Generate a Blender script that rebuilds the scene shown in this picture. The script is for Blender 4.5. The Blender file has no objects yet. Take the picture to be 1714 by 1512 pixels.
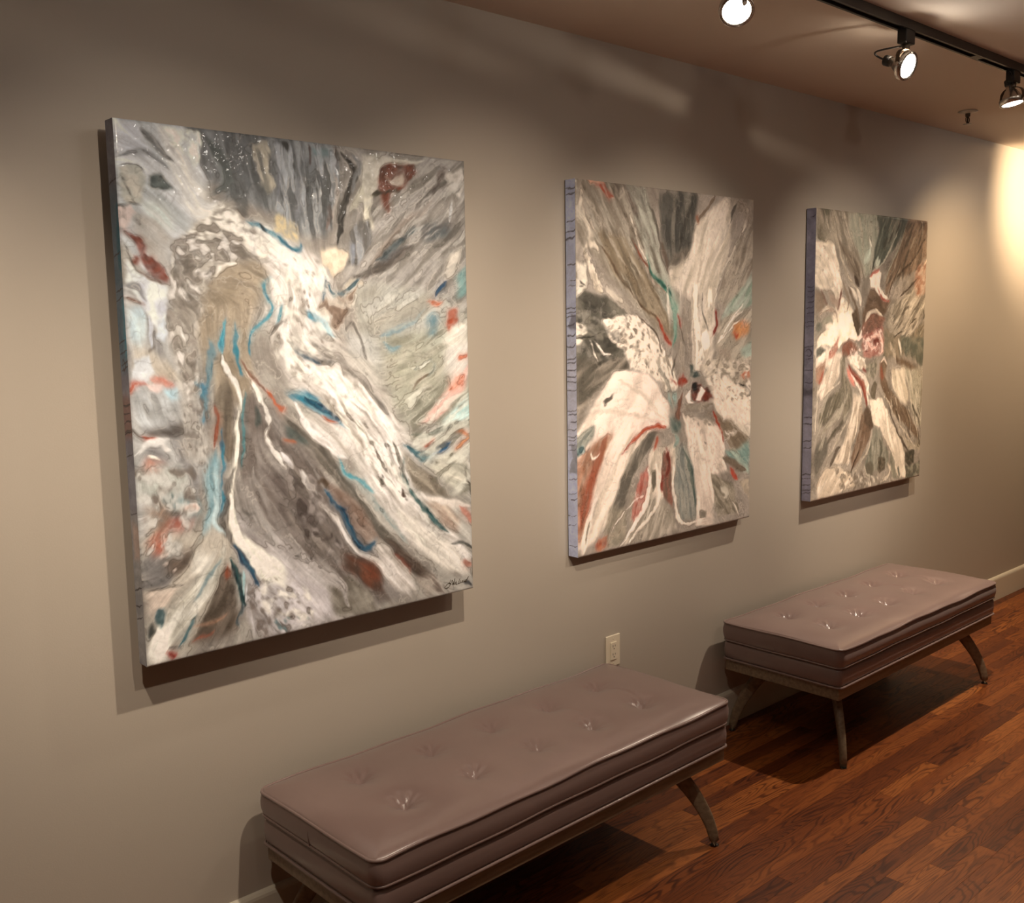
import bpy, bmesh, math, random
import numpy as np
from mathutils import Vector, Matrix

random.seed(7)
scene = bpy.context.scene
C = scene.collection

# ------------------------------------------------------------------ camera
YAW, PITCH, ROLL, FPX = math.radians(42.3), math.radians(7.165), math.radians(-0.937), 1690.0
CAM = Vector((0.0, -2.41, 1.675))
fw = Vector((math.sin(YAW)*math.cos(PITCH), math.cos(YAW)*math.cos(PITCH), -math.sin(PITCH)))
rt = Vector((math.cos(YAW), -math.sin(YAW), 0))
up = rt.cross(fw)
r2 = rt*math.cos(ROLL) + up*math.sin(ROLL)
u2 = up*math.cos(ROLL) - rt*math.sin(ROLL)
cam = bpy.data.cameras.new('camera')
cam.sensor_fit = 'HORIZONTAL'; cam.sensor_width = 36.0
cam.lens = 36.0*FPX/1714.0
cam.clip_start = 0.02
co = bpy.data.objects.new('camera', cam); C.objects.link(co)
co.matrix_world = Matrix(((r2.x, u2.x, -fw.x, CAM.x), (r2.y, u2.y, -fw.y, CAM.y), (r2.z, u2.z, -fw.z, CAM.z), (0, 0, 0, 1)))
scene.camera = co

# ------------------------------------------------------------------ world, exposure
w = bpy.data.worlds.new('world'); scene.world = w; w.use_nodes = True
w.node_tree.nodes['Background'].inputs[0].default_value = (1.0, 0.85, 0.7, 1)
w.node_tree.nodes['Background'].inputs[1].default_value = 0.01
scene.view_settings.view_transform = 'Standard'
scene.view_settings.look = 'None'
scene.view_settings.gamma = 1.0
scene.view_settings.use_curve_mapping = False
scene.view_settings.exposure = 0.22

# lamp table: x on the rail, direction of the beam, watts, cone degrees, blend
LAMP_COL = (1.0, 0.83, 0.65)
LAMPS = [   # rail beside the wall, y = -0.775
    # (x, point aimed at, watts, cone degrees, blend, spill watts, yoke heading, label)
    (2.306, (1.60, -1.40, 1.50), 36, 130, 1.0, 2.0, (0.87, -0.49), 'bright track spotlight at the top edge, leftmost of the three in view'),
    (3.23, (3.10, -2.60, 1.70), 34, 92, 1.0, 2.0, None, 'bright track spotlight turned sideways, middle of the three in view'),
    (4.075, (4.08, -0.95, 1.60), 165, 118, 1.0, 2.0, (0.965, -0.26), 'bright track spotlight aimed down, rightmost of the three in view'),
    (5.00, (5.70, 0.0, 0.95), 60, 120, 1.0, 1.0, None, 'track spotlight past the right edge, next along the rail'),
    (6.12, (6.27, 0.0, 2.36), 95, 84, 1.0, 0.6, None, 'track spotlight past the right edge throwing a hot spot high on the wall'),
    (7.00, (6.60, 0.0, 1.50), 75, 100, 1.0, 0.6, None, 'added out-of-view spotlight at the far end of the rail, warming the wall'),  # extra unseen lamp, added to strengthen the warm gradient towards the right
]
LAMPS2 = [  # short rail overhead near the viewer, y = -1.3
    (0.35, (0.10, 0.0, 0.95), 74, 84, 1.0, 5.0, None, 'overhead track spotlight aimed at the bare wall left of the paintings'),
    (1.40, (1.60, 0.0, 0.80), 80, 84, 1.0, 5.0, None, 'overhead track spotlight aimed at the large painting'),
]
LAMPS3 = [  # rail across the room, y = -1.95
    (0.80, (1.10, 0.0, 1.50), 60, 48, 1.0, 5.0, None, 'track spotlight on the room-side rail aimed at the large painting'),
    (2.00, (2.10, 0.0, 1.45), 95, 52, 1.0, 5.0, None, 'track spotlight on the room-side rail aimed between the first two paintings'),
    (2.85, (2.95, 0.0, 1.50), 95, 48, 1.0, 5.0, None, 'track spotlight on the room-side rail aimed at the middle painting'),
    (3.75, (4.25, 0.0, 1.50), 100, 48, 1.0, 5.0, None, 'track spotlight on the room-side rail aimed at the far painting'),
]
RAIL_Y, RAIL2_Y, RAIL3_Y, H = -0.775, -1.30, -1.95, 2.62

# ------------------------------------------------------------------ helpers
def new_obj(name, me, mats, parent=None):
    o = bpy.data.objects.new(name, me); C.objects.link(o)
    if not isinstance(mats, (list, tuple)): mats = [mats]
    if not me.materials:
        for m in mats: me.materials.append(m)
    if parent is not None: o.parent = parent
    return o

def bm_obj(name, bm, mats, parent=None, smooth=False):
    me = bpy.data.meshes.new(name); bm.normal_update(); bm.to_mesh(me); bm.free()
    if smooth: me.polygons.foreach_set('use_smooth', [True]*len(me.polygons))
    return new_obj(name, me, mats, parent)

def tag(o, label=None, cat=None, group=None, kind=None):
    if label: o['label'] = label
    if cat: o['category'] = cat
    if group: o['group'] = group
    if kind: o['kind'] = kind
    return o

def empty(name, loc=(0, 0, 0)):
    o = bpy.data.objects.new(name, None); C.objects.link(o); o.location = loc; o.empty_display_size = 0.05
    return o

def add_box(bm, x0, x1, y0, y1, z0, z1, bev=0.0, seg=2, mat=0):
    vs = [bm.verts.new((x, y, z)) for x in (x0, x1) for y in (y0, y1) for z in (z0, z1)]
    fs = [(0, 1, 3, 2), (4, 6, 7, 5), (0, 4, 5, 1), (2, 3, 7, 6), (0, 2, 6, 4), (1, 5, 7, 3)]
    faces = [bm.faces.new([vs[i] for i in f]) for f in fs]
    for f in faces: f.material_index = mat
    if bev > 0:
        es = list({e for f in faces for e in f.edges})
        bmesh.ops.bevel(bm, geom=es, offset=bev, segments=seg, affect='EDGES', profile=0.5)

def frame_of(t):
    t = t.normalized()
    a = Vector((0, 0, 1)) if abs(t.z) < 0.95 else Vector((1, 0, 0))
    u = t.cross(a).normalized(); v = t.cross(u).normalized()
    return u, v

def add_tube(bm, pts, rad, seg=8, closed=False, cap=True):
    pts = [Vector(p) for p in pts]; n = len(pts)
    rads = rad if isinstance(rad, (list, tuple)) else [rad]*n
    rings = []; pu = None
    for i, p in enumerate(pts):
        if closed: t = pts[(i+1) % n]-pts[i-1]
        else: t = pts[min(i+1, n-1)]-pts[max(i-1, 0)]
        t.normalize()
        if pu is None: u, v = frame_of(t)
        else:
            u = (pu - t*pu.dot(t)).normalized(); v = t.cross(u).normalized()
        pu = u
        rings.append([bm.verts.new(p + (u*math.cos(2*math.pi*k/seg)+v*math.sin(2*math.pi*k/seg))*rads[i]) for k in range(seg)])
    m = n if closed else n-1
    for i in range(m):
        a, b = rings[i], rings[(i+1) % n]
        for k in range(seg):
            f = bm.faces.new((a[k], a[(k+1) % seg], b[(k+1) % seg], b[k])); f.smooth = True
    if cap and not closed:
        bm.faces.new(rings[0][::-1]); bm.faces.new(rings[-1])

def add_lathe(bm, prof, seg=24, mtx=None, cap=False):
    """prof: list of (r, z) around local z"""
    rings = []
    for r, z in prof:
        ring = []
        for k in range(seg):
            a = 2*math.pi*k/seg
            p = Vector((r*math.cos(a), r*math.sin(a), z))
            if mtx is not None: p = mtx @ p
            ring.append(bm.verts.new(p))
        rings.append(ring)
    for i in range(len(rings)-1):
        a, b = rings[i], rings[i+1]
        for k in range(seg):
            f = bm.faces.new((a[k], a[(k+1) % seg], b[(k+1) % seg], b[k])); f.smooth = True
    if cap:
        bm.faces.new(rings[0][::-1]); bm.faces.new(rings[-1])

# ------------------------------------------------------------------ materials
def mat(name, col, rough=0.5, metal=0.0, bump=None, coat=0.0, emit=None, estr=0.0, spec=0.5, sheen=0.0):
    m = bpy.data.materials.new(name); m.use_nodes = True
    nt = m.node_tree; b = nt.nodes['Principled BSDF']
    b.inputs['Base Color'].default_value = (*col, 1); b.inputs['Roughness'].default_value = rough
    b.inputs['Metallic'].default_value = metal; b.inputs['Coat Weight'].default_value = coat
    b.inputs['Specular IOR Level'].default_value = spec
    b.inputs['Sheen Weight'].default_value = sheen
    if emit:
        b.inputs['Emission Color'].default_value = (*emit, 1); b.inputs['Emission Strength'].default_value = estr
    if bump:
        sc, st, di = bump
        tc = nt.nodes.new('ShaderNodeNewGeometry')
        n = nt.nodes.new('ShaderNodeTexNoise'); n.inputs['Scale'].default_value = sc; n.inputs['Detail'].default_value = 3
        bp = nt.nodes.new('ShaderNodeBump'); bp.inputs['Strength'].default_value = st; bp.inputs['Distance'].default_value = di
        nt.links.new(tc.outputs['Position'], n.inputs['Vector']); nt.links.new(n.outputs['Fac'], bp.inputs['Height'])
        nt.links.new(bp.outputs['Normal'], b.inputs['Normal'])
    return m

def mottle(m, c1, c2, scale, detail=3, stretch=(1, 1, 1), coord='Object'):
    """two-tone procedural colour on an existing material"""
    nt = m.node_tree; b = nt.nodes['Principled BSDF']
    tc = nt.nodes.new('ShaderNodeTexCoord'); mp = nt.nodes.new('ShaderNodeMapping'); mp.inputs['Scale'].default_value = stretch
    n = nt.nodes.new('ShaderNodeTexNoise'); n.inputs['Scale'].default_value = scale; n.inputs['Detail'].default_value = detail
    r = nt.nodes.new('ShaderNodeValToRGB')
    r.color_ramp.elements[0].position = 0.3; r.color_ramp.elements[1].position = 0.7
    r.color_ramp.elements[0].color = (*c1, 1); r.color_ramp.elements[1].color = (*c2, 1)
    nt.links.new(tc.outputs[coord], mp.inputs[0]); nt.links.new(mp.outputs[0], n.inputs['Vector'])
    nt.links.new(n.outputs['Fac'], r.inputs[0]); nt.links.new(r.outputs[0], b.inputs['Base Color'])
    return m

M = {}
M['wall'] = mottle(mat('wall_paint', (0.45, 0.40, 0.34), 0.42, bump=(260, 0.10, 0.002), spec=0.35), (0.442, 0.394, 0.334), (0.46, 0.41, 0.35), 1.4)
M['ceil'] = mottle(mat('ceiling_paint', (0.76, 0.67, 0.57), 0.8, bump=(200, 0.08, 0.002), spec=0.2), (0.75, 0.66, 0.56), (0.77, 0.68, 0.58), 1.1)
M['trim'] = mottle(mat('trim_paint', (0.62, 0.57, 0.47), 0.35, spec=0.4), (0.61, 0.56, 0.46), (0.64, 0.59, 0.49), 3)
M['vinyl'] = mottle(mat('mauve_vinyl', (0.20, 0.135, 0.12), 0.24, bump=(420, 0.12, 0.0012), sheen=0.15, spec=0.6), (0.19, 0.128, 0.115), (0.21, 0.142, 0.128), 6)
M['vinyl_dark'] = mottle(mat('seam_vinyl', (0.16, 0.11, 0.09), 0.45), (0.14, 0.095, 0.08), (0.18, 0.125, 0.1), 9)
M['wood'] = mottle(mat('grey_brown_wood', (0.20, 0.145, 0.09), 0.4, spec=0.4), (0.15, 0.105, 0.065), (0.25, 0.185, 0.12), 9, 5, (1, 9, 9))
M['black'] = mottle(mat('black_plastic', (0.012, 0.010, 0.009), 0.45), (0.010, 0.009, 0.008), (0.016, 0.014, 0.012), 20)
M['track'] = mottle(mat('track_metal', (0.05, 0.042, 0.034), 0.45, metal=0.3), (0.045, 0.038, 0.031), (0.056, 0.047, 0.038), 12)
M['bronze'] = mottle(mat('bracket_metal', (0.10, 0.075, 0.055), 0.4, metal=0.7), (0.09, 0.07, 0.05), (0.12, 0.09, 0.066), 30)
M['chrome'] = mottle(mat('brushed_ring', (0.62, 0.58, 0.52), 0.25, metal=0.9), (0.60, 0.56, 0.50), (0.66, 0.62, 0.56), 30)
M['lens'] = mat('lamp_lens', (1, 1, 1), 0.3, emit=(1.0, 0.93, 0.84), estr=60.0)
M['plate'] = mottle(mat('almond_plastic', (0.72, 0.64, 0.50), 0.35), (0.71, 0.63, 0.49), (0.74, 0.66, 0.52), 15)
M['slot'] = mottle(mat('outlet_slot', (0.02, 0.015, 0.01), 0.6), (0.015, 0.012, 0.01), (0.025, 0.02, 0.014), 40)
M['stretcher'] = mottle(mat('stretcher_pine', (0.4, 0.3, 0.18), 0.6), (0.36, 0.27, 0.16), (0.44, 0.33, 0.2), 12, 4, (1, 8, 1))
M['ink'] = mottle(mat('signature_ink', (0.06, 0.045, 0.025), 0.4), (0.05, 0.038, 0.02), (0.075, 0.058, 0.03), 60)

def plank_material():
    m = bpy.data.materials.new('red_oak_plank'); m.use_nodes = True
    nt = m.node_tree; N = nt.nodes.new; L = nt.links.new; b = nt.nodes['Principled BSDF']
    geo = N('ShaderNodeNewGeometry'); at = N('ShaderNodeAttribute'); at.attribute_name = 'rnd'
    sep = N('ShaderNodeSeparateColor'); L(at.outputs['Color'], sep.inputs[0])
    sc = N('ShaderNodeVectorMath'); sc.operation = 'SCALE'; sc.inputs['Scale'].default_value = 40.0
    L(at.outputs['Color'], sc.inputs[0])
    ad = N('ShaderNodeVectorMath'); ad.operation = 'ADD'
    L(geo.outputs['Position'], ad.inputs[0]); L(sc.outputs[0], ad.inputs[1])
    mp = N('ShaderNodeMapping'); mp.inputs['Scale'].default_value = (1.6, 26.0, 1.0); L(ad.outputs[0], mp.inputs[0])
    # cathedral grain: rings of a noise stretched along the board
    mp2 = N('ShaderNodeMapping'); mp2.inputs['Scale'].default_value = (2.2, 13.0, 0.6); L(ad.outputs[0], mp2.inputs[0])
    n1 = N('ShaderNodeTexNoise'); n1.inputs['Scale'].default_value = 1.0; n1.inputs['Detail'].default_value = 1.5; L(mp2.outputs[0], n1.inputs['Vector'])
    mul = N('ShaderNodeMath'); mul.operation = 'MULTIPLY'; mul.inputs[1].default_value = 105.0; L(n1.outputs['Fac'], mul.inputs[0])
    sn = N('ShaderNodeMath'); sn.operation = 'SINE'; L(mul.outputs[0], sn.inputs[0])
    gr = N('ShaderNodeMapRange'); gr.inputs['From Min'].default_value = 0.1; gr.inputs['From Max'].default_value = 1.0
    gr.inputs['To Min'].default_value = 0.0; gr.inputs['To Max'].default_value = 1.0; L(sn.outputs[0], gr.inputs['Value'])
    # fine pores
    mp3 = N('ShaderNodeMapping'); mp3.inputs['Scale'].default_value = (14.0, 420.0, 1.0); L(ad.outputs[0], mp3.inputs[0])
    n3 = N('ShaderNodeTexNoise'); n3.inputs['Scale'].default_value = 1.0; n3.inputs['Detail'].default_value = 2; L(mp3.outputs[0], n3.inputs['Vector'])
    n2 = N('ShaderNodeTexNoise'); n2.inputs['Scale'].default_value = 1.0; n2.inputs['Detail'].default_value = 4; L(mp.outputs[0], n2.inputs['Vector'])
    base = N('ShaderNodeValToRGB'); e = base.color_ramp.elements
    e[0].position = 0.0; e[0].color = (0.075, 0.018, 0.006, 1); e[1].position = 1.0; e[1].color = (0.36, 0.120, 0.028, 1)
    k = e.new(0.5); k.color = (0.185, 0.050, 0.011, 1)
    mixv = N('ShaderNodeMath'); mixv.operation = 'MULTIPLY_ADD'; mixv.inputs[1].default_value = 0.5
    L(n2.outputs['Fac'], mixv.inputs[0])
    rs = N('ShaderNodeMath'); rs.operation = 'MULTIPLY_ADD'; rs.inputs[1].default_value = 0.72; rs.inputs[2].default_value = -0.10; L(sep.outputs[0], rs.inputs[0])
    L(rs.outputs[0], mixv.inputs[2]); L(mixv.outputs[0], base.inputs[0])
    dark = N('ShaderNodeMix'); dark.data_type = 'RGBA'; dark.blend_type = 'MULTIPLY'
    dm = N('ShaderNodeMath'); dm.operation = 'MULTIPLY'; L(gr.outputs[0], dm.inputs[0]); 
    n4 = N('ShaderNodeTexNoise'); n4.inputs['Scale'].default_value = 2.2; L(ad.outputs[0], n4.inputs['Vector'])
    mr4 = N('ShaderNodeMapRange'); mr4.inputs['From Min'].default_value = 0.35; mr4.inputs['From Max'].default_value = 0.65; mr4.inputs['To Min'].default_value = 0.25; mr4.inputs['To Max'].default_value = 1.0
    L(n4.outputs['Fac'], mr4.inputs['Value']); L(mr4.outputs[0], dm.inputs[1])
    L(dm.outputs[0], dark.inputs['Factor']); L(base.outputs[0], dark.inputs['A']); dark.inputs['B'].default_value = (0.34, 0.27, 0.24, 1)
    d2 = N('ShaderNodeMix'); d2.data_type = 'RGBA'; d2.blend_type = 'MULTIPLY'
    pr = N('ShaderNodeMapRange'); pr.inputs['From Min'].default_value = 0.52; pr.inputs['From Max'].default_value = 0.72; pr.inputs['To Max'].default_value = 1.0
    L(n3.outputs['Fac'], pr.inputs['Value']); L(pr.outputs[0], d2.inputs['Factor']); L(dark.outputs['Result'], d2.inputs['A']); d2.inputs['B'].default_value = (0.45, 0.4, 0.38, 1)
    L(d2.outputs['Result'], b.inputs['Base Color'])
    b.inputs['Roughness'].default_value = 0.40; b.inputs['Specular IOR Level'].default_value = 0.28
    b.inputs['Coat Weight'].default_value = 0.06; b.inputs['Coat Roughness'].default_value = 0.25
    bp = N('ShaderNodeBump'); bp.inputs['Strength'].default_value = 0.25; bp.inputs['Distance'].default_value = 0.0015
    L(n2.outputs['Fac'], bp.inputs['Height']); L(bp.outputs['Normal'], b.inputs['Normal'])
    return m
M['plank'] = plank_material()

def paint_material(name, rough=0.22, coat=0.38):
    m = bpy.data.materials.new(name); m.use_nodes = True
    nt = m.node_tree; N = nt.nodes.new; L = nt.links.new; b = nt.nodes['Principled BSDF']
    at = N('ShaderNodeAttribute'); at.attribute_name = 'paint'
    tc = N('ShaderNodeTexCoord')
    n = N('ShaderNodeTexNoise'); n.inputs['Scale'].default_value = 55; n.inputs['Detail'].default_value = 4; n.inputs['Distortion'].default_value = 1.2
    L(tc.outputs['Object'], n.inputs['Vector'])
    hs = N('ShaderNodeHueSaturation'); L(at.outputs['Color'], hs.inputs['Color'])
    mr = N('ShaderNodeMapRange'); mr.inputs['From Min'].default_value = 0.25; mr.inputs['From Max'].default_value = 0.75; mr.inputs['To Min'].default_value = 0.86; mr.inputs['To Max'].default_value = 1.12
    L(n.outputs['Fac'], mr.inputs['Value']); L(mr.outputs[0], hs.inputs['Value'])
    L(hs.outputs[0], b.inputs['Base Color'])
    b.inputs['Roughness'].default_value = rough + 0.3
    b.inputs['Coat Weight'].default_value = coat; b.inputs['Coat Roughness'].default_value = 0.06
    n2 = N('ShaderNodeTexNoise'); n2.inputs['Scale'].default_value = 38; n2.inputs['Detail'].default_value = 3; n2.inputs['Distortion'].default_value = 1.0
    L(tc.outputs['Object'], n2.inputs['Vector'])
    bp = N('ShaderNodeBump'); bp.inputs['Strength'].default_value = 0.18; bp.inputs['Distance'].default_value = 0.004
    L(n2.outputs['Fac'], bp.inputs['Height']); L(bp.outputs['Normal'], b.inputs['Normal'])
    L(bp.outputs['Normal'], b.inputs['Coat Normal'])
    return m
M['paint'] = paint_material('poured_acrylic')
M['paint_dull'] = paint_material('poured_acrylic_side', 0.35, 0.2)

# ------------------------------------------------------------------ room shell
X0, X1, Y1 = -2.2, 9.0, -5.2
def slab(name, x0, x1, y0, y1, z0, z1, m, kind='structure', bev=0.0):
    bm = bmesh.new(); add_box(bm, x0, x1, y0, y1, z0, z1, bev)
    return tag(bm_obj(name, bm, m), kind=kind)
slab('wall_back', X0, X1, 0.0, 0.12, 0, H, M['wall'])
slab('wall_front', X0, X1, Y1-0.12, Y1, 0, H, M['wall'])
slab('wall_left', X0-0.12, X0, Y1-0.12, 0.12, 0, H, M['wall'])
slab('wall_right', X1, X1+0.12, Y1-0.12, 0.12, 0, H, M['wall'])
slab('ceiling', X0-0.12, X1+0.12, Y1-0.12, 0.12, H, H+0.1, M['ceil'])
floor = slab('floor', X0-0.12, X1+0.12, Y1-0.12, 0.12, -0.12, -0.0185, M['slot'])

# baseboard along the painting wall: flat board with eased top, thin shoe line
bm = bmesh.new()
prof = [(-0.0002, 0.0), (-0.016, 0.0), (-0.016, 0.125), (-0.014, 0.133), (-0.009, 0.139), (-0.0002, 0.142)]
va = [bm.verts.new((X0, y, z)) for y, z in prof]; vb = [bm.verts.new((X1, y, z)) for y, z in prof]
for i in range(len(prof)):
    j = (i+1) % len(prof); bm.faces.new((va[i], va[j], vb[j], vb[i]))
bm.faces.new(va[::-1]); bm.faces.new(vb)
bmesh.ops.recalc_face_normals(bm, faces=bm.faces)
tag(bm_obj('baseboard_back', bm, M['trim']), kind='structure')

# ------------------------------------------------------------------ floor planks
PW = 0.0575
def in_view(p, mar=0.06):
    d = Vector(p)-CAM; z = d.dot(fw)
    if z < 0.2: return False
    px = 0.5 + FPX*d.dot(r2)/z/1714; py = 0.5 - FPX*d.dot(u2)/z/1512
    return -mar < px < 1+mar and -mar < py < 1+mar
def plank_verts(x0, x1, y0, y1):
    g, b = 0.00012, 0.0003
    x0 += g; x1 -= g; y0 += g; y1 -= g
    v = [(x0, y0, -0.018), (x1, y0, -0.018), (x1, y1, -0.018), (x0, y1, -0.018),
         (x0, y0, -b), (x1, y0, -b), (x1, y1, -b), (x0, y1, -b),
         (x0+b, y0+b, 0), (x1-b, y0+b, 0), (x1-b, y1-b, 0), (x0+b, y1-b, 0)]
    f = [(0, 1, 5, 4), (1, 2, 6, 5), (2, 3, 7, 6), (3, 0, 4, 7), (4, 5, 9, 8), (5, 6, 10, 9), (6, 7, 11, 10), (7, 4, 8, 11), (8, 9, 10, 11)]
    return v, f
rng = random.Random(21)
restv, restf, restc = [], [], []
nplank = 0
row = 0; y = -0.0005
while y > Y1:
    x = X0 - rng.random()*0.8
    while x < X1:
        ln = rng.choice([0.35, 0.5, 0.62, 0.75, 0.9, 1.1, 1.3])*rng.uniform(0.9, 1.1)
        xa, xb = max(x, X0), min(x+ln, X1)
        ya, yb = max(y-PW, Y1), y
        if xb-xa > 0.01 and yb-ya > 0.004:
            v, f = plank_verts(xa, xb, ya, yb)
            c = (rng.random(), rng.random(), rng.random())
            vis = any(in_view((xa+(xb-xa)*t, (ya+yb)/2, 0)) for t in (0, .25, .5, .75, 1)) and xa < 6.6
            if vis and nplank < 298:
                me = bpy.data.meshes.new('plank'); me.from_pydata(v, [], f); me.update()
                at = me.color_attributes.new('rnd', 'FLOAT_COLOR', 'POINT')
                at.data.foreach_set('color', list((*c, 1.0))*len(v))
                new_obj('plank', me, M['plank'], floor); nplank += 1
            else:
                o = len(restv); restv += v; restf += [tuple(i+o for i in q) for q in f]; restc += [(*c, 1.0)]*len(v)
        x += ln
    y -= PW
me = bpy.data.meshes.new('plank_field'); me.from_pydata(restv, [], restf); me.update()
at = me.color_attributes.new('rnd', 'FLOAT_COLOR', 'POINT'); at.data.foreach_set('color', [k for c in restc for k in c])
tag(new_obj('plank_field', me, M['plank'], floor), kind='stuff')
print('planks', nplank)

# ------------------------------------------------------------------ benches
BL, BW = 1.385, 0.525       # cushion size
Z_APR, Z_BOX, Z_CUS, Z_TOP = 0.272, 0.322, 0.398, 0.466
def outline(L, W, r, n=10, wav=0.0, seed=0):
    pts = []
    for (cx, cy, a0) in ((L/2-r, W/2-r, 0), (-L/2+r, W/2-r, 90), (-L/2+r, -W/2+r, 180), (L/2-r, -W/2+r, 270)):
        for k in range(n+1):
            a = math.radians(a0+90*k/n); pts.append((cx+r*math.cos(a), cy+r*math.sin(a)))
    # densify the straight runs
    out = []
    for i in range(len(pts)):
        p, q = pts[i], pts[(i+1) % len(pts)]
        d = math.hypot(q[0]-p[0], q[1]-p[1]); m = max(1, int(d/0.03))
        for k in range(m): out.append((p[0]+(q[0]-p[0])*k/m, p[1]+(q[1]-p[1])*k/m))
    return out

def edge_wave(x, y, ph):
    return 0.0022*math.sin(x*9+ph)+0.0016*math.sin(x*21+2*ph)+0.0012*math.sin(y*17+ph)

BTN = [(-0.475+0.2325*i, s) for s in (0.095, -0.095) for i in range(5)]
def cushion_mesh(ph):
    nx, ny = 230, 92
    r = 0.03
    L, W = BL, BW
    rs = np.random.RandomState(int(ph*10)+3)
    V = []; F = []
    def mapxy(a, b):
        x, y = a*L/2, b*W/2
        px, py = abs(x)-(L/2-r), abs(y)-(W/2-r)
        if px > 0 and py > 0:
            m = max(px, py); l = math.hypot(px, py)
            px *= m/l; py *= m/l
            x = math.copysign(L/2-r+px, x); y = math.copysign(W/2-r+py, y)
        return x, y
    bt = [(bx+rs.uniform(-.006, .006), by+rs.uniform(-.006, .006), rs.uniform(0.75, 1.25), rs.uniform(0, 6.28), rs.uniform(-0.3, 0.3)) for bx, by in BTN]
    for j in range(ny+1):
        for i in range(nx+1):
            a, b = -1+2*i/nx, -1+2*j/ny
            x, y = mapxy(a, b)
            ed = min(L/2-abs(x), W/2-abs(y))
            z = Z_TOP + edge_wave(x, y, ph)*max(0, 1-ed/0.06)
            z += 0.018*(1-math.exp(-ed/0.030)) + 0.006*(1-(y/(W/2))**2)
            for bx, by, s, p0, sk in bt:
                dx, dy = x-bx, y-by; d = math.hypot(dx, dy)
                if d < 0.14:
                    th = math.atan2(dy, dx)
                    dep = 0.022*s*math.exp(-(d/0.017)) + 0.012*s*math.exp(-(d/0.048)**2)
                    # folds radiating toward the wall side
                    fold = 0.0050*s*math.cos(9*th+p0)*math.exp(-((d-0.024)/0.022)**2)*(0.30+0.70*max(0, math.sin(th+sk)))
                    z += fold-dep
            # long creases joining neighbouring buttons
            for k in range(5):
                q0, q1 = bt[k], bt[k+5]
                if k in (3, 4):
                    t = (y-q1[1])/(q0[1]-q1[1])
                    if 0 < t < 1:
                        xc = q1[0]+(q0[0]-q1[0])*t + 0.035*math.sin(math.pi*t)
                        z -= 0.0035*math.exp(-((x-xc)/0.007)**2)*math.sin(math.pi*t)**0.5
            V.append((x, y, z))
    idx = lambda i, j: j*(nx+1)+i
    for j in range(ny):
        for i in range(nx): F.append((idx(i, j), idx(i+1, j), idx(i+1, j+1), idx(i, j+1)))
    # side wall from the border loop
    loop = [idx(i, 0) for i in range(nx)]+[idx(nx, j) for j in range(ny)]+[idx(i, ny) for i in range(nx, 0, -1)]+[idx(0, j) for j in range(ny, 0, -1)]
    prev = loop
    K = 7
    for k in range(1, K+1):
        t = k/K; cur = []
        for li in loop:
            x, y, z = V[li]
            d = math.hypot(x, y)
            bul = 0.0055*math.sin(math.pi*t)
            sx = math.copysign(1, x)*bul if abs(x) > L/2-r else 0
            sy = math.copysign(1, y)*bul if abs(y) > W/2-r else 0
            V.append((x+sx, y+sy, z+(Z_CUS+0.003+0.6*edge_wave(x, y, ph+1.7)-z)*t)); cur.append(len(V)-1)
        n = len(loop)
        for a in range(n):
            b = (a+1) % n; F.append((prev[a], cur[a], cur[b], prev[b]))
        prev = cur
    F.append(tuple(prev[::-1]))
    me = bpy.data.meshes.new('seat_cushion'); me.from_pydata(V, [], F); me.update()
    me.polygons.foreach_set('use_smooth', [True]*(len(F)-1)+[False])
    return me, bt

def box_cushion_mesh():
    L, W, r = BL-0.012, BW-0.012, 0.022
    pts = outline(L, W, r); V = []; F = []
    prof = [(0.012, Z_CUS+0.002), (0.002, Z_CUS-0.004), (-0.003, Z_CUS-0.014), (-0.005, (Z_BOX+Z_CUS)/2), (-0.003, Z_BOX+0.012), (0.002, Z_BOX+0.002), (0.006, Z_BOX)]
    n = len(pts)
    for ins, z in prof:
        for x, y in pts:
            fx = (L/2-ins)/(L/2); fy = (W/2-ins)/(W/2); V.append((x*fx, y*fy, z))
    for k in range(len(prof)-1):
        for a in range(n):
            b = (a+1) % n; F.append((k*n+a, (k+1)*n+a, (k+1)*n+b, k*n+b))
    F.append(tuple(range(n))[::1]); F.append(tuple(range((len(prof)-1)*n, len(prof)*n))[::-1])
    me = bpy.data.meshes.new('seat_box'); me.from_pydata(V, [], F); me.update()
    me.polygons.foreach_set('use_smooth', [True]*(len(F)-2)+[False, False])
    return me

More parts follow.
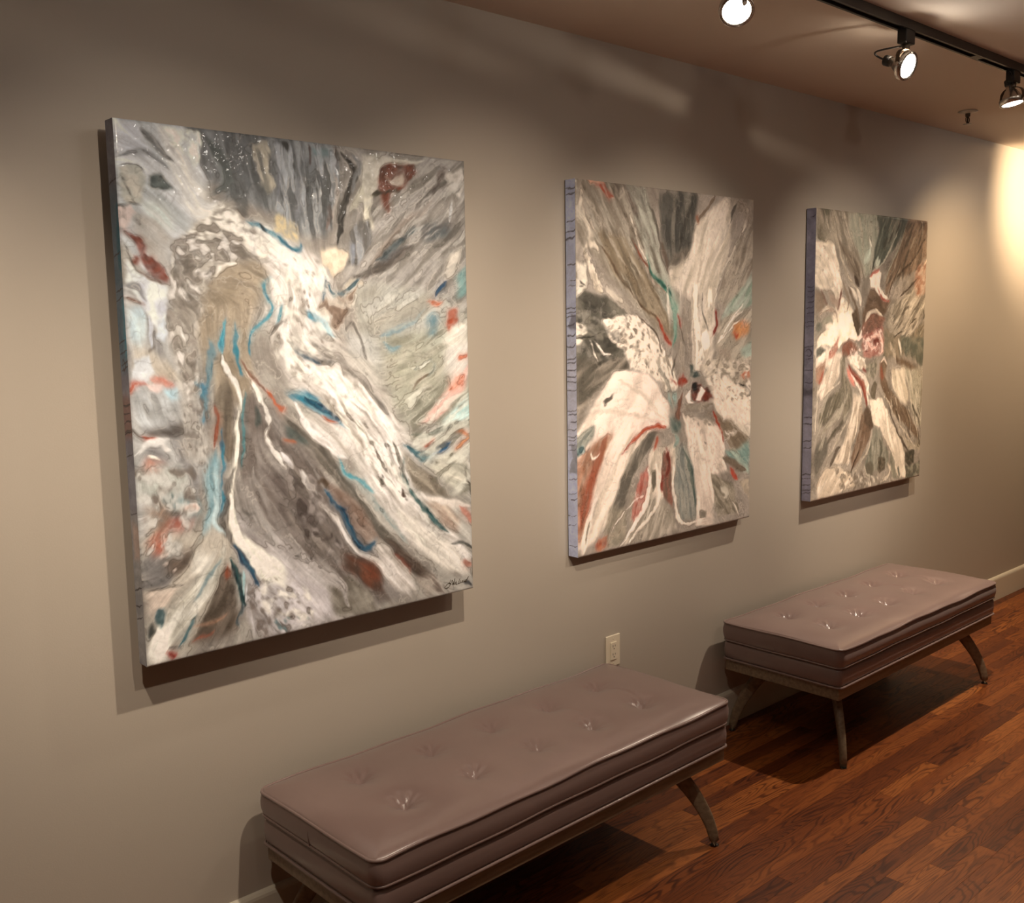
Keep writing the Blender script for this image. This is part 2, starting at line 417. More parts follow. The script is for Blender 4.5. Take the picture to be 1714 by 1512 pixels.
def leg_bm(sx, sy):
    """sabre leg sweeping out along the diagonal, flat oval section tapering to the foot"""
    bm = bmesh.new(); rings = []
    n = 14; d = Vector((sx, sy, 0)).normalized(); s = Vector((-d.y, d.x, 0))
    foot = Vector((sx*0.632, sy*0.250, 0))
    for i in range(n+1):
        t = i/n
        z = Z_APR+0.004-(Z_APR+0.004)*t
        off = -0.150*(1-t)**1.7
        p = foot+d*off; p.z = z
        # tangent
        t2 = min(1, t+0.02); off2 = -0.150*(1-t2)**1.7
        dz = -(Z_APR)*(t2-t) if t2 > t else -0.001
        dr = (off2-off)
        tn = Vector((0, 0, dz))+d*dr; tn.normalize()
        nrm = s.cross(tn).normalized()
        if t > 0.985 or t < 0.01: nrm = d
        wd = 0.029*(1-t)+0.0145*t      # along the curve plane
        th = 0.016*(1-t)+0.0115*t
        ring = []
        for k in range(16):
            a = 2*math.pi*k/16; ca, sa = math.cos(a), math.sin(a)
            ca = math.copysign(abs(ca)**0.55, ca); sa = math.copysign(abs(sa)**0.55, sa)
            ring.append(bm.verts.new(p+nrm*wd*ca+s*th*sa))
        if t >= 1:
            for v in ring: v.co.z = 0.0
        rings.append(ring)
    for i in range(n):
        for k in range(16):
            f = bm.faces.new((rings[i][k], rings[i][(k+1) % 16], rings[i+1][(k+1) % 16], rings[i+1][k])); f.smooth = True
    bm.faces.new(rings[0][::-1]); bm.faces.new(rings[-1])
    bmesh.ops.recalc_face_normals(bm, faces=bm.faces)
    return bm

def make_bench(loc, rz, label, ph):
    root = empty('tufted_bench', loc); root.rotation_euler.z = rz
    tag(root, label, 'bench', 'mauve tufted benches along the wall')
    me, bt = cushion_mesh(ph)
    cu = new_obj('seat_cushion', me, M['vinyl'], root)
    for nm, zz, p in (('top_piping', Z_TOP+0.001, ph), ('bottom_piping', Z_CUS+0.003, ph+1.7)):
        bm = bmesh.new()
        k = 1.0 if nm == 'top_piping' else 0.6
        add_tube(bm, [(x, y, zz+k*edge_wave(x, y, p)) for x, y in outline(BL+(0.004 if k == 1.0 else 0.0), BW+(0.004 if k == 1.0 else 0.0), 0.032)], 0.0042 if k == 1.0 else 0.0036, 8, closed=True)
        bm_obj(nm, bm, M['vinyl'], cu)
    for s in (-1,):
        bm = bmesh.new()
        add_tube(bm, [(s*(BL/2+0.0052*math.sin(math.pi*t)), 0.015, Z_TOP+(Z_CUS-Z_TOP)*t) for t in [0.05+0.9*k/8 for k in range(9)]], 0.0014, 5)
        bm_obj('seam', bm, M['vinyl'], cu)
    for bx, by, s, p0, sk in bt:
        bm = bmesh.new()
        zc = Z_TOP+0.018+0.006*(1-(by/(BW/2))**2)-0.034*s
        prof = [(0.0005, 0.0045), (0.004, 0.004), (0.0075, 0.0022), (0.009, -0.001), (0.0085, -0.004)]
        add_lathe(bm, prof, 14, Matrix.Translation((bx, by, zc+0.0035)), cap=True)
        bmesh.ops.recalc_face_normals(bm, faces=bm.faces)
        bm_obj('button', bm, M['vinyl'], cu)
    bx = new_obj('seat_box', box_cushion_mesh(), M['vinyl'], root)
    bm = bmesh.new(); add_tube(bm, [(x, y, Z_BOX+0.001) for x, y in outline(BL-0.004, BW-0.004, 0.024)], 0.0042, 8, closed=True)
    bm_obj('box_piping', bm, M['vinyl'], bx)
    bm = bmesh.new(); add_box(bm, -BL/2+0.012, BL/2-0.012, -BW/2+0.012, BW/2-0.012, Z_APR, Z_BOX-0.001, 0.003)
    bm_obj('apron', bm, M['wood'], root)
    for sx in (-1, 1):
        for sy in (-1, 1):
            lg = bm_obj('leg', leg_bm(sx, sy), M['wood'], root)
            bm = bmesh.new(); add_lathe(bm, [(0.010, 0.0), (0.0125, 0.0015), (0.0125, 0.004), (0.010, 0.005)], 12, Matrix.Translation((sx*0.632, sy*0.250, 0)), cap=True)
            bm_obj('foot_glide', bm, M['black'], lg)
    return root
make_bench((1.897, -0.325, 0), math.radians(0.9), 'long mauve tufted bench in the foreground under the outlet and large painting', 0.4)
make_bench((3.975, -0.305, 0), math.radians(0.3), 'mauve tufted bench farther along the wall below the far painting', 2.1)

# ------------------------------------------------------------------ wall outlet
ox, oz = 2.672, 0.484
ro = empty('wall_outlet', (ox, -0.0005, oz)); tag(ro, 'almond double wall outlet just above the near bench', 'outlet')
bm = bmesh.new(); add_box(bm, -0.0375, 0.0375, -0.0065, 0, -0.059, 0.059, 0.0028, 3); bm_obj('cover_plate', bm, M['plate'], ro)
bm = bmesh.new(); add_box(bm, -0.0165, 0.0165, -0.0105, -0.0045, -0.033, 0.033, 0.0012, 2); rc = bm_obj('receptacle', bm, M['plate'], ro)
for zz in (0.0165, -0.0145):
    for dx, hh in ((-0.0062, 0.0042), (0.0062, 0.0034)):
        bm = bmesh.new(); add_box(bm, dx-0.0011, dx+0.0011, -0.0108, -0.0095, zz-hh+0.003, zz+hh+0.003); bm_obj('slot', bm, M['slot'], rc)
    bm = bmesh.new(); add_lathe(bm, [(0.0024, 0), (0.0024, 0.0013)], 12, Matrix.Translation((0, -0.0095, zz-0.0075)) @ Matrix.Rotation(math.pi/2, 4, 'X'), cap=True)
    bm_obj('ground_hole', bm, M['slot'], rc)
for zz in (0.046, -0.046):
    bm = bmesh.new(); add_lathe(bm, [(0.003, 0), (0.0026, 0.001), (0.0003, 0.0014)], 12, Matrix.Translation((0, -0.0063, zz)) @ Matrix.Rotation(math.pi/2, 4, 'X'), cap=True)
    bm_obj('screw', bm, M['plate'], ro)

# ------------------------------------------------------------------ track rails and spotlights
def make_rail(yc, xa, xb, label):
    root = empty('light_track', (xa, yc, H)); tag(root, label, 'light track')
    L = xb-xa
    bm = bmesh.new()   # inverted channel
    pr = [(-0.019, 0), (-0.019, -0.029), (-0.011, -0.029), (-0.011, -0.012), (0.011, -0.012), (0.011, -0.029), (0.019, -0.029), (0.019, 0)]
    a = [bm.verts.new((0, p, z)) for p, z in pr]; b = [bm.verts.new((L, p, z)) for p, z in pr]
    for i in range(len(pr)):
        j = (i+1) % len(pr); bm.faces.new((a[i], a[j], b[j], b[i]))
    bmesh.ops.recalc_face_normals(bm, faces=bm.faces)
    bm_obj('housing', bm, M['track'], root)
    for s in (-1, 1):
        bm = bmesh.new(); add_box(bm, 0.002, L-0.002, s*0.0075-0.002, s*0.0075+0.002, -0.020, -0.0125); bm_obj('conductor', bm, M['black'], root)
    for xe in (-0.012, L):
        bm = bmesh.new(); add_box(bm, xe, xe+0.012, -0.0195, 0.0195, -0.030, 0, 0.002); bm_obj('end_cap', bm, M['track'], root)
    if yc > -1:
        bm = bmesh.new(); add_box(bm, 3.725-xa, 3.785-xa, -0.0112, 0.0112, -0.0292, -0.012, 0.001); bm_obj('joiner', bm, M['track'], root)
    return root
make_rail(RAIL_Y, 1.6, 7.4, 'dark ceiling track carrying the three bright spotlights')
make_rail(RAIL2_Y, 0.0, 1.9, 'short dark ceiling track overhead near the viewer')
make_rail(RAIL3_Y, -0.3, 5.0, 'long dark ceiling track farther into the room, above the viewer')

def spot(x, yc, tgt, watts, cone, blend, leak, head, label):
    """track head: adapter, forked bracket, gimbal ring, lamp body, lens, cable; the lamp's own light sits at the lens"""
    hz = H-0.136
    root = empty('track_spotlight', (x, yc, H-0.029)); tag(root, label, 'spotlight', 'spotlights on the ceiling tracks')
    P = Vector((0, 0, hz-(H-0.029)))          # pivot in root space
    d = (Vector(tgt)-Vector((x, yc, hz))).normalized()
    bm = bmesh.new(); add_box(bm, -0.030, 0.030, -0.016, 0.016, -0.042, 0.012, 0.003); bm_obj('adapter', bm, M['black'], root)
    bm = bmesh.new(); add_lathe(bm, [(0.010, -0.060), (0.012, -0.058), (0.012, -0.043), (0.010, -0.042)], 16, None, cap=True)
    bmesh.ops.recalc_face_normals(bm, faces=bm.faces); bm_obj('swivel', bm, M['bronze'], root)
    # yoke: flat strap bent to a U, arms across the beam's horizontal normal
    hd = Vector((d.x, d.y, 0)); hd = hd.normalized() if hd.length > 0.05 else Vector((0, -1, 0))
    if head: hd = Vector((*head, 0)).normalized()
    sd = Vector((-hd.y, hd.x, 0))
    R = 0.047
    path = []
    for k in range(13):
        a = math.pi*k/12
        path.append(P + sd*(-R*math.cos(a)) + Vector((0, 0, 0.012+0.038*math.sin(a)**0.7)))
    path = [P-sd*R]+path+[P+sd*R]
    bm = bmesh.new(); prev = None
    for i, p in enumerate(path):
        t = (path[min(i+1, len(path)-1)]-path[max(i-1, 0)]).normalized()
        nn = hd.cross(t).normalized()
        q = [bm.verts.new(p+hd*a*0.007+nn*b*0.0013) for a, b in ((-1, -1), (1, -1), (1, 1), (-1, 1))]
        if prev:
            for k in range(4): bm.faces.new((prev[k], prev[(k+1) % 4], q[(k+1) % 4], q[k]))
        else: bm.faces.new(q[::-1])
        prev = q
    bm.faces.new(prev); bmesh.ops.recalc_face_normals(bm, faces=bm.faces)
    yk = bm_obj('yoke', bm, M['bronze'], root)
    for s in (-1, 1):
        bm = bmesh.new(); rot = sd.to_track_quat('Z', 'Y').to_matrix().to_4x4()
        add_lathe(bm, [(0.005, -0.004), (0.006, -0.002), (0.006, 0.002), (0.005, 0.004)], 12, Matrix.Translation(P+sd*R*s) @ rot, cap=True)
        bmesh.ops.recalc_face_normals(bm, faces=bm.faces); bm_obj('pivot_screw', bm, M['chrome'], yk)
    rot = d.to_track_quat('Z', 'Y').to_matrix().to_4x4()
    mt = Matrix.Translation(P) @ rot @ Matrix.Scale(1.15, 4)
    # gimbal ring
    bm = bmesh.new(); add_lathe(bm, [(0.0395, -0.006), (0.0395, 0.010), (0.0365, 0.010), (0.0365, -0.006), (0.0395, -0.006)], 32, mt)
    bmesh.ops.recalc_face_normals(bm, faces=bm.faces); bm_obj('gimbal_ring', bm, M['chrome'], root)
    # lamp body: reflector bowl with socket
    bm = bmesh.new(); add_lathe(bm, [(0.008, -0.058), (0.013, -0.056), (0.013, -0.038), (0.018, -0.034), (0.027, -0.018), (0.0335, 0.0), (0.0355, 0.010), (0.0340, 0.012), (0.0315, 0.008)], 32, mt)
    bmesh.ops.recalc_face_normals(bm, faces=bm.faces); bd = bm_obj('lamp_body', bm, M['chrome'], root)
    bm = bmesh.new(); add_lathe(bm, [(0.0002, 0.0125), (0.012, 0.012), (0.024, 0.0105), (0.0315, 0.0082)], 32, mt)
    bm_obj('lens', bm, M['lens'], bd)
    bm = bmesh.new(); add_lathe(bm, [(0.0125, -0.070), (0.015, -0.068), (0.015, -0.052), (0.0125, -0.050)], 16, mt, cap=True)
    bmesh.ops.recalc_face_normals(bm, faces=bm.faces); bm_obj('socket', bm, M['black'], root)
    # looping supply cable from swivel to socket
    e = P-d*0.078; s0 = Vector((0, 0, -0.045))
    side = (-hd*0.6-sd*0.5).normalized()
    c1 = s0+side*0.085+Vector((0, 0, -0.01)); c2 = e-d*0.05+side*0.03+Vector((0, 0, 0.02))
    pts = []
    for k in range(21):
        t = k/20; pts.append(s0*(1-t)**3+c1*3*t*(1-t)**2+c2*3*t*t*(1-t)+e*t**3)
    bm = bmesh.new(); add_tube(bm, pts, 0.003, 8); bm_obj('cable', bm, M['black'], root)
    # light at the lens
    ld = bpy.data.lights.new('beam', 'SPOT'); ld.energy = watts; ld.color = (1.0, 0.72, 0.44) if x > 4.8 else LAMP_COL
    ld.spot_size = math.radians(cone); ld.spot_blend = blend; ld.shadow_soft_size = 0.022
    lo = bpy.data.objects.new('beam', ld); C.objects.link(lo); lo.parent = root
    lo.matrix_local = Matrix.Translation(P+d*0.040) @ (-d).to_track_quat('Z', 'Y').to_matrix().to_4x4()
    # stray light behind the lamp; on the overhead rails, added fill for ceiling and upper wall
    if leak > 0:
        ld = bpy.data.lights.new('spill', 'POINT'); ld.energy = leak; ld.color = LAMP_COL; ld.shadow_soft_size = 0.005
        lo = bpy.data.objects.new('spill', ld); C.objects.link(lo); lo.parent = root
        lo.location = P+Vector((0, 0, 0.036))
        # the slit between bowl and ring throws a thin sheet of brighter light sideways
        ld.use_nodes = True; nt = ld.node_tree; N = nt.nodes.new; L = nt.links.new
        em = [n for n in nt.nodes if n.type == 'EMISSION'][0]
        tc = N('ShaderNodeTexCoord'); dp = N('ShaderNodeVectorMath'); dp.operation = 'DOT_PRODUCT'
        dp.inputs[1].default_value = (-0.147, -0.10, -0.98); L(tc.outputs['Normal'], dp.inputs[0])
        ab = N('ShaderNodeMath'); ab.operation = 'ABSOLUTE'; L(dp.outputs['Value'], ab.inputs[0])
        mr = N('ShaderNodeMapRange'); mr.interpolation_type = 'SMOOTHSTEP'
        mr.inputs['From Min'].default_value = 0.0; mr.inputs['From Max'].default_value = 0.085; mr.inputs['To Min'].default_value = 5.0; mr.inputs['To Max'].default_value = 0.7
        L(ab.outputs[0], mr.inputs['Value']); L(mr.outputs[0], em.inputs['Strength'])
    return root
for (x, *a) in LAMPS: spot(x, RAIL_Y, *a)
for (x, *a) in LAMPS2: spot(x, RAIL2_Y, *a)
for (x, *a) in LAMPS3: spot(x, RAIL3_Y, *a)

# ------------------------------------------------------------------ fire sprinkler on the ceiling
rs_ = empty('fire_sprinkler', (4.82, -0.28, H)); rs_.scale = (1.35, 1.35, 1.35); tag(rs_, 'small pendent fire sprinkler on the ceiling near the last spotlight', 'sprinkler')
bm = bmesh.new(); add_lathe(bm, [(0.001, 0.0), (0.030, -0.001), (0.032, -0.003), (0.020, -0.007), (0.010, -0.009)], 24, None); bmesh.ops.recalc_face_normals(bm, faces=bm.faces)
bm_obj('escutcheon', bm, M['trim'], rs_)
bm = bmesh.new(); add_lathe(bm, [(0.008, -0.006), (0.008, -0.018), (0.005, -0.020)], 16, None, cap=True); bmesh.ops.recalc_face_normals(bm, faces=bm.faces); bm_obj('body', bm, M['bronze'], rs_)
for s in (-1, 1):
    bm = bmesh.new(); add_tube(bm, [(s*0.006, 0, -0.018), (s*0.013, 0, -0.026), (s*0.012, 0, -0.034), (s*0.003, 0, -0.042)], 0.002, 6); bm_obj('frame_arm', bm, M['bronze'], rs_)
bm = bmesh.new(); add_tube(bm, [(0, 0, -0.018), (0, 0, -0.040)], 0.0022, 6); bm_obj('glass_bulb', bm, M['slot'], rs_)
bm = bmesh.new(); add_lathe(bm, [(0.0005, -0.042), (0.013, -0.043), (0.014, -0.0445), (0.0005, -0.0455)], 16, None); bmesh.ops.recalc_face_normals(bm, faces=bm.faces); bm_obj('deflector', bm, M['trim'], rs_)

# ------------------------------------------------------------------ poured paintings
_tab = np.random.RandomState(5).rand(512, 512)
def vnoise(x, y, s=0):
    x = np.asarray(x)+s*37.17; y = np.asarray(y)+s*91.73
    xi = np.floor(x).astype(int); yi = np.floor(y).astype(int)
    fx = x-xi; fy = y-yi
    fx = fx*fx*fx*(fx*(6*fx-15)+10); fy = fy*fy*fy*(fy*(6*fy-15)+10)
    xa, xb, ya, yb = xi & 511, (xi+1) & 511, yi & 511, (yi+1) & 511
    return ((_tab[ya, xa]*(1-fx)+_tab[ya, xb]*fx)*(1-fy)+(_tab[yb, xa]*(1-fx)+_tab[yb, xb]*fx)*fy)*2-1
def fbm(x, y, o=4, s=0):
    a, r, f = 1.0, 0.0, 1.0
    for k in range(o):
        r = r+a*vnoise(x*f, y*f, s+k*3); a *= 0.5; f *= 2.03
    return r/1.6
def sstep(e0, e1, x):
    t = np.clip((x-e0)/(e1-e0+1e-9), 0, 1); return t*t*(3-2*t)
def lin(c):
    c = np.array(c, float)/255.0
    return np.where(c <= 0.04045, c/12.92, ((c+0.055)/1.055)**2.4)
def catmull(P, step):
    P = np.array(P, float)
    if len(P) < 3: return P
    Q = np.vstack([2*P[0]-P[1], P, 2*P[-1]-P[-2]]); out = []
    for i in range(len(P)-1):
        p0, p1, p2, p3 = Q[i:i+4]
        n = max(2, int(np.hypot(*(p2-p1)[:2])/step))
        t = np.linspace(0, 1, n, endpoint=False)[:, None]
        out.append(0.5*((2*p1)+(-p0+p2)*t+(2*p0-5*p1+4*p2-p3)*t*t+(-p0+3*p1-3*p2+p3)*t**3))
    out.append(P[-1:]); return np.vstack(out)

class Sheet:
    """a W x Hh mm sheet of paint sampled on a grid"""
    def __init__(self, W, Hh, step, seed):
        self.nx, self.ny = int(W/step)+1, int(Hh/step)+1
        self.W, self.Hh, self.seed = W, Hh, seed
        self.x = np.linspace(0, W, self.nx); self.y = np.linspace(0, Hh, self.ny)
        X, Y = np.meshgrid(self.x, self.y)
        self.X, self.Y = X, Y
        s = seed*11
        # fluid drag so that every edge wanders like poured paint
        self.WX = X+9.0*fbm(X/95, Y/95, 2, s+1)+4.2*fbm(X/26, Y/26, 2, s+2)+1.6*fbm(X/9, Y/9, 2, s+3)
        self.WY = Y+9.0*fbm(X/95, Y/95, 2, s+4)+4.2*fbm(X/26, Y/26, 2, s+5)+1.6*fbm(X/9, Y/9, 2, s+6)
        # coarse field of pour direction (double angle), fed by the strokes
        self.fx = np.linspace(0, W, 41); self.fy = np.linspace(0, Hh, 51)
        self.FX, self.FY = np.meshgrid(self.fx, self.fy)
        self.T = np.zeros((51, 41, 2)); self.T[..., 0] = 0.01
        self.col = np.zeros((self.ny, self.nx, 3)); self.hgt = np.zeros((self.ny, self.nx))
    def window(self, pts, m):
        x0, y0 = pts[:, 0].min()-m, pts[:, 1].min()-m; x1, y1 = pts[:, 0].max()+m, pts[:, 1].max()+m
        a, b = np.searchsorted(self.x, [x0, x1]); c, d = np.searchsorted(self.y, [y0, y1])
        return slice(max(c, 0), min(d+1, self.ny)), slice(max(a, 0), min(b+1, self.nx))
    def seg(self, X, Y, P):
        best = np.full(X.shape, 1e9); S = np.zeros(X.shape); D = np.zeros(X.shape); T = np.zeros(X.shape)
        acc = 0.0
        for i in range(len(P)-1):
            ax, ay = P[i, :2]; dx, dy = P[i+1, :2]-P[i, :2]; l2 = dx*dx+dy*dy+1e-9; l = math.sqrt(l2)
            t = np.clip(((X-ax)*dx+(Y-ay)*dy)/l2, 0, 1)
            ex, ey = X-ax-t*dx, Y-ay-t*dy; d = ex*ex+ey*ey
            k = d < best
            best = np.where(k, d, best); S = np.where(k, acc+t*l, S); T = np.where(k, i+t, T)
            D = np.where(k, np.where(dx*ey-dy*ex >= 0, 1.0, -1.0), D)
            acc += l
        return np.sqrt(best), S, T, D
    def guide(self, pts):
        P = catmull(pts, 20.0)
        if len(P) < 2: return
        d, S, T, D = self.seg(self.FX, self.FY, P)
        i = np.clip(T.astype(int), 0, len(P)-2); t = P[i+1, :2]-P[i, :2]
        th = np.arctan2(t[..., 1], t[..., 0]); L = np.hypot(*(P[-1]-P[0])[:2])
        w = np.exp(-(d/(1.3*P[:, 2].max()+28))**2)*min(1.0, L/120)
        self.T[..., 0] += w*np.cos(2*th); self.T[..., 1] += w*np.sin(2*th)
    def up(self, A):
        u = self.X/self.W*40; v = self.Y/self.Hh*50
        i = np.clip(u.astype(int), 0, 39); j = np.clip(v.astype(int), 0, 49); p = u-i; q = v-j
        return (A[j, i]*(1-p)+A[j, i+1]*p)*(1-q)+(A[j+1, i]*(1-p)+A[j+1, i+1]*p)*q
    def finish_flow(self):
        th = 0.5*np.arctan2(self.up(self.T[..., 1]), self.up(self.T[..., 0]))
        th = th+0.30*fbm(self.X/60, self.Y/60, 2, self.seed+70)+0.25*fbm(self.X/17, self.Y/17, 2, self.seed+71)
        self.dx, self.dy = np.cos(th), np.sin(th)
    def smear(self, A, length, n):
        """average a field along the pour direction"""
        gx, gy = (self.nx-1)/self.W, (self.ny-1)/self.Hh
        flat = A.reshape(self.ny, self.nx, -1); acc = flat.copy(); wt = np.ones((self.ny, self.nx, 1))
        for sg in (1, -1):
            px, py = self.X.copy(), self.Y.copy(); ox, oy = self.dx*sg, self.dy*sg
            h = length/n
            for k in range(n):
                px += ox*h; py += oy*h
                i = np.clip((px*gx+0.5).astype(int), 0, self.nx-1); j = np.clip((py*gy+0.5).astype(int), 0, self.ny-1)
                nx_, ny_ = self.dx[j, i], self.dy[j, i]; f = np.where(nx_*ox+ny_*oy < 0, -1.0, 1.0)
                ox, oy = nx_*f, ny_*f
                w = 1-(k+1)/(n+1.0)
                acc += flat[j, i]*w; wt += w
        return (acc/wt).reshape(A.shape)
    def blend(self, sl, m, c):
        self.col[sl] += (c-self.col[sl])*m[..., None]
    def stroke(self, pts, c1, op=1.0, soft=0.35, jag=0.0, c2=None, fr=None, relief=0.0, sd=0):
        """pts (x, y, half width) in mm; soft 0..1 share of the width that feathers; jag edge raggedness in mm"""
        P = catmull(pts, 14.0); wm = P[:, 2].max()
        if len(P) > 3:      # pours thin out towards their ends
            tt = np.linspace(0, 1, len(P)); P[:, 2] *= 0.35+0.65*np.minimum(1, np.minimum(tt, 1-tt)/0.18)
        sl = self.window(P, wm*1.6+jag*2+8)
        X, Y = self.WX[sl], self.WY[sl]
        if X.size == 0: return
        d, S, T, D = self.seg(X, Y, P)
        i = np.clip(T.astype(int), 0, len(P)-2); f = T-i
        wd = P[i, 2]*(1-f)+P[i+1, 2]*f
        s = self.seed*7+sd*13+int(abs(P[0, 0]))
        if jag: d = d+jag*fbm(X/9, Y/9, 3, s)+0.6*jag*vnoise(S/16, D*3, s+5)
        wd = wd*(1+0.35*vnoise(S/28, D*2.0, s+9)) if wm < 16 else wd
        m = 1-sstep(1-soft, 1+soft*0.9, d/np.maximum(wd, 0.3))
        if wm < 16: m = m*np.clip(0.86+0.3*fbm(S/34, D*5.0+S*0, 2, s+11), 0.35, 1)
        cc = lin(c1)[None, None, :]
        fr = (fr or 9.0)*(1.2 if self.seed == 1 else 1.6)
        dd = d*D
        if c2 is not None:
            q = fbm(S/(fr*9), dd/fr, 4, s+1)+0.35*vnoise(S/(fr*3), dd/(fr*0.35), s+2)
            q = sstep(-0.35, 0.45, q)[..., None]
            cc = cc*(1-q)+lin(c2)[None, None, :]*q
        else:
            q = 1+0.10*fbm(S/(fr*8), dd/(fr*0.7), 3, s+1); cc = cc*q[..., None]
        if wm < 16 and max(c1)-min(c1) > 50:      # pigment bleeding into the wet paint around it
            h = np.exp(-(d/(wd*2.0+3))**2)*np.clip(0.55+0.6*fbm(X/24, Y/24, 3, s+4), 0, 1)
            self.blend(sl, h*op*0.50, lin(c1)[None, None, :]*0.75+0.22)
        self.blend(sl, m*op, cc)
        if relief: self.hgt[sl] += relief*m*(0.6+0.4*fbm(X/14, Y/14, 2, s))
    def patch(self, pts, c1, op=1.0, soft=6.0, jag=3.0, c2=None, ang=None, fr=16.0, relief=0.0, lo=-0.35, hi=0.45, sd=0, hole=False):
        """filled outline in mm; soft feather in mm; streaks run along ang (degrees) when given; hole keeps only the marbled islands"""
        P = np.array(pts, float)[:, :2]
        sl = self.window(P, soft*1.5+jag*2+6)
        X, Y = self.WX[sl], self.WY[sl]
        if X.size == 0: return
        ins = np.zeros(X.shape, bool); n = len(P)
        best = np.full(X.shape, 1e9)
        for i in range(n):
            ax, ay = P[i]; bx, by = P[(i+1) % n]
            cnd = ((ay > Y) != (by > Y)) & (X < (bx-ax)*(Y-ay)/(by-ay+1e-9)+ax); ins ^= cnd
            dx, dy = bx-ax, by-ay; t = np.clip(((X-ax)*dx+(Y-ay)*dy)/(dx*dx+dy*dy+1e-9), 0, 1)
            best = np.minimum(best, (X-ax-t*dx)**2+(Y-ay-t*dy)**2)
        s = self.seed*7+sd*17+int(abs(P[0, 0]))
        d = np.where(ins, 1, -1)*np.sqrt(best)
        d = d+jag*fbm(X/22, Y/22, 4, s)*1.6
        m = sstep(-soft, soft, d)
        if max(c1)-min(c1) > 60 and not hole:
            m = m*np.clip(0.80+0.55*fbm(X/13, Y/13, 3, s+4), 0.25, 1)
            h = np.exp(-(np.maximum(-d, 0)/9.0)**2)*np.clip(0.4+0.7*fbm(X/20, Y/20, 3, s+6), 0, 1); self.blend(sl, h*op*0.4, lin(c1)[None, None, :]*0.75+0.2)
        cc = lin(c1)[None, None, :]
        if not hole: fr = fr*(1.3 if self.seed == 1 else 1.7)
        if ang is None: U, V = X/fr, Y/fr
        else:
            a = math.radians(ang); U = (X*math.cos(a)+Y*math.sin(a))/(fr*6); V = (-X*math.sin(a)+Y*math.cos(a))/fr
        wv = 0.7*fbm(U*0.5, V*0.5, 2, s+8)
        if hole: U, V, wv = U/2.1, V/2.1, wv*0.8
        q = fbm(U+wv, V+wv, 3 if hole else 5, s+1)
        if hole:
            k = sstep(lo-0.04, hi+0.10, q); m = m*k*0.8; cc = cc*(1-0.30*(k*(1-k)*4))[..., None]
        elif c2 is not None:
            q = sstep(lo, hi, q)[..., None]; cc = cc*(1-q)+lin(c2)[None, None, :]*q
        else: cc = cc*(1+0.12*q[..., None])
        self.blend(sl, m*op, cc)
        if relief: self.hgt[sl] += relief*m*(0.6+0.4*fbm(X/14, Y/14, 2, s))
    def cells(self, pts, c, n, r0, r1, sd=0, op=0.9):
        """small round bubbles and specks scattered inside an outline"""
        P = np.array(pts, float)[:, :2]; rs = np.random.RandomState(sd+int(P[0, 0]))
        lo, hi = P.min(0), P.max(0); k = 0; tries = 0
        while k < n and tries < n*20:
            tries += 1
            x, y = lo+(hi-lo)*rs.rand(2)
            ins = False
            for i in range(len(P)):
                (ax, ay), (bx, by) = P[i], P[(i+1) % len(P)]
                if (ay > y) != (by > y) and x < (bx-ax)*(y-ay)/(by-ay+1e-9)+ax: ins = not ins
            if not ins: continue
            r = r0+(r1-r0)*rs.rand()**2; k += 1
            sl = self.window(np.array([[x, y]]), r*3+4)
            X, Y = self.WX[sl], self.WY[sl]
            d = np.hypot(X-x, (Y-y)*(0.7+0.5*rs.rand()))+0.4*r*vnoise(X/6, Y/6, k)
            self.blend(sl, (1-sstep(r*0.7, r*1.1, d))*op, lin(c)[None, None, :])

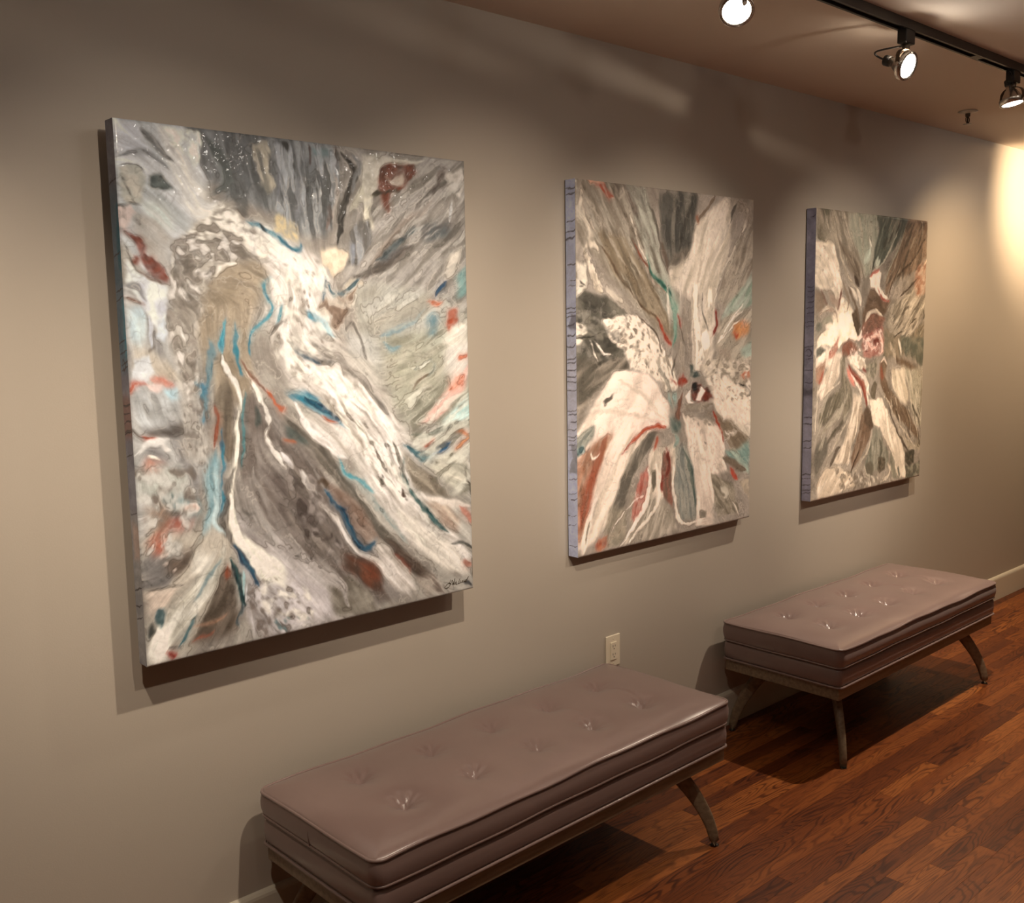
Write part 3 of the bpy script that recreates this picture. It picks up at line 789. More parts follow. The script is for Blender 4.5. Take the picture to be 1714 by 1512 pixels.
def paint_sheet(sh, ops):
    seed = sh.seed
    def late(op):
        if op[0] == 'cells': return True
        if op[0] == 'stroke': return max(p[2] for p in op[1]) < (13 if seed == 1 else 17)
        return op[2].get('soft', 6) <= 5 or op[2].get('hole', False)
    for op in ops:
        if op[0] == 'stroke': sh.guide(op[1])
        elif op[0] == 'patch' and op[2].get('ang') is not None and len(op[1]) > 4:
            c = np.mean(np.array(op[1], float)[:, :2], 0); a = math.radians(op[2]['ang'])
            sh.guide([(c[0]-70*math.cos(a), c[1]-70*math.sin(a), 45), (c[0]+70*math.cos(a), c[1]+70*math.sin(a), 45)])
    sh.finish_flow()
    for ph in (False, True):
        for k, op in enumerate(ops):
            if late(op) != ph: continue
            a = dict(op[2]); a['sd'] = k
            getattr(sh, op[0])(op[1], **a)
        if not ph:
            sh.col = sh.smear(sh.col, 22.0 if seed == 1 else 17.0, 12)
            # streaks of unmixed pigment dragged along the pour
            n = np.random.RandomState(seed).rand(sh.ny, sh.nx, 1)*2-1
            st = sh.smear(n, 60.0, 24)[..., 0]; st /= st.std()
            n2 = vnoise(sh.X/9, sh.Y/9, seed+40)[..., None]; s2 = sh.smear(n2, 70.0, 16)[..., 0]; s2 /= s2.std()
            g = 1+(0.030 if seed == 1 else 0.014)*st+(0.07 if seed == 1 else 0.05)*s2*(0.6+0.5*fbm(sh.X/120, sh.Y/120, 2, seed+41))
            sh.col *= np.clip(g, 0.5, 1.4)[..., None]
    sh.col = sh.smear(sh.col, 6.0, 3)
    # fine contour lines where one pour meets the next
    L = sh.col.mean(-1); B = L.copy()
    for k in range(5):
        B[1:-1, 1:-1] = (B[1:-1, 1:-1]*2+B[:-2, 1:-1]+B[2:, 1:-1]+B[1:-1, :-2]+B[1:-1, 2:])/6
    B = B+0.05*fbm(sh.X/20, sh.Y/20, 3, seed+55)
    gy, gx = np.gradient(B, sh.Hh/(sh.ny-1), sh.W/(sh.nx-1)); gm = np.hypot(gx, gy)+0.0012
    for t, a in ((0.20, -0.20), (0.31, -0.26), (0.42, 0.30), (0.50, -0.30)):
        ln = np.exp(-((B-t)/gm/1.3)**2)*sstep(-0.15, 0.25, fbm(sh.X/45, sh.Y/45, 2, seed+int(t*100)))
        if a < 0: sh.col *= 1+a*ln[..., None]*np.array([0.9, 1.0, 1.1])
        else: sh.col += (0.72-sh.col)*(a*ln)[..., None]
    # thin light and dark veins that follow the pour
    v = fbm(sh.WX/42, sh.WY/42, 3, seed+60); vein = np.exp(-(v/0.05)**2)
    u = fbm(sh.WX/70, sh.WY/70, 2, seed+90)
    sh.col *= (1-0.14*(vein*sstep(0.0, 0.25, u))[..., None]); sh.col += (0.70-sh.col)*(0.14*vein*sstep(0.0, 0.25, -u))[..., None]
    # push the tonal range apart a little, as wet gloss paint does
    L = sh.col.mean(-1, keepdims=True); sh.col *= np.clip((L/0.45)**0.34, 0.5, 1.25)

def tone(c):
    c = np.clip(c, 0, 1); return c*np.maximum(c.mean(-1, keepdims=True), 0.02)**0.34

WARM = {1: (1.03, 1.0, 0.95), 2: (1.09, 0.985, 0.91), 3: (1.10, 0.985, 0.89)}
def build_canvas(name, x0, z1, W, Hh, yfront, depth, step, seed, ops, sideops, gain, label, standoff, sgain=1.0):
    sh = Sheet(W, Hh, step, seed)
    paint_sheet(sh, ops)
    sh.col *= np.array(WARM[seed])
    lum = sh.col.mean(-1)
    sh.hgt += 0.9*fbm(sh.X/26, sh.Y/26, 3, seed+33)+0.9*np.clip(lum, 0, 0.8)
    ss = Sheet(depth*1000, Hh, step, seed+4)
    for k, op in enumerate(sideops):
        a = dict(op[2]); a['sd'] = k
        getattr(ss, op[0])(op[1], **a)
    root = empty(name, (x0, yfront+depth, z1-Hh/1000)); tag(root, label, 'painting', 'poured abstract canvases on the wall')
    ny, nx = sh.ny, sh.nx
    # front grid: x right, y away from the wall is negative
    bx = np.minimum(sh.X, W-sh.X); by = np.minimum(sh.Y, Hh-sh.Y); e = np.minimum(bx, by)
    fall = np.exp(-e/2.5)
    Yf = -depth-0.001*sh.hgt*(1-fall)+0.0035*fall
    V = np.stack([sh.X/1000, Yf, (Hh-sh.Y)/1000], -1).reshape(-1, 3)
    col = np.concatenate([tone(sh.col).reshape(-1, 3)*gain, np.ones((nx*ny, 1))], 1)
    ii = np.arange(nx*ny).reshape(ny, nx)
    F = np.stack([ii[1:, :-1], ii[1:, 1:], ii[:-1, 1:], ii[:-1, :-1]], -1).reshape(-1, 4)
    def mesh(nm, V, F, col, m, parent):
        me = bpy.data.meshes.new(nm)
        me.vertices.add(len(V)); me.vertices.foreach_set('co', V.astype(np.float32).ravel())
        me.loops.add(F.size); me.loops.foreach_set('vertex_index', F.astype(np.int32).ravel())
        me.polygons.add(len(F)); me.polygons.foreach_set('loop_start', np.arange(0, F.size, 4, dtype=np.int32))
        me.update(calc_edges=True)
        me.polygons.foreach_set('use_smooth', np.ones(len(F), bool))
        at = me.color_attributes.new('paint', 'FLOAT_COLOR', 'POINT'); at.data.foreach_set('color', col.astype(np.float32).ravel())
        me.update(); return new_obj(nm, me, m, parent)
    fo = mesh('painted_front', V, F, col, M['paint'], root)
    # left side strip (wrapped edge); the side sheet's x runs from the wall to the front
    def side(nm, cols, P0, flip, sgain=1.0):
        n, k = cols.shape[:2]
        ii = np.arange(n*k).reshape(n, k)
        F = np.stack([ii[1:, :-1], ii[1:, 1:], ii[:-1, 1:], ii[:-1, :-1]], -1).reshape(-1, 4)
        if flip: F = F[:, ::-1]
        c = np.concatenate([tone(cols).reshape(-1, 3)*(gain*sgain), np.ones((n*k, 1))], 1)
        return mesh(nm, P0.reshape(-1, 3), F, c, M['paint_dull'], root)
    dm = depth-0.0035
    P = np.stack([np.zeros_like(ss.X), -ss.X/(depth*1000)*dm, (Hh-ss.Y)/1000], -1); side('wrapped_edge', ss.col, P, False, sgain)
    P = P.copy(); P[..., 0] = W/1000; rc = np.repeat(sh.col[:, -1:], ss.nx, 1)[:, :]
    rr = rc[np.clip((np.linspace(0, ny-1, ss.ny)).astype(int), 0, ny-1)]
    side('wrapped_edge', rr, P, True)
    for nm, rowi, zz, fl in (('wrapped_edge', 0, Hh/1000, True), ('wrapped_edge', ny-1, 0.0, False)):
        k = 6
        Xg = np.repeat((sh.x/1000)[:, None], k, 1); Yg = np.repeat(np.linspace(0, -dm, k)[None, :], nx, 0)
        P = np.stack([Xg, Yg, np.full_like(Xg, zz)], -1)
        side(nm, np.repeat(sh.col[rowi][:, None], k, 1), P, fl)
    # stretcher bars behind, and spacer cleat when the canvas stands off the wall
    t = 0.004
    for nm, (a, b, c_, d_) in {'stretcher_bar': (t, W/1000-t, t, 0.045), 'stretcher_bar.t': (t, W/1000-t, Hh/1000-0.045, Hh/1000-t), 'stretcher_bar.l': (t, 0.045, 0.046, Hh/1000-0.046), 'stretcher_bar.r': (W/1000-0.045, W/1000-t, 0.046, Hh/1000-0.046)}.items():
        bm = bmesh.new(); add_box(bm, a, b, -depth+0.012, -0.0005, c_, d_, 0.002, 1); bm_obj('stretcher_bar', bm, M['stretcher'], root)
    bm = bmesh.new(); add_box(bm, 0.15, W/1000-0.15, -0.018, standoff-0.0005, Hh/1000-0.12, Hh/1000-0.05, 0.001, 1); bm_obj('hanging_cleat', bm, M['stretcher'], root)
    return root, fo

DATA = {}
DATA['P1'] = [
('patch',[[-60,-60],[1100,-60],[1100,1400],[-60,1400]],dict(c2=(192,195,197),fr=45,c1=(170,168,168))),
('patch',[[-11,-7],[155,-7],[222,102],[194,208],[137,287],[111,357],[61,358],[-2,266]],dict(c2=(188,202,217),ang=40,fr=26,soft=10,c1=(207,219,236))),
('patch',[[155,-14],[586,-12],[579,156],[544,242],[459,231],[409,196],[344,171],[273,161],[222,116]],dict(c2=(166,178,192),ang=82,fr=12,soft=9,c1=(129,138,149))),
('patch',[[567,-3],[1022,-3],[1027,464],[814,395],[714,347],[598,349],[566,241]],dict(c2=(184,186,191),ang=-42,fr=13,soft=12,c1=(154,154,154))),
('patch',[[617,349],[815,362],[1032,429],[1031,641],[910,739],[801,765],[703,624],[630,492]],dict(c2=(190,197,200),ang=-25,fr=18,soft=14,c1=(172,175,173))),
('patch',[[708,493],[1031,464],[1032,857],[864,805],[741,693]],dict(c2=(190,199,195),ang=-30,fr=14,soft=14,c1=(162,167,158))),
('patch',[[740,710],[1034,784],[1022,1223],[899,1075],[817,905]],dict(c2=(172,173,173),ang=35,fr=16,soft=14,c1=(198,202,205))),
('patch',[[-16,372],[121,315],[111,482],[162,626],[184,773],[126,972],[-10,1036],[-15,671]],dict(c2=(168,173,183),ang=70,fr=22,soft=14,c1=(194,202,212))),
('patch',[[2,953],[237,959],[247,1083],[125,1256],[4,1265]],dict(c2=(180,180,178),ang=-55,fr=18,soft=12,c1=(202,202,200))),
('patch',[[257,602],[352,667],[501,852],[646,1053],[784,1233],[520,1265],[364,1104],[263,932],[252,750]],dict(c2=(170,169,173),ang=58,fr=13,soft=12,c1=(144,137,137))),
('patch',[[248,915],[368,1010],[524,1166],[597,1282],[270,1259],[247,1083]],dict(c2=(176,175,183),ang=45,fr=16,soft=14,c1=(202,204,214))),
('patch',[[110,371],[138,274],[232,206],[342,222],[404,293],[364,427],[308,545],[269,662],[190,671],[118,609],[96,482]],dict(c2=(218,223,229),fr=14,lo=-0.1,hi=0.6,soft=8,jag=6,c1=(170,169,168))),
('patch',[[194,380],[237,328],[280,303],[323,297],[366,315],[363,364],[328,418],[314,462],[305,535],[317,609],[277,656],[219,653],[207,594],[184,555],[167,498],[175,441]],dict(c2=(174,165,151),fr=40,soft=10,jag=5,c1=(188,180,168))),
('stroke',[[284,246,39.2],[404,293,76.2],[460,397,98.1],[480,520,91.4],[548,632,85.9],[658,753,86.6],[744,896,86.4],[845,1049,86.4],[977,1169,74.5]],dict(c2=(198,199,202),fr=7,soft=0.3,jag=5,relief=0.8,c1=(229,232,241))),
('stroke',[[214,256,14.7],[293,231,24.2],[373,249,31.3],[455,306,42.2]],dict(c2=(210,212,217),fr=6,soft=0.4,jag=5,c1=(233,239,243))),
('stroke',[[194,380,12.6],[185,353,10.6],[207,319,10.7],[249,304,7.9]],dict(soft=0.5,jag=4,op=0.7,c1=(212,215,217))),
('stroke',[[221,347,5.9],[248,318,6.9],[280,313,5]],dict(soft=0.5,jag=3,c1=(233,239,243))),
('stroke',[[113,17,18.3],[143,72,27.9],[169,128,33],[205,190,28.8],[236,169,19.5]],dict(c2=(208,217,229),fr=9,soft=0.45,jag=4,op=0.9,relief=0.5,c1=(229,236,243))),
('patch',[[162,247],[204,208],[257,168],[302,203],[294,241],[232,244],[201,264],[165,270]],dict(c2=(178,178,178),fr=12,lo=0,hi=0.7,soft=5,jag=6,c1=(233,239,243))),
('stroke',[[131,271,6.6],[166,256,5.7],[202,231,4.8],[242,243,3.9]],dict(soft=0.4,jag=4,op=0.8,c1=(168,165,163))),
('stroke',[[126,271,2.3],[119,322,2.8],[121,367,2.4]],dict(soft=0.5,jag=2,c1=(233,239,243))),
('stroke',[[67,23,8.9],[89,42,10],[115,70,6.4],[133,82,3.7]],dict(c2=(152,160,171),soft=0.5,c1=(121,128,134))),
('stroke',[[4,85,3.5],[32,74,5.3],[68,68,6.3],[100,81,5.5],[118,97,3.7]],dict(soft=0.6,op=0.8,c1=(152,162,175))),
('patch',[[10,106],[48,99],[67,123],[61,181],[29,187],[10,167]],dict(c2=(192,202,205),fr=14,soft=3,jag=2,c1=(208,212,212))),
('stroke',[[10,105,1.1],[44,100,1.1],[67,121,1.1]],dict(soft=0.5,c1=(93,97,100))),
('stroke',[[13,119,1.1],[27,153,1.1],[47,191,1.1]],dict(soft=0.5,c1=(111,114,117))),
('patch',[[75,118],[99,106],[112,124],[134,145],[110,146],[78,144]],dict(c2=(132,152,161),fr=8,soft=4,jag=2,c1=(93,117,124))),
('stroke',[[61,181,18.1],[97,205,27.6],[124,240,18.7]],dict(c2=(208,219,226),soft=0.6,op=0.7,c1=(198,219,226))),
('patch',[[4,191],[34,187],[42,204],[16,245],[4,233]],dict(soft=3,jag=2,c1=(218,210,217))),
('stroke',[[-3,193,1.8],[29,184,1.8],[61,186,1.8]],dict(soft=0.5,c1=(87,91,93))),
('stroke',[[18,188,0.9],[18,219,0.9]],dict(soft=0.5,c1=(97,99,100))),
('patch',[[41,209],[87,215],[122,258],[108,331],[71,323],[46,279],[34,244]],dict(c2=(200,206,214),fr=18,soft=8,c1=(188,189,192))),
('patch',[[8,243],[24,247],[43,257],[57,281],[56,297],[77,309],[99,336],[112,354],[104,365],[79,354],[61,337],[44,306],[33,275],[20,254]],dict(c2=(159,74,51),fr=9,soft=3,jag=3,relief=0.6,c1=(186,78,44))),
('stroke',[[23,320,5.4],[35,311,4.5],[28,306,2.7]],dict(soft=0.4,c1=(179,81,49))),
('stroke',[[38,337,3.6],[55,355,6.4],[73,364,5.5],[96,372,2.8]],dict(soft=0.5,jag=2,c1=(135,91,75))),
('stroke',[[6,276,1.3],[17,307,1.3],[33,337,1.4],[55,355,1.4]],dict(soft=0.5,c1=(105,97,90))),
('patch',[[8,307],[33,337],[69,359],[110,377],[102,436],[79,496],[42,413],[8,369]],dict(c2=(198,210,234),fr=24,soft=4,jag=3,relief=0.6,c1=(218,232,243))),
('stroke',[[4,396,4.5],[24,402,2.7],[47,409,1.8]],dict(soft=0.5,c1=(155,100,82))),
('stroke',[[8,369,9],[31,373,7.3],[50,402,2.7]],dict(soft=0.6,c1=(152,158,171))),
('patch',[[5,418],[47,413],[47,481],[23,503],[0,494]],dict(c2=(206,228,243),fr=20,soft=7,c1=(184,215,241))),
('stroke',[[54,441,4.6],[57,477,5.5],[50,518,3.2]],dict(soft=0.4,c1=(198,212,236))),
('stroke',[[45,520,4.2],[59,511,2.8]],dict(soft=0.4,c1=(121,108,95))),
('patch',[[73,450],[92,441],[100,468],[89,500],[70,491]],dict(soft=4,c1=(202,219,241))),
('patch',[[7,503],[45,518],[105,547],[122,595],[83,588],[41,581],[5,562]],dict(c2=(206,208,209),fr=18,soft=8,c1=(192,189,183))),
('patch',[[7,539],[44,534],[51,568],[36,590],[6,584]],dict(soft=3,jag=2,c1=(208,221,239))),
('stroke',[[2,616,4.6],[8,596,5.5],[27,588,4.1],[40,591,3.7]],dict(soft=0.4,jag=2,c1=(222,104,72))),
('stroke',[[50,580,3.7],[69,585,5.6],[88,593,6.6],[107,601,3.8]],dict(c2=(226,173,167),fr=5,soft=0.4,jag=3,c1=(223,110,80))),
('stroke',[[45,595,7.4],[63,606,9.4],[78,597,6.6]],dict(soft=0.5,c1=(229,215,222))),
('patch',[[77,609],[111,608],[119,637],[94,645]],dict(soft=5,c1=(180,217,243))),
('patch',[[8,593],[44,605],[72,615],[80,648],[4,643]],dict(c2=(162,169,180),fr=14,soft=6,c1=(198,210,226))),
('stroke',[[312,207,3.5],[338,215,5.6],[365,228,5.1],[386,241,5.2],[413,255,6.3],[423,259,5.3]],dict(c2=(121,184,212),fr=4,soft=0.45,jag=3,c1=(42,140,183))),
('stroke',[[390,241,5.2],[412,258,5.3],[434,272,5.3],[457,271,4.8],[462,256,3.2]],dict(c2=(68,168,206),fr=4,soft=0.4,jag=2,c1=(31,133,178))),
('stroke',[[354,216,3.6],[362,228,4.1],[370,237,3.1]],dict(soft=0.4,c1=(59,88,107))),
('stroke',[[370,344,2.6],[352,364,4.7],[359,394,4.2],[374,423,4.2],[359,443,4.7],[325,467,4.1],[310,496,3.6],[305,535,2.6]],dict(c2=(37,142,188),fr=4,soft=0.5,jag=2,c1=(63,180,216))),
('stroke',[[402,413,3.2],[393,438,3.7],[381,458,2.6]],dict(soft=0.5,c1=(73,168,200))),
('stroke',[[414,453,3.2],[380,468,4.2],[368,487,3.2]],dict(soft=0.4,jag=2,c1=(129,125,122))),
('stroke',[[246,447,5],[237,475,7],[227,509,8.5],[229,528,4.5]],dict(c2=(88,197,233),fr=5,soft=0.45,jag=3,c1=(48,167,213))),
('stroke',[[272,459,3],[273,485,4.6],[271,519,4.6],[275,553,3.1],[278,583,2.6]],dict(soft=0.5,jag=2,c1=(62,164,201))),
('stroke',[[195,498,4.9],[201,527,9.9],[199,560,7.9],[202,589,6.9],[186,612,8.9],[176,645,7.9]],dict(c2=(134,173,195),fr=6,soft=0.5,jag=4,c1=(68,150,188))),
('stroke',[[156,596,2.4],[171,602,4.9],[186,600,3.9]],dict(soft=0.5,jag=2,c1=(73,168,211))),
('stroke',[[226,532,4],[235,557,6],[254,587,5.1],[268,622,6.1],[277,656,8.2]],dict(soft=0.35,jag=3,relief=0.6,c1=(224,232,241))),
('stroke',[[292,579,3.1],[312,604,4.7],[322,634,5.2],[331,662,5.2]],dict(soft=0.4,jag=3,c1=(233,239,243))),
('stroke',[[283,549,2],[303,584,3.6],[334,615,3.7],[360,652,4.2]],dict(soft=0.5,jag=2,op=0.8,c1=(159,99,79))),
('stroke',[[259,602,8.1],[268,632,7.1],[278,657,5.6],[265,700,5.1],[256,764,6.2],[248,808,5.1],[238,846,5.6],[239,896,7.7],[245,957,10.4],[264,1011,18.9],[300,1058,27.7],[354,1109,35],[421,1164,33.8]],dict(soft=0.22,jag=3,relief=1,c1=(237,243,243))),
('stroke',[[290,633,5.1],[282,682,4.6],[279,731,4.6],[271,775,4.1],[264,809,3.6]],dict(soft=0.5,jag=2,op=0.8,c1=(82,168,189))),
('stroke',[[302,604,2.6],[323,625,4.2],[337,661,4.7],[347,707,4.2],[339,746,4.8],[354,778,5.3],[380,811,6.5],[394,833,3.3]],dict(soft=0.35,jag=4,relief=0.5,c1=(231,236,243))),
('stroke',[[320,670,6.3],[325,695,7.3],[318,719,5.2]],dict(soft=0.6,op=0.7,c1=(93,121,124))),
('stroke',[[350,627,3.2],[371,663,4.3],[387,679,6.4],[401,675,3.2]],dict(soft=0.5,jag=3,c1=(221,118,79))),
('stroke',[[238,601,24.1],[229,673,25.2],[230,747,20.3],[227,805,15.3]],dict(c2=(144,136,127),fr=12,soft=0.25,c1=(160,154,144))),
('stroke',[[248,813,5.1],[233,846,8.2],[227,895,8.2],[214,943,10.2],[228,985,9.3],[237,1016,7.3]],dict(c2=(156,156,158),fr=5,soft=0.3,jag=3,c1=(125,123,124))),
('stroke',[[219,712,3.5],[214,755,4],[214,804,4.6],[214,844,4.1],[217,893,3.6],[204,931,3.1]],dict(c2=(73,168,206),fr=4,soft=0.45,jag=3,c1=(33,133,181))),
('stroke',[[207,657,4],[210,691,4.5],[202,734,4],[196,758,2.5]],dict(soft=0.5,jag=2,c1=(190,103,74))),
('stroke',[[198,768,15],[190,816,19.1],[192,870,23.2],[200,911,22.3],[177,947,15.1],[160,974,7]],dict(c2=(168,208,229),fr=9,soft=0.5,jag=5,op=0.85,c1=(123,180,207))),
('stroke',[[182,598,11.8],[185,637,7.9],[177,684,6.9],[171,698,3.9]],dict(c2=(121,175,202),fr=5,soft=0.5,jag=4,c1=(56,152,205))),
('stroke',[[191,880,6],[200,911,5.1],[188,939,7.1],[218,973,5.1]],dict(soft=0.5,jag=3,c1=(190,219,236))),
('stroke',[[242,1012,4.7],[262,1051,6.8],[276,1084,6.4],[297,1119,5.3],[307,1131,2.7]],dict(c2=(49,132,180),fr=4,soft=0.4,jag=3,c1=(24,87,141))),
('stroke',[[227,1040,6.2],[239,1072,7.8],[245,1109,8.4],[256,1152,7.4],[261,1169,5.3]],dict(c2=(40,127,138),fr=4,soft=0.35,jag=3,c1=(28,93,110))),
('stroke',[[255,1080,4.2],[259,1112,3.7],[262,1143,3.2]],dict(soft=0.4,c1=(172,215,231))),
('stroke',[[267,1113,2.1],[268,1144,2.1],[264,1164,2.1]],dict(soft=0.4,c1=(212,223,241))),
('stroke',[[256,1168,6.3],[249,1187,5.3],[234,1204,5.3],[239,1226,4.2]],dict(c2=(152,169,185),fr=4,soft=0.4,jag=3,c1=(93,123,139))),
('stroke',[[221,1054,4.1],[223,1075,5.2],[219,1094,3.1]],dict(soft=0.6,op=0.9,c1=(189,99,64))),
('patch',[[214,1043],[225,1075],[238,1139],[233,1178],[236,1230],[182,1239],[114,1234],[143,1180],[178,1117]],dict(c2=(152,143,137),ang=-60,fr=14,soft=8,c1=(129,119,110))),
('stroke',[[112,1193,3],[163,1194,4.1],[206,1183,3.1]],dict(soft=0.7,op=0.7,c1=(205,164,142))),
('stroke',[[120,1230,3],[151,1227,4.1],[172,1216,2.6]],dict(soft=0.6,op=0.8,c1=(202,120,99))),
('stroke',[[215,1013,10.3],[192,1059,18.4],[148,1101,26.2],[105,1142,29.8],[51,1199,31.2],[19,1251,24.2]],dict(c2=(198,202,200),fr=9,soft=0.4,jag=4,relief=0.5,c1=(222,228,231))),
('stroke',[[203,1041,4.6],[170,1075,5.1],[142,1110,4],[126,1126,2.5]],dict(soft=0.5,op=0.8,c1=(136,175,195))),
('stroke',[[124,1161,4],[109,1192,5],[95,1224,4.5],[79,1240,3]],dict(c2=(132,165,173),fr=4,soft=0.5,jag=2,c1=(83,145,168))),
('patch',[[6,1079],[83,1088],[56,1127],[25,1145],[7,1136]],dict(soft=6,c1=(216,208,205))),
('patch',[[31,1132],[48,1133],[52,1151],[40,1177],[28,1170],[25,1150]],dict(c2=(142,171,185),fr=9,soft=3,jag=2,c1=(99,136,149))),
('patch',[[7,1175],[17,1158],[19,1183],[7,1204]],dict(soft=4,c1=(111,119,122))),
('patch',[[7,1214],[33,1171],[67,1188],[53,1259],[13,1269],[0,1246]],dict(soft=6,jag=4,c1=(233,239,243))),
('stroke',[[48,1248,4.4],[63,1254,6.9],[77,1260,5]],dict(soft=0.4,jag=4,c1=(205,78,69))),
('stroke',[[59,1236,2],[89,1240,2]],dict(soft=0.4,c1=(111,106,105))),
('stroke',[[6,1079,1.7],[49,1082,1.7],[98,1083,1.7]],dict(soft=0.5,c1=(119,119,120))),
('patch',[[1,997],[58,1006],[79,1068],[68,1086],[1,1073]],dict(soft=6,c1=(152,154,161))),
('patch',[[34,706],[82,700],[131,700],[134,724],[94,730],[42,725]],dict(c2=(152,152,156),fr=12,soft=8,c1=(111,104,103))),
('stroke',[[30,719,2.8],[42,727,4.2],[54,726,2.4]],dict(soft=0.5,c1=(205,89,50))),
('stroke',[[7,764,3.7],[31,743,7.5],[60,736,8.5],[89,734,4.8]],dict(soft=0.4,jag=4,c1=(224,232,243))),
('stroke',[[70,742,5.7],[78,757,4.8],[90,758,2.9]],dict(soft=0.4,c1=(229,234,243))),
('patch',[[22,774],[44,772],[67,784],[56,801],[28,803]],dict(c2=(216,163,147),fr=9,soft=6,c1=(201,111,86))),
('stroke',[[37,767,2.8],[48,772,3.3],[60,778,2.4]],dict(soft=0.4,c1=(239,243,243))),
('stroke',[[-19,689,1.4],[-3,693,1.4],[14,713,1.8],[33,724,1.9]],dict(soft=0.5,c1=(121,106,98))),
('patch',[[4,805],[76,794],[133,824],[121,862],[53,862],[6,847]],dict(c2=(202,212,217),fr=20,soft=14,op=0.8,c1=(188,204,205))),
('patch',[[55,863],[77,856],[94,868],[85,881],[64,879]],dict(soft=5,jag=3,c1=(87,130,139))),
('patch',[[85,886],[115,875],[155,890],[164,916],[127,925],[98,916]],dict(c2=(162,202,219),fr=9,soft=7,c1=(113,175,197))),
('patch',[[114,894],[135,890],[159,905],[148,918],[123,910]],dict(soft=3,c1=(229,228,234))),
('patch',[[122,898],[144,898],[150,910],[128,908]],dict(soft=4,c1=(206,152,129))),
('patch',[[22,887],[71,874],[93,916],[66,950],[31,973],[19,934]],dict(c2=(200,193,188),fr=11,soft=9,c1=(166,141,129))),
('patch',[[68,926],[103,917],[132,931],[126,949],[86,953],[67,945]],dict(c2=(181,103,85),fr=11,soft=6,c1=(204,104,78))),
('patch',[[20,962],[43,946],[61,968],[59,992],[39,1003],[26,982]],dict(c2=(225,162,146),fr=8,soft=6,c1=(213,117,93))),
('patch',[[64,993],[123,998],[132,1019],[89,1060],[66,1046]],dict(soft=9,c1=(142,130,124))),
('cells',[[9,951],[66,960],[90,1051],[60,1055],[16,990]],dict(c=(224,215,217),n=10,r0=3,r1=9)),
('patch',[[133,1009],[163,1009],[193,1029],[160,1063],[125,1057]],dict(soft=7,c1=(218,223,226))),
('patch',[[8,589],[54,606],[116,614],[117,675],[82,700],[29,701],[8,662]],dict(c2=(172,180,190),fr=16,soft=8,c1=(202,215,231))),
('patch',[[117,637],[176,617],[170,712],[198,758],[160,798],[116,775],[125,713]],dict(c2=(172,171,173),fr=8,soft=8,lo=-0.1,hi=0.5,c1=(198,202,207))),
('cells',[[123,666],[193,671],[174,829],[134,805]],dict(c=(142,136,134),n=26,r0=1.5,r1=4)),
('stroke',[[296,813,6.3],[320,886,8.5],[345,951,7.5],[381,1019,8.8],[437,1081,9]],dict(soft=0.6,op=0.7,c1=(178,178,183))),
('stroke',[[252,828,10.3],[275,901,18.8],[305,966,21.2],[358,1031,16.3]],dict(c2=(166,165,168),fr=9,soft=0.6,op=0.8,c1=(192,195,202))),
('patch',[[318,815],[390,854],[468,937],[474,1034],[416,1035],[363,933]],dict(c2=(162,158,161),ang=55,fr=12,soft=12,c1=(138,130,132))),
('stroke',[[269,920,2.1],[284,938,2.6],[301,937,1.6]],dict(soft=0.5,op=0.7,c1=(105,108,107))),
('stroke',[[414,1067,4.5],[429,1064,2.8]],dict(soft=0.5,c1=(105,104,103))),
('stroke',[[437,843,7.7],[459,883,6.7],[480,906,5.7]],dict(soft=0.6,c1=(212,217,226))),
('stroke',[[384,791,7.6],[403,814,8.7],[408,835,4.4]],dict(soft=0.5,c1=(216,221,234))),
('patch',[[274,1125],[353,1129],[432,1187],[464,1248],[369,1276],[289,1258],[259,1205]],dict(c2=(166,162,166),fr=11,lo=0,hi=0.6,soft=8,jag=5,c1=(208,212,226))),
('cells',[[274,1125],[410,1162],[454,1246],[346,1271],[269,1227]],dict(c=(148,141,141),n=38,r0=1.5,r1=6)),
('cells',[[343,1217],[455,1224],[441,1265],[346,1260]],dict(c=(129,165,180),n=14,r0=3,r1=8)),
('stroke',[[415,645,13],[456,653,16.5],[502,682,15.7],[543,716,11.4],[579,746,5.8]],dict(c2=(121,189,217),fr=6,soft=0.45,jag=4,c1=(51,157,200))),
('stroke',[[456,653,4.4],[479,667,6.7],[514,688,7.9],[550,709,5.7],[568,726,3.5]],dict(c2=(32,124,168),fr=4,soft=0.45,jag=3,c1=(15,81,134))),
('stroke',[[507,703,2.3],[531,718,2.8],[555,728,2.3]],dict(soft=0.5,c1=(209,118,85))),
('stroke',[[426,666,7.6],[447,714,8.8],[487,759,10.1],[539,801,12.6],[576,826,7]],dict(c2=(212,215,222),fr=6,soft=0.4,c1=(229,232,243))),
('patch',[[448,704],[519,709],[580,740],[628,804],[607,835],[539,801],[481,753]],dict(c2=(192,191,192),ang=45,fr=9,soft=8,c1=(216,219,226))),
('stroke',[[497,661,5.6],[539,684,8],[580,724,8.1],[616,776,8.2],[633,826,5.9]],dict(c2=(192,189,185),fr=5,soft=0.5,op=0.85,c1=(168,160,154))),
('stroke',[[582,692,2.9],[618,743,3.5],[654,790,4.2],[686,837,4.2],[717,880,3.7]],dict(c2=(182,180,180),fr=4,soft=0.5,jag=4,c1=(136,128,122))),
('stroke',[[601,672,3.5],[657,725,4.8],[707,789,4.9],[732,848,4.9],[757,907,5]],dict(c2=(172,171,171),fr=4,soft=0.5,c1=(198,199,205))),
('cells',[[674,781],[721,785],[785,910],[768,999],[729,937],[678,853]],dict(c=(113,108,103),n=16,r0=2,r1=6)),
('patch',[[684,881],[697,888],[703,912],[689,913]],dict(soft=2,c1=(134,132,129))),
('patch',[[753,929],[762,930],[765,953],[756,955]],dict(soft=2,c1=(113,88,78))),
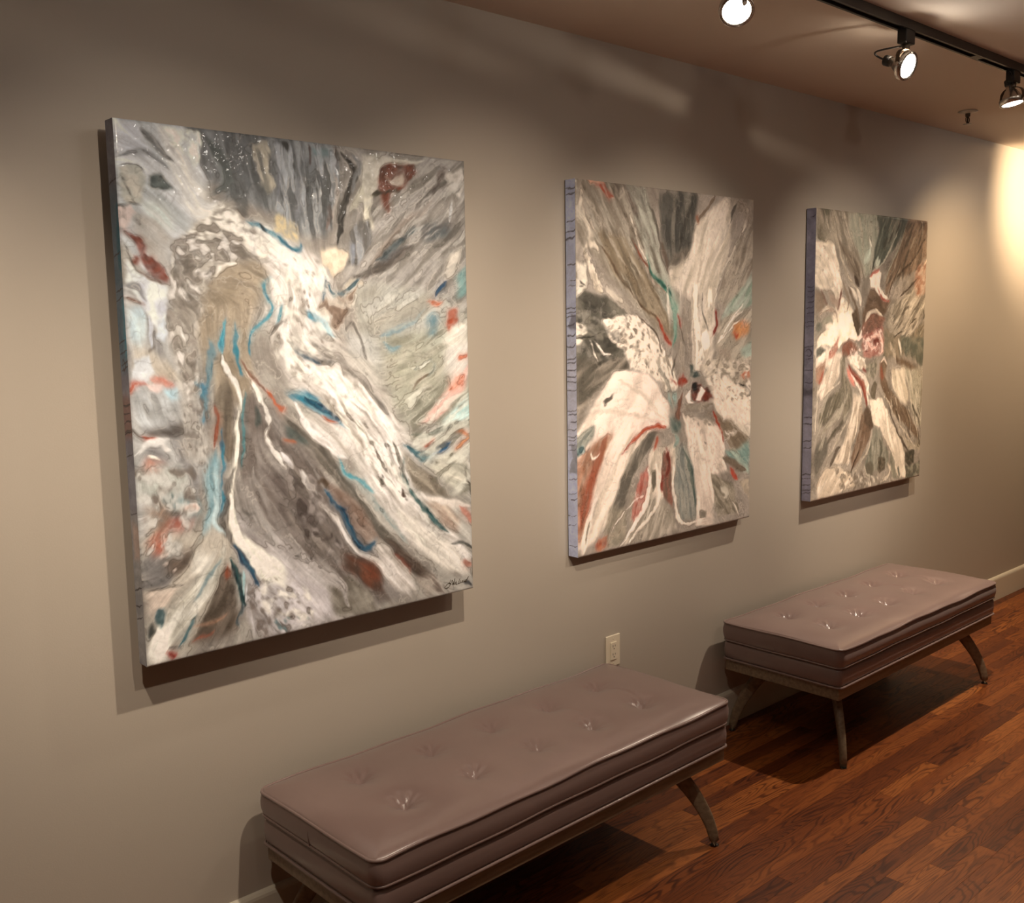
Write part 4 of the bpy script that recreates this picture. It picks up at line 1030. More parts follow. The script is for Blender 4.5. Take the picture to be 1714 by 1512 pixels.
('stroke',[[551,818,4],[568,858,5.2],[605,889,5.3],[637,904,6],[662,929,5.4]],dict(c2=(138,202,224),fr=4,soft=0.5,jag=3,c1=(85,181,210))),
('stroke',[[401,711,13],[445,750,14.3],[491,801,14.6],[543,866,15],[597,937,15.4],[659,1012,14.6],[710,1071,12.4],[764,1119,10.2]],dict(c2=(154,152,149),fr=6,soft=0.4,jag=3,c1=(123,121,117))),
('stroke',[[400,726,13],[422,748,10.9],[456,767,7.8]],dict(soft=0.6,op=0.8,c1=(85,123,129))),
('stroke',[[398,756,4.3],[421,759,4.4]],dict(soft=0.5,c1=(208,130,95))),
('stroke',[[599,888,7.1],[655,950,8.5],[712,1014,8.7],[751,1071,8.8],[778,1099,3.8]],dict(c2=(162,186,197),fr=5,soft=0.5,c1=(188,197,202))),
('patch',[[505,877],[535,892],[590,931],[652,1005],[677,1054],[650,1072],[605,1032],[570,972],[521,933]],dict(c2=(178,165,161),fr=14,soft=8,c1=(160,138,129))),
('stroke',[[481,880,6.8],[505,877,8],[510,899,9.1]],dict(soft=0.6,c1=(129,110,93))),
('stroke',[[507,904,4],[527,934,5.8],[563,971,7.6],[581,1012,8.3],[598,1053,7.7],[629,1083,7.9],[656,1073,6.7],[670,1061,3.7]],dict(c2=(24,85,131),fr=4,soft=0.4,jag=3,c1=(43,126,173))),
('stroke',[[451,887,4.5],[496,940,5.7],[537,989,5.8],[567,1037,6.5],[597,1080,7.2],[641,1110,9.7],[693,1153,16.1],[733,1195,20.2],[773,1238,19.3]],dict(c2=(208,208,212),fr=5,soft=0.4,jag=3,c1=(229,232,241))),
('stroke',[[656,1073,18.3],[708,1127,21.2],[747,1180,22.8],[788,1234,15.5]],dict(c2=(192,191,192),fr=6,soft=0.45,c1=(218,219,226))),
('patch',[[564,1092],[616,1100],[680,1156],[678,1207],[638,1205],[581,1150],[544,1127]],dict(c2=(165,106,83),fr=14,soft=9,c1=(127,106,98))),
('patch',[[608,1116],[653,1140],[672,1178],[639,1172]],dict(soft=8,op=0.8,c1=(177,101,75))),
('patch',[[397,792],[451,871],[484,949],[541,1044],[564,1103],[489,1090],[421,1004],[388,967]],dict(c2=(166,162,163),ang=60,fr=13,soft=12,c1=(140,134,134))),
('patch',[[414,908],[473,926],[482,992],[439,996],[412,950]],dict(soft=12,op=0.7,c1=(123,114,117))),
('stroke',[[429,842,4.4],[451,876,4.5],[468,899,2.8]],dict(soft=0.6,c1=(202,204,212))),
('stroke',[[397,1011,7.7],[436,1065,10.1],[482,1116,10.3],[536,1169,11.7],[571,1237,10.8]],dict(c2=(174,173,178),fr=6,soft=0.5,c1=(198,199,207))),
('cells',[[419,1046],[489,1101],[494,1123],[435,1081]],dict(c=(93,84,83),n=4,r0=3,r1=6)),
('patch',[[498,1167],[574,1160],[644,1212],[662,1267],[557,1268],[507,1246]],dict(c2=(178,178,175),fr=13,soft=10,c1=(150,147,141))),
('patch',[[382,1082],[451,1132],[510,1181],[513,1247],[409,1258],[374,1250]],dict(c2=(198,199,212),ang=50,fr=10,soft=12,c1=(218,221,236))),
('stroke',[[697,1068,7.4],[749,1123,15.2],[804,1179,19.4],[860,1242,15.9]],dict(c2=(113,99,93),fr=7,soft=0.4,jag=3,c1=(140,128,122))),
('stroke',[[722,1112,3.8],[756,1147,5.7],[775,1180,3.8]],dict(soft=0.6,op=0.8,c1=(170,106,91))),
('patch',[[789,1199],[861,1195],[904,1263],[830,1260]],dict(c2=(192,189,188),ang=40,fr=8,soft=6,c1=(148,136,132))),
('stroke',[[740,995,18.7],[794,1049,30.7],[850,1104,36.6],[922,1164,40.3],[982,1211,30.2]],dict(c2=(206,208,209),fr=9,soft=0.4,c1=(226,228,231))),
('stroke',[[767,840,5],[765,896,5.6],[791,945,6.3],[839,997,7.8],[881,1044,7.2],[925,1080,6]],dict(c2=(97,149,158),fr=4,soft=0.45,jag=3,c1=(47,112,124))),
('stroke',[[734,792,4.9],[753,844,6.2],[771,908,6.3]],dict(soft=0.5,c1=(148,149,146))),
('patch',[[767,829],[815,868],[885,922],[935,975],[869,966],[805,935],[772,874]],dict(c2=(178,175,168),ang=45,fr=9,soft=8,c1=(152,147,139))),
('stroke',[[840,963,5.2],[898,982,9.2],[957,1002,12.1],[1003,1020,10.9]],dict(soft=0.5,c1=(224,223,226))),
('patch',[[833,973],[913,984],[971,1051],[955,1091],[896,1052]],dict(c2=(208,202,197),ang=45,fr=9,soft=9,c1=(192,175,168))),
('stroke',[[768,806,6.2],[802,832,10.1],[844,848,11.5],[888,840,10.4]],dict(c2=(85,168,192),fr=5,soft=0.5,jag=4,c1=(37,122,152))),
('stroke',[[873,845,9.1],[903,830,11.8],[929,815,7.9]],dict(soft=0.5,jag=4,c1=(51,127,188))),
('stroke',[[949,782,5.3],[979,784,6.7],[1001,804,6.7],[978,826,8],[947,840,6.6]],dict(c2=(227,175,140),fr=5,soft=0.45,jag=3,c1=(220,129,89))),
('patch',[[887,846],[992,839],[1013,937],[973,980],[914,925],[857,884]],dict(c2=(198,204,200),ang=20,fr=13,soft=10,c1=(216,219,217))),
('stroke',[[991,886,2.7],[994,934,3.4],[1005,954,4.1],[1012,985,3.4]],dict(soft=0.5,jag=3,c1=(121,119,112))),
('stroke',[[982,948,2.7],[1016,955,2.7]],dict(soft=0.4,c1=(87,84,78))),
('stroke',[[833,744,11.4],[892,714,19.4],[937,676,22.3],[976,638,19.9],[999,604,17.3]],dict(c2=(229,208,209),fr=8,soft=0.45,jag=4,c1=(228,173,169))),
('stroke',[[845,813,6.4],[867,798,6.4]],dict(soft=0.5,c1=(209,120,96))),
('stroke',[[953,654,9.2],[976,632,13.2],[995,609,10.6]],dict(soft=0.5,jag=4,c1=(222,127,87))),
('patch',[[898,760],[958,712],[1020,663],[1018,752],[957,759]],dict(c2=(202,232,241),ang=-35,fr=9,soft=7,c1=(184,226,236))),
('stroke',[[790,774,5],[846,779,6.4],[905,767,7.8],[964,760,6.6],[1014,755,4.1]],dict(c2=(162,175,173),fr=4,soft=0.5,jag=4,c1=(121,134,132))),
('patch',[[739,659],[810,618],[909,634],[878,701],[804,764],[750,726]],dict(c2=(186,193,188),ang=-35,fr=12,soft=14,op=0.8,c1=(166,171,163))),
('stroke',[[931,1123,5.4],[977,1125,4.1],[1015,1149,4.2]],dict(soft=0.5,c1=(121,128,129))),
('stroke',[[983,1186,6.2],[998,1195,6.2]],dict(soft=0.5,c1=(215,142,124))),
('stroke',[[1006,1178,3.5],[1013,1210,4.2],[1008,1240,4.2]],dict(soft=0.4,c1=(121,117,107))),
('stroke',[[989,1249,6.9],[1008,1259,4.9]],dict(soft=0.5,c1=(85,91,105))),
('stroke',[[972,1015,5.4],[1002,1050,6.8],[1009,1069,4.1]],dict(soft=0.6,c1=(217,151,139))),
('stroke',[[592,14,7.8],[622,31,9],[640,60,10.2],[613,108,10.1],[595,155,10.1],[587,207,10.1],[570,249,6.7]],dict(c2=(113,114,115),fr=5,soft=0.3,jag=3,relief=1.2,c1=(73,73,71))),
('stroke',[[635,15,3.4],[659,38,8],[633,81,6.8],[625,113,4.5]],dict(soft=0.4,jag=3,c1=(152,160,171))),
('patch',[[667,17],[737,15],[886,12],[830,28],[736,41],[715,74],[701,107],[675,119],[649,142],[658,79]],dict(c2=(192,195,192),fr=18,soft=4,jag=3,c1=(208,212,212))),
('patch',[[656,131],[688,118],[679,171],[690,212],[659,193]],dict(soft=4,jag=3,c1=(212,215,209))),
('stroke',[[617,164,11.3],[643,132,12.5],[657,100,10.3]],dict(soft=0.4,jag=3,c1=(198,202,195))),
('patch',[[723,48],[763,36],[840,24],[840,48],[801,83],[753,103],[745,146],[731,168],[726,126],[708,101]],dict(c2=(147,86,64),fr=14,soft=4,jag=4,c1=(168,81,50))),
('patch',[[738,67],[761,71],[802,51],[798,78],[761,87]],dict(soft=5,jag=3,c1=(192,184,180))),
('stroke',[[675,114,4.6],[707,114,5.2],[747,101,4.7],[787,95,4.2]],dict(c2=(111,106,83),fr=3,soft=0.4,jag=3,relief=0.8,c1=(85,80,61))),
('stroke',[[727,105,8.2],[739,136,9.4],[745,162,5.9]],dict(soft=0.5,jag=3,c1=(161,88,61))),
('patch',[[628,194],[679,181],[683,244],[649,282],[629,308],[604,304],[607,247]],dict(c2=(170,180,195),ang=80,fr=10,soft=4,jag=3,c1=(136,138,141))),
('stroke',[[616,257,6.8],[620,298,5.7]],dict(soft=0.5,c1=(152,165,188))),
('stroke',[[649,282,4.6],[676,244,5.8],[703,211,7],[758,166,10.7],[827,119,14.6],[898,76,12.4]],dict(c2=(170,171,175),fr=6,soft=0.5,c1=(190,193,200))),
('stroke',[[674,307,5.8],[728,253,13],[783,207,14.4],[853,160,12.3],[897,114,8.7]],dict(c2=(176,171,171),fr=7,soft=0.5,c1=(152,143,139))),
('stroke',[[697,291,5.9],[741,263,9.5],[796,228,8.5],[852,199,6.2]],dict(c2=(117,136,149),fr=5,soft=0.45,jag=4,c1=(77,106,122))),
('patch',[[700,301],[754,262],[822,249],[766,294]],dict(soft=6,c1=(134,138,149))),
('stroke',[[622,340,9.2],[686,317,11.7],[753,294,12],[822,249,9.8]],dict(c2=(144,138,137),fr=6,soft=0.5,jag=4,c1=(113,108,105))),
('stroke',[[897,103,6.2],[920,58,10],[942,34,8.8],[921,25,6.2]],dict(c2=(162,156,158),fr=4,soft=0.45,jag=4,c1=(129,121,120))),
('patch',[[942,34],[1008,22],[1014,67],[991,96],[948,83]],dict(c2=(184,184,185),fr=12,soft=4,jag=4,c1=(206,208,212))),
('patch',[[896,136],[954,110],[1013,117],[1011,196],[952,188],[895,169]],dict(c2=(152,152,154),ang=-60,fr=10,soft=7,c1=(178,178,180))),
('stroke',[[958,110,3.8],[953,143,5.1],[949,171,3.8]],dict(soft=0.4,c1=(202,210,222))),
('patch',[[866,181],[952,166],[951,210],[878,236],[837,226]],dict(c2=(111,130,144),fr=12,soft=9,c1=(129,128,134))),
('patch',[[949,277],[994,253],[985,310],[947,345],[933,323]],dict(soft=6,c1=(208,208,207))),
('stroke',[[902,390,5.7],[917,368,7.7],[939,351,5.1]],dict(soft=0.5,jag=3,c1=(37,107,163))),
('patch',[[977,333],[1015,298],[1017,378],[982,396]],dict(soft=6,c1=(138,184,192))),
('stroke',[[873,407,5],[901,413,7.6],[923,410,4.5]],dict(soft=0.5,jag=3,c1=(220,125,87))),
('patch',[[944,430],[974,424],[977,453],[943,481],[932,470]],dict(soft=5,jag=3,c1=(206,104,73))),
('patch',[[864,446],[886,435],[907,452],[884,503],[863,491]],dict(c2=(132,175,197),fr=8,soft=6,c1=(97,156,185))),
('stroke',[[705,494,6],[759,478,8.5],[815,457,6.2],[858,424,3.8]],dict(c2=(162,182,192),fr=5,soft=0.6,op=0.8,c1=(129,171,195))),
('stroke',[[718,510,4.8],[744,527,7.3],[771,522,4.9]],dict(soft=0.6,op=0.8,c1=(119,173,200))),
('patch',[[935,481],[1015,447],[1019,552],[955,550],[919,520]],dict(c2=(202,204,202),fr=14,soft=6,c1=(218,221,222))),
('patch',[[926,538],[1020,517],[1017,622],[953,636],[924,595]],dict(soft=8,c1=(212,215,219))),
('stroke',[[985,571,9.3],[1004,566,6.7]],dict(soft=0.5,c1=(223,118,79))),
('stroke',[[937,653,10.5],[975,632,11.9],[998,621,8]],dict(c2=(232,182,171),fr=5,soft=0.5,jag=3,c1=(220,120,85))),
('stroke',[[870,718,11.5],[922,687,16.9],[975,655,14.6],[1014,593,9.4]],dict(soft=0.5,op=0.8,c1=(232,196,195))),
('patch',[[717,532],[813,523],[926,549],[908,640],[807,668],[726,642]],dict(c2=(192,195,190),fr=18,soft=14,op=0.8,c1=(174,180,171))),
('stroke',[[797,584,6.2],[824,591,5],[874,570,5.1],[888,593,5.1],[851,620,5.1]],dict(c2=(142,154,149),fr=3,soft=0.5,jag=5,c1=(208,217,217))),
('stroke',[[808,657,5.6],[830,625,6.3],[866,609,5.1]],dict(soft=0.6,c1=(152,138,122))),
('stroke',[[387,295,20.9],[443,303,24.6],[477,323,21.7]],dict(soft=0.5,jag=4,c1=(229,232,241))),
('patch',[[515,276],[563,259],[600,273],[598,309],[554,336],[519,311]],dict(c2=(216,208,195),fr=12,soft=5,jag=5,relief=0.6,c1=(229,223,212))),
('stroke',[[577,372,6.8],[609,351,8],[640,350,5.8],[646,355,3.5]],dict(soft=0.4,jag=4,c1=(208,202,192))),
('stroke',[[530,342,3.9],[525,372,4.4],[520,418,3.9]],dict(soft=0.45,jag=3,c1=(50,123,164))),
('stroke',[[538,357,3.9],[558,387,5],[595,372,4.5],[647,339,3.5]],dict(soft=0.5,jag=3,c1=(73,128,156))),
('patch',[[533,393],[582,392],[633,361],[619,403],[586,444],[572,481],[542,475],[549,444],[519,449],[502,429]],dict(c2=(152,132,122),fr=9,soft=4,jag=4,c1=(178,162,151))),
('stroke',[[475,434,5.5],[495,444,7.7],[524,459,6.7],[541,486,6.7],[559,496,3.4]],dict(c2=(49,180,223),fr=4,soft=0.4,jag=3,c1=(24,156,204))),
('stroke',[[434,383,4.8],[415,408,5.3],[402,443,4.2],[390,463,4.2]],dict(c2=(198,197,197),fr=3,soft=0.5,jag=4,c1=(168,162,161))),
('stroke',[[404,413,2.6],[397,443,3.2],[385,458,2.6]],dict(soft=0.5,c1=(79,172,205))),
('stroke',[[411,503,6.4],[438,524,6.5],[472,546,8.8],[507,562,10],[550,569,7.9]],dict(c2=(152,154,158),fr=5,soft=0.5,jag=4,c1=(111,114,122))),
('stroke',[[438,529,3.2],[478,554,4.4],[513,568,3.4]],dict(soft=0.5,c1=(71,114,151))),
('stroke',[[492,515,11],[527,537,14.6],[574,565,12.6],[635,615,10.6],[685,667,8.4],[723,719,7.3]],dict(c2=(170,169,171),fr=6,soft=0.5,jag=3,c1=(138,136,134))),
('stroke',[[597,476,3.4],[610,460,4.6],[634,492,4.1],[645,530,3.5],[651,557,3.5]],dict(soft=0.5,jag=3,op=0.9,c1=(129,128,127))),
('patch',[[585,476],[666,488],[703,542],[663,563],[601,539]],dict(c2=(182,189,195),fr=16,soft=10,op=0.7,c1=(202,210,219))),
('cells',[[419,334],[500,332],[496,423],[437,433]],dict(c=(142,130,122),n=22,r0=1.5,r1=5)),
('cells',[[423,483],[516,495],[549,590],[441,596]],dict(c=(168,162,161),n=18,r0=2,r1=6)),
('patch',[[393,188],[459,214],[457,253],[412,245],[390,237]],dict(c2=(190,191,185),fr=8,soft=5,jag=4,c1=(221,211,178))),
('stroke',[[574,31,5.5],[576,88,6.6],[565,147,3.3]],dict(soft=0.5,jag=4,op=0.85,c1=(152,167,183))),
('stroke',[[543,49,7.6],[544,124,9.2],[532,200,4.6]],dict(soft=0.5,jag=4,op=0.85,c1=(121,128,134))),
('stroke',[[503,18,5.4],[506,55,6.4],[496,93,3.2]],dict(soft=0.5,jag=4,op=0.85,c1=(152,165,180))),
('stroke',[[465,95,8.5],[467,154,10.2],[456,214,5.1]],dict(soft=0.5,jag=4,op=0.85,c1=(152,162,178))),
('stroke',[[435,25,9.4],[436,85,11.3],[425,147,5.7]],dict(soft=0.5,jag=4,op=0.85,c1=(170,182,197))),
('stroke',[[517,91,6.5],[519,155,7.8],[508,221,3.9]],dict(soft=0.5,jag=4,op=0.85,c1=(178,189,202))),
('stroke',[[411,42,7.2],[412,109,8.7],[401,178,4.4]],dict(soft=0.5,jag=4,op=0.85,c1=(142,152,166))),
('stroke',[[450,48,4.2],[453,79,5.1],[444,111,2.5]],dict(soft=0.5,jag=4,op=0.85,c1=(97,104,110))),
('stroke',[[553,153,6.6],[556,186,8],[546,219,4]],dict(soft=0.5,jag=4,op=0.85,c1=(162,145,144))),
('stroke',[[571,86,4.4],[573,142,5.3],[562,198,2.7]],dict(soft=0.5,jag=4,op=0.85,c1=(198,195,197))),
('stroke',[[402,14,4.1],[435,20,7.3],[445,38,5.2]],dict(soft=0.4,jag=3,c1=(81,86,90))),
('stroke',[[503,13,2.1],[499,58,2.1]],dict(soft=0.5,c1=(121,95,93))),
('stroke',[[539,14,2.2],[532,55,2.2]],dict(soft=0.5,c1=(71,121,129))),
('stroke',[[580,5,1.7],[572,56,1.7]],dict(soft=0.5,c1=(121,99,95))),
('patch',[[509,17],[568,11],[562,32],[508,37]],dict(soft=4,c1=(142,171,185))),
('patch',[[338,25],[387,18],[380,87],[398,115],[375,136],[359,123],[346,76]],dict(c2=(180,182,180),ang=80,fr=9,soft=4,jag=4,relief=0.8,c1=(198,199,192))),
('stroke',[[214,24,11.4],[252,66,16.5],[270,120,14.7],[238,146,9.7]],dict(c2=(154,169,180),fr=8,soft=0.5,jag=4,c1=(121,136,144))),
('stroke',[[317,13,7.9],[304,71,10.9],[322,126,10]],dict(soft=0.5,jag=4,c1=(136,147,161))),
('stroke',[[408,18,6.2],[416,80,8.3],[402,139,7.3]],dict(soft=0.5,jag=4,c1=(140,149,168))),
('patch',[[118,13],[205,12],[196,81],[186,91],[163,66],[136,42]],dict(c2=(202,215,229),fr=12,soft=4,jag=4,relief=0.8,c1=(231,243,243))),
('patch',[[5,4],[67,14],[60,50],[96,72],[27,79],[5,81]],dict(soft=6,relief=0.5,c1=(206,219,241))),
('cells',[[412,22],[587,10],[568,147],[406,158]],dict(c=(216,230,243),n=20,r0=1.2,r1=3.5)),
('patch',[[111,368],[121,276],[162,247],[233,225],[316,230],[368,266],[387,339],[367,296],[292,289],[227,333],[184,381],[167,498],[181,602],[139,638],[114,552],[95,468]],dict(fr=15,soft=8,jag=4,lo=0.12,hi=0.3,hole=True,c1=(148,143,139))),
('patch',[[111,368],[121,276],[162,247],[233,225],[316,230],[368,266],[387,339],[367,296],[292,289],[227,333],[184,381],[167,498],[181,602],[139,638],[114,552],[95,468]],dict(fr=11,lo=0.15,soft=8,jag=4,hi=0.3,hole=True,c1=(229,234,243))),
('patch',[[111,368],[121,276],[162,247],[233,225],[316,230],[368,266],[387,339],[367,296],[292,289],[227,333],[184,381],[167,498],[181,602],[139,638],[114,552],[95,468]],dict(fr=7,lo=0.2,soft=8,jag=4,hi=0.3,hole=True,c1=(174,171,171))),
('patch',[[162,247],[257,168],[339,200],[337,248],[230,272]],dict(fr=10,lo=0.1,soft=8,jag=4,hi=0.3,hole=True,c1=(162,158,156))),
('patch',[[232,244],[337,239],[421,294],[416,413],[364,345],[324,287],[260,290]],dict(fr=12,lo=0,hi=0.3,soft=8,jag=4,hole=True,c1=(239,243,243))),
('patch',[[388,285],[502,292],[572,341],[632,382],[578,486],[550,548],[622,620],[697,717],[543,706],[429,595],[375,542]],dict(fr=16,lo=0.05,hi=0.35,op=0.6,soft=8,jag=4,hole=True,c1=(235,241,243))),
('patch',[[388,285],[502,292],[572,341],[632,382],[578,486],[550,548],[622,620],[697,717],[543,706],[429,595],[375,542]],dict(fr=9,lo=0.34,hi=0.44,op=0.7,soft=8,jag=4,hole=True,c1=(160,154,149))),
('patch',[[407,579],[586,586],[659,676],[747,827],[798,946],[924,1104],[982,1199],[835,1114],[713,992],[627,815],[521,667]],dict(fr=6,ang=52,lo=0.1,hi=0.4,op=0.7,soft=8,jag=4,hole=True,c1=(235,241,243))),
('patch',[[463,633],[583,671],[656,752],[744,905],[838,1032],[768,1011],[652,850],[544,700]],dict(fr=5,ang=55,lo=0.3,hi=0.42,op=0.7,soft=8,jag=4,hole=True,c1=(152,145,139))),
('patch',[[125,624],[195,628],[179,742],[198,763],[164,828],[116,784]],dict(fr=7,lo=0.18,soft=8,jag=4,hi=0.3,hole=True,c1=(152,149,149))),
('patch',[[-9,785],[145,802],[149,894],[92,1022],[15,1009]],dict(fr=14,lo=0.1,soft=8,jag=4,hi=0.3,hole=True,c1=(150,141,137))),
('patch',[[-9,785],[145,802],[149,894],[92,1022],[15,1009]],dict(fr=12,lo=0.15,soft=8,jag=4,hi=0.3,hole=True,c1=(208,215,222))),
('patch',[[264,1103],[376,1123],[465,1227],[427,1289],[278,1256]],dict(fr=8,lo=0.14,soft=8,jag=4,hi=0.3,hole=True,c1=(152,143,141))),
('patch',[[300,1058],[412,1119],[467,1194],[463,1281],[315,1206]],dict(fr=12,lo=0.0,soft=8,jag=4,hi=0.3,hole=True,c1=(235,239,243))),
('patch',[[397,782],[487,875],[565,1070],[502,1092],[388,967]],dict(fr=13,lo=0.05,soft=8,jag=4,hi=0.3,hole=True,c1=(178,175,180))),
('patch',[[395,833],[485,917],[553,1068],[444,1029]],dict(fr=11,lo=0.15,soft=8,jag=4,hi=0.3,hole=True,c1=(113,104,103))),
('patch',[[635,319],[894,202],[1010,219],[960,390],[815,446],[669,434]],dict(fr=14,ang=-30,lo=0.0,hi=0.5,op=0.7,soft=8,jag=4,hole=True,c1=(190,195,200))),
('patch',[[655,141],[898,76],[1015,50],[1009,241],[781,261]],dict(fr=7,ang=-42,lo=0.1,hi=0.4,op=0.8,soft=8,jag=4,hole=True,c1=(198,202,207))),
('patch',[[655,141],[898,76],[1015,50],[1009,241],[781,261]],dict(fr=7,ang=-42,lo=0.2,hi=0.45,op=0.7,soft=8,jag=4,hole=True,c1=(111,108,107))),
('patch',[[402,19],[587,10],[577,218],[459,223],[393,178]],dict(fr=7,ang=84,lo=0.12,hi=0.3,op=0.8,soft=8,jag=4,hole=True,c1=(188,202,222))),
('patch',[[402,19],[587,10],[577,218],[459,223],[393,178]],dict(fr=7,ang=84,lo=0.2,hi=0.4,op=0.7,soft=8,jag=4,hole=True,c1=(99,106,112))),
('patch',[[193,45],[435,30],[426,195],[318,202],[247,164]],dict(fr=8,ang=70,lo=0.15,hi=0.4,op=0.7,soft=8,jag=4,hole=True,c1=(109,119,127))),
('patch',[[781,650],[1013,640],[1012,985],[884,957],[802,821]],dict(fr=9,ang=-30,lo=0.14,hi=0.34,op=0.8,soft=8,jag=4,hole=True,c1=(142,145,134))),
('patch',[[781,650],[1013,640],[1012,985],[884,957],[802,821]],dict(fr=9,ang=-30,lo=0.14,hi=0.34,op=0.8,soft=8,jag=4,hole=True,c1=(218,226,226)))]
DATA['P1s'] = [
('patch',[[-60,-60],[1100,-60],[1100,1400],[-60,1400]],dict(c2=(150,154,171),fr=30,c1=(134,136,154))),
('patch',[[-10,150],[60,150],[60,560],[-10,560]],dict(c1=(113,136,158),c2=(99,130,154),fr=30,soft=20)),
('patch',[[30,190],[60,190],[60,330],[30,330]],dict(c1=(43,126,156),soft=8)),
('patch',[[36,400],[60,400],[60,530],[36,530]],dict(c1=(81,156,187),soft=8)),
('patch',[[-10,620],[60,620],[60,720],[-10,720]],dict(c1=(152,123,122),soft=16)),
('patch',[[-10,900],[60,900],[60,1268],[-10,1268]],dict(c1=(168,171,178),c2=(150,154,163),fr=26,soft=26)),
('patch',[[10,930],[60,930],[60,1010],[10,1010]],dict(c1=(192,175,171),soft=14)),
('stroke',[[0,144,1.8],[18,140,1.8],[47,134,2.2]],dict(c1=(85,80,86),soft=0.5)),
('stroke',[[0,304,1.8],[18,300,1.8],[47,294,2.2]],dict(c1=(85,80,86),soft=0.5)),
('stroke',[[0,379,1.8],[18,375,1.8],[47,369,2.2]],dict(c1=(85,80,86),soft=0.5)),
('stroke',[[0,399,1.8],[18,395,1.8],[47,389,2.2]],dict(c1=(85,80,86),soft=0.5)),
('stroke',[[0,499,1.8],[18,495,1.8],[47,489,2.2]],dict(c1=(85,80,86),soft=0.5)),
('stroke',[[0,524,1.8],[18,520,1.8],[47,514,2.2]],dict(c1=(85,80,86),soft=0.5)),
('stroke',[[0,549,1.8],[18,545,1.8],[47,539,2.2]],dict(c1=(85,80,86),soft=0.5)),
('stroke',[[0,560,1.8],[18,556,1.8],[47,550,2.2]],dict(c1=(85,80,86),soft=0.5)),
('stroke',[[0,644,1.8],[18,640,1.8],[47,634,2.2]],dict(c1=(85,80,86),soft=0.5)),
('stroke',[[0,664,1.8],[18,660,1.8],[47,654,2.2]],dict(c1=(85,80,86),soft=0.5)),
('stroke',[[0,684,1.8],[18,680,1.8],[47,674,2.2]],dict(c1=(85,80,86),soft=0.5)),
('stroke',[[0,704,1.8],[18,700,1.8],[47,694,2.2]],dict(c1=(85,80,86),soft=0.5)),
('stroke',[[0,709,1.8],[18,705,1.8],[47,699,2.2]],dict(c1=(85,80,86),soft=0.5)),
('stroke',[[0,764,1.8],[18,760,1.8],[47,754,2.2]],dict(c1=(85,80,86),soft=0.5)),
('stroke',[[0,909,1.8],[18,905,1.8],[47,899,2.2]],dict(c1=(85,80,86),soft=0.5)),
('stroke',[[0,1084,1.8],[18,1080,1.8],[47,1074,2.2]],dict(c1=(85,80,86),soft=0.5)),
('stroke',[[0,1124,1.8],[18,1120,1.8],[47,1114,2.2]],dict(c1=(85,80,86),soft=0.5)),
('stroke',[[0,1154,1.8],[18,1150,1.8],[47,1144,2.2]],dict(c1=(85,80,86),soft=0.5)),
('stroke',[[6,545,1.8],[16,535,2],[26,548,2],[16,560,2],[6,548,1.8]],dict(c1=(93,73,76),soft=0.5))]
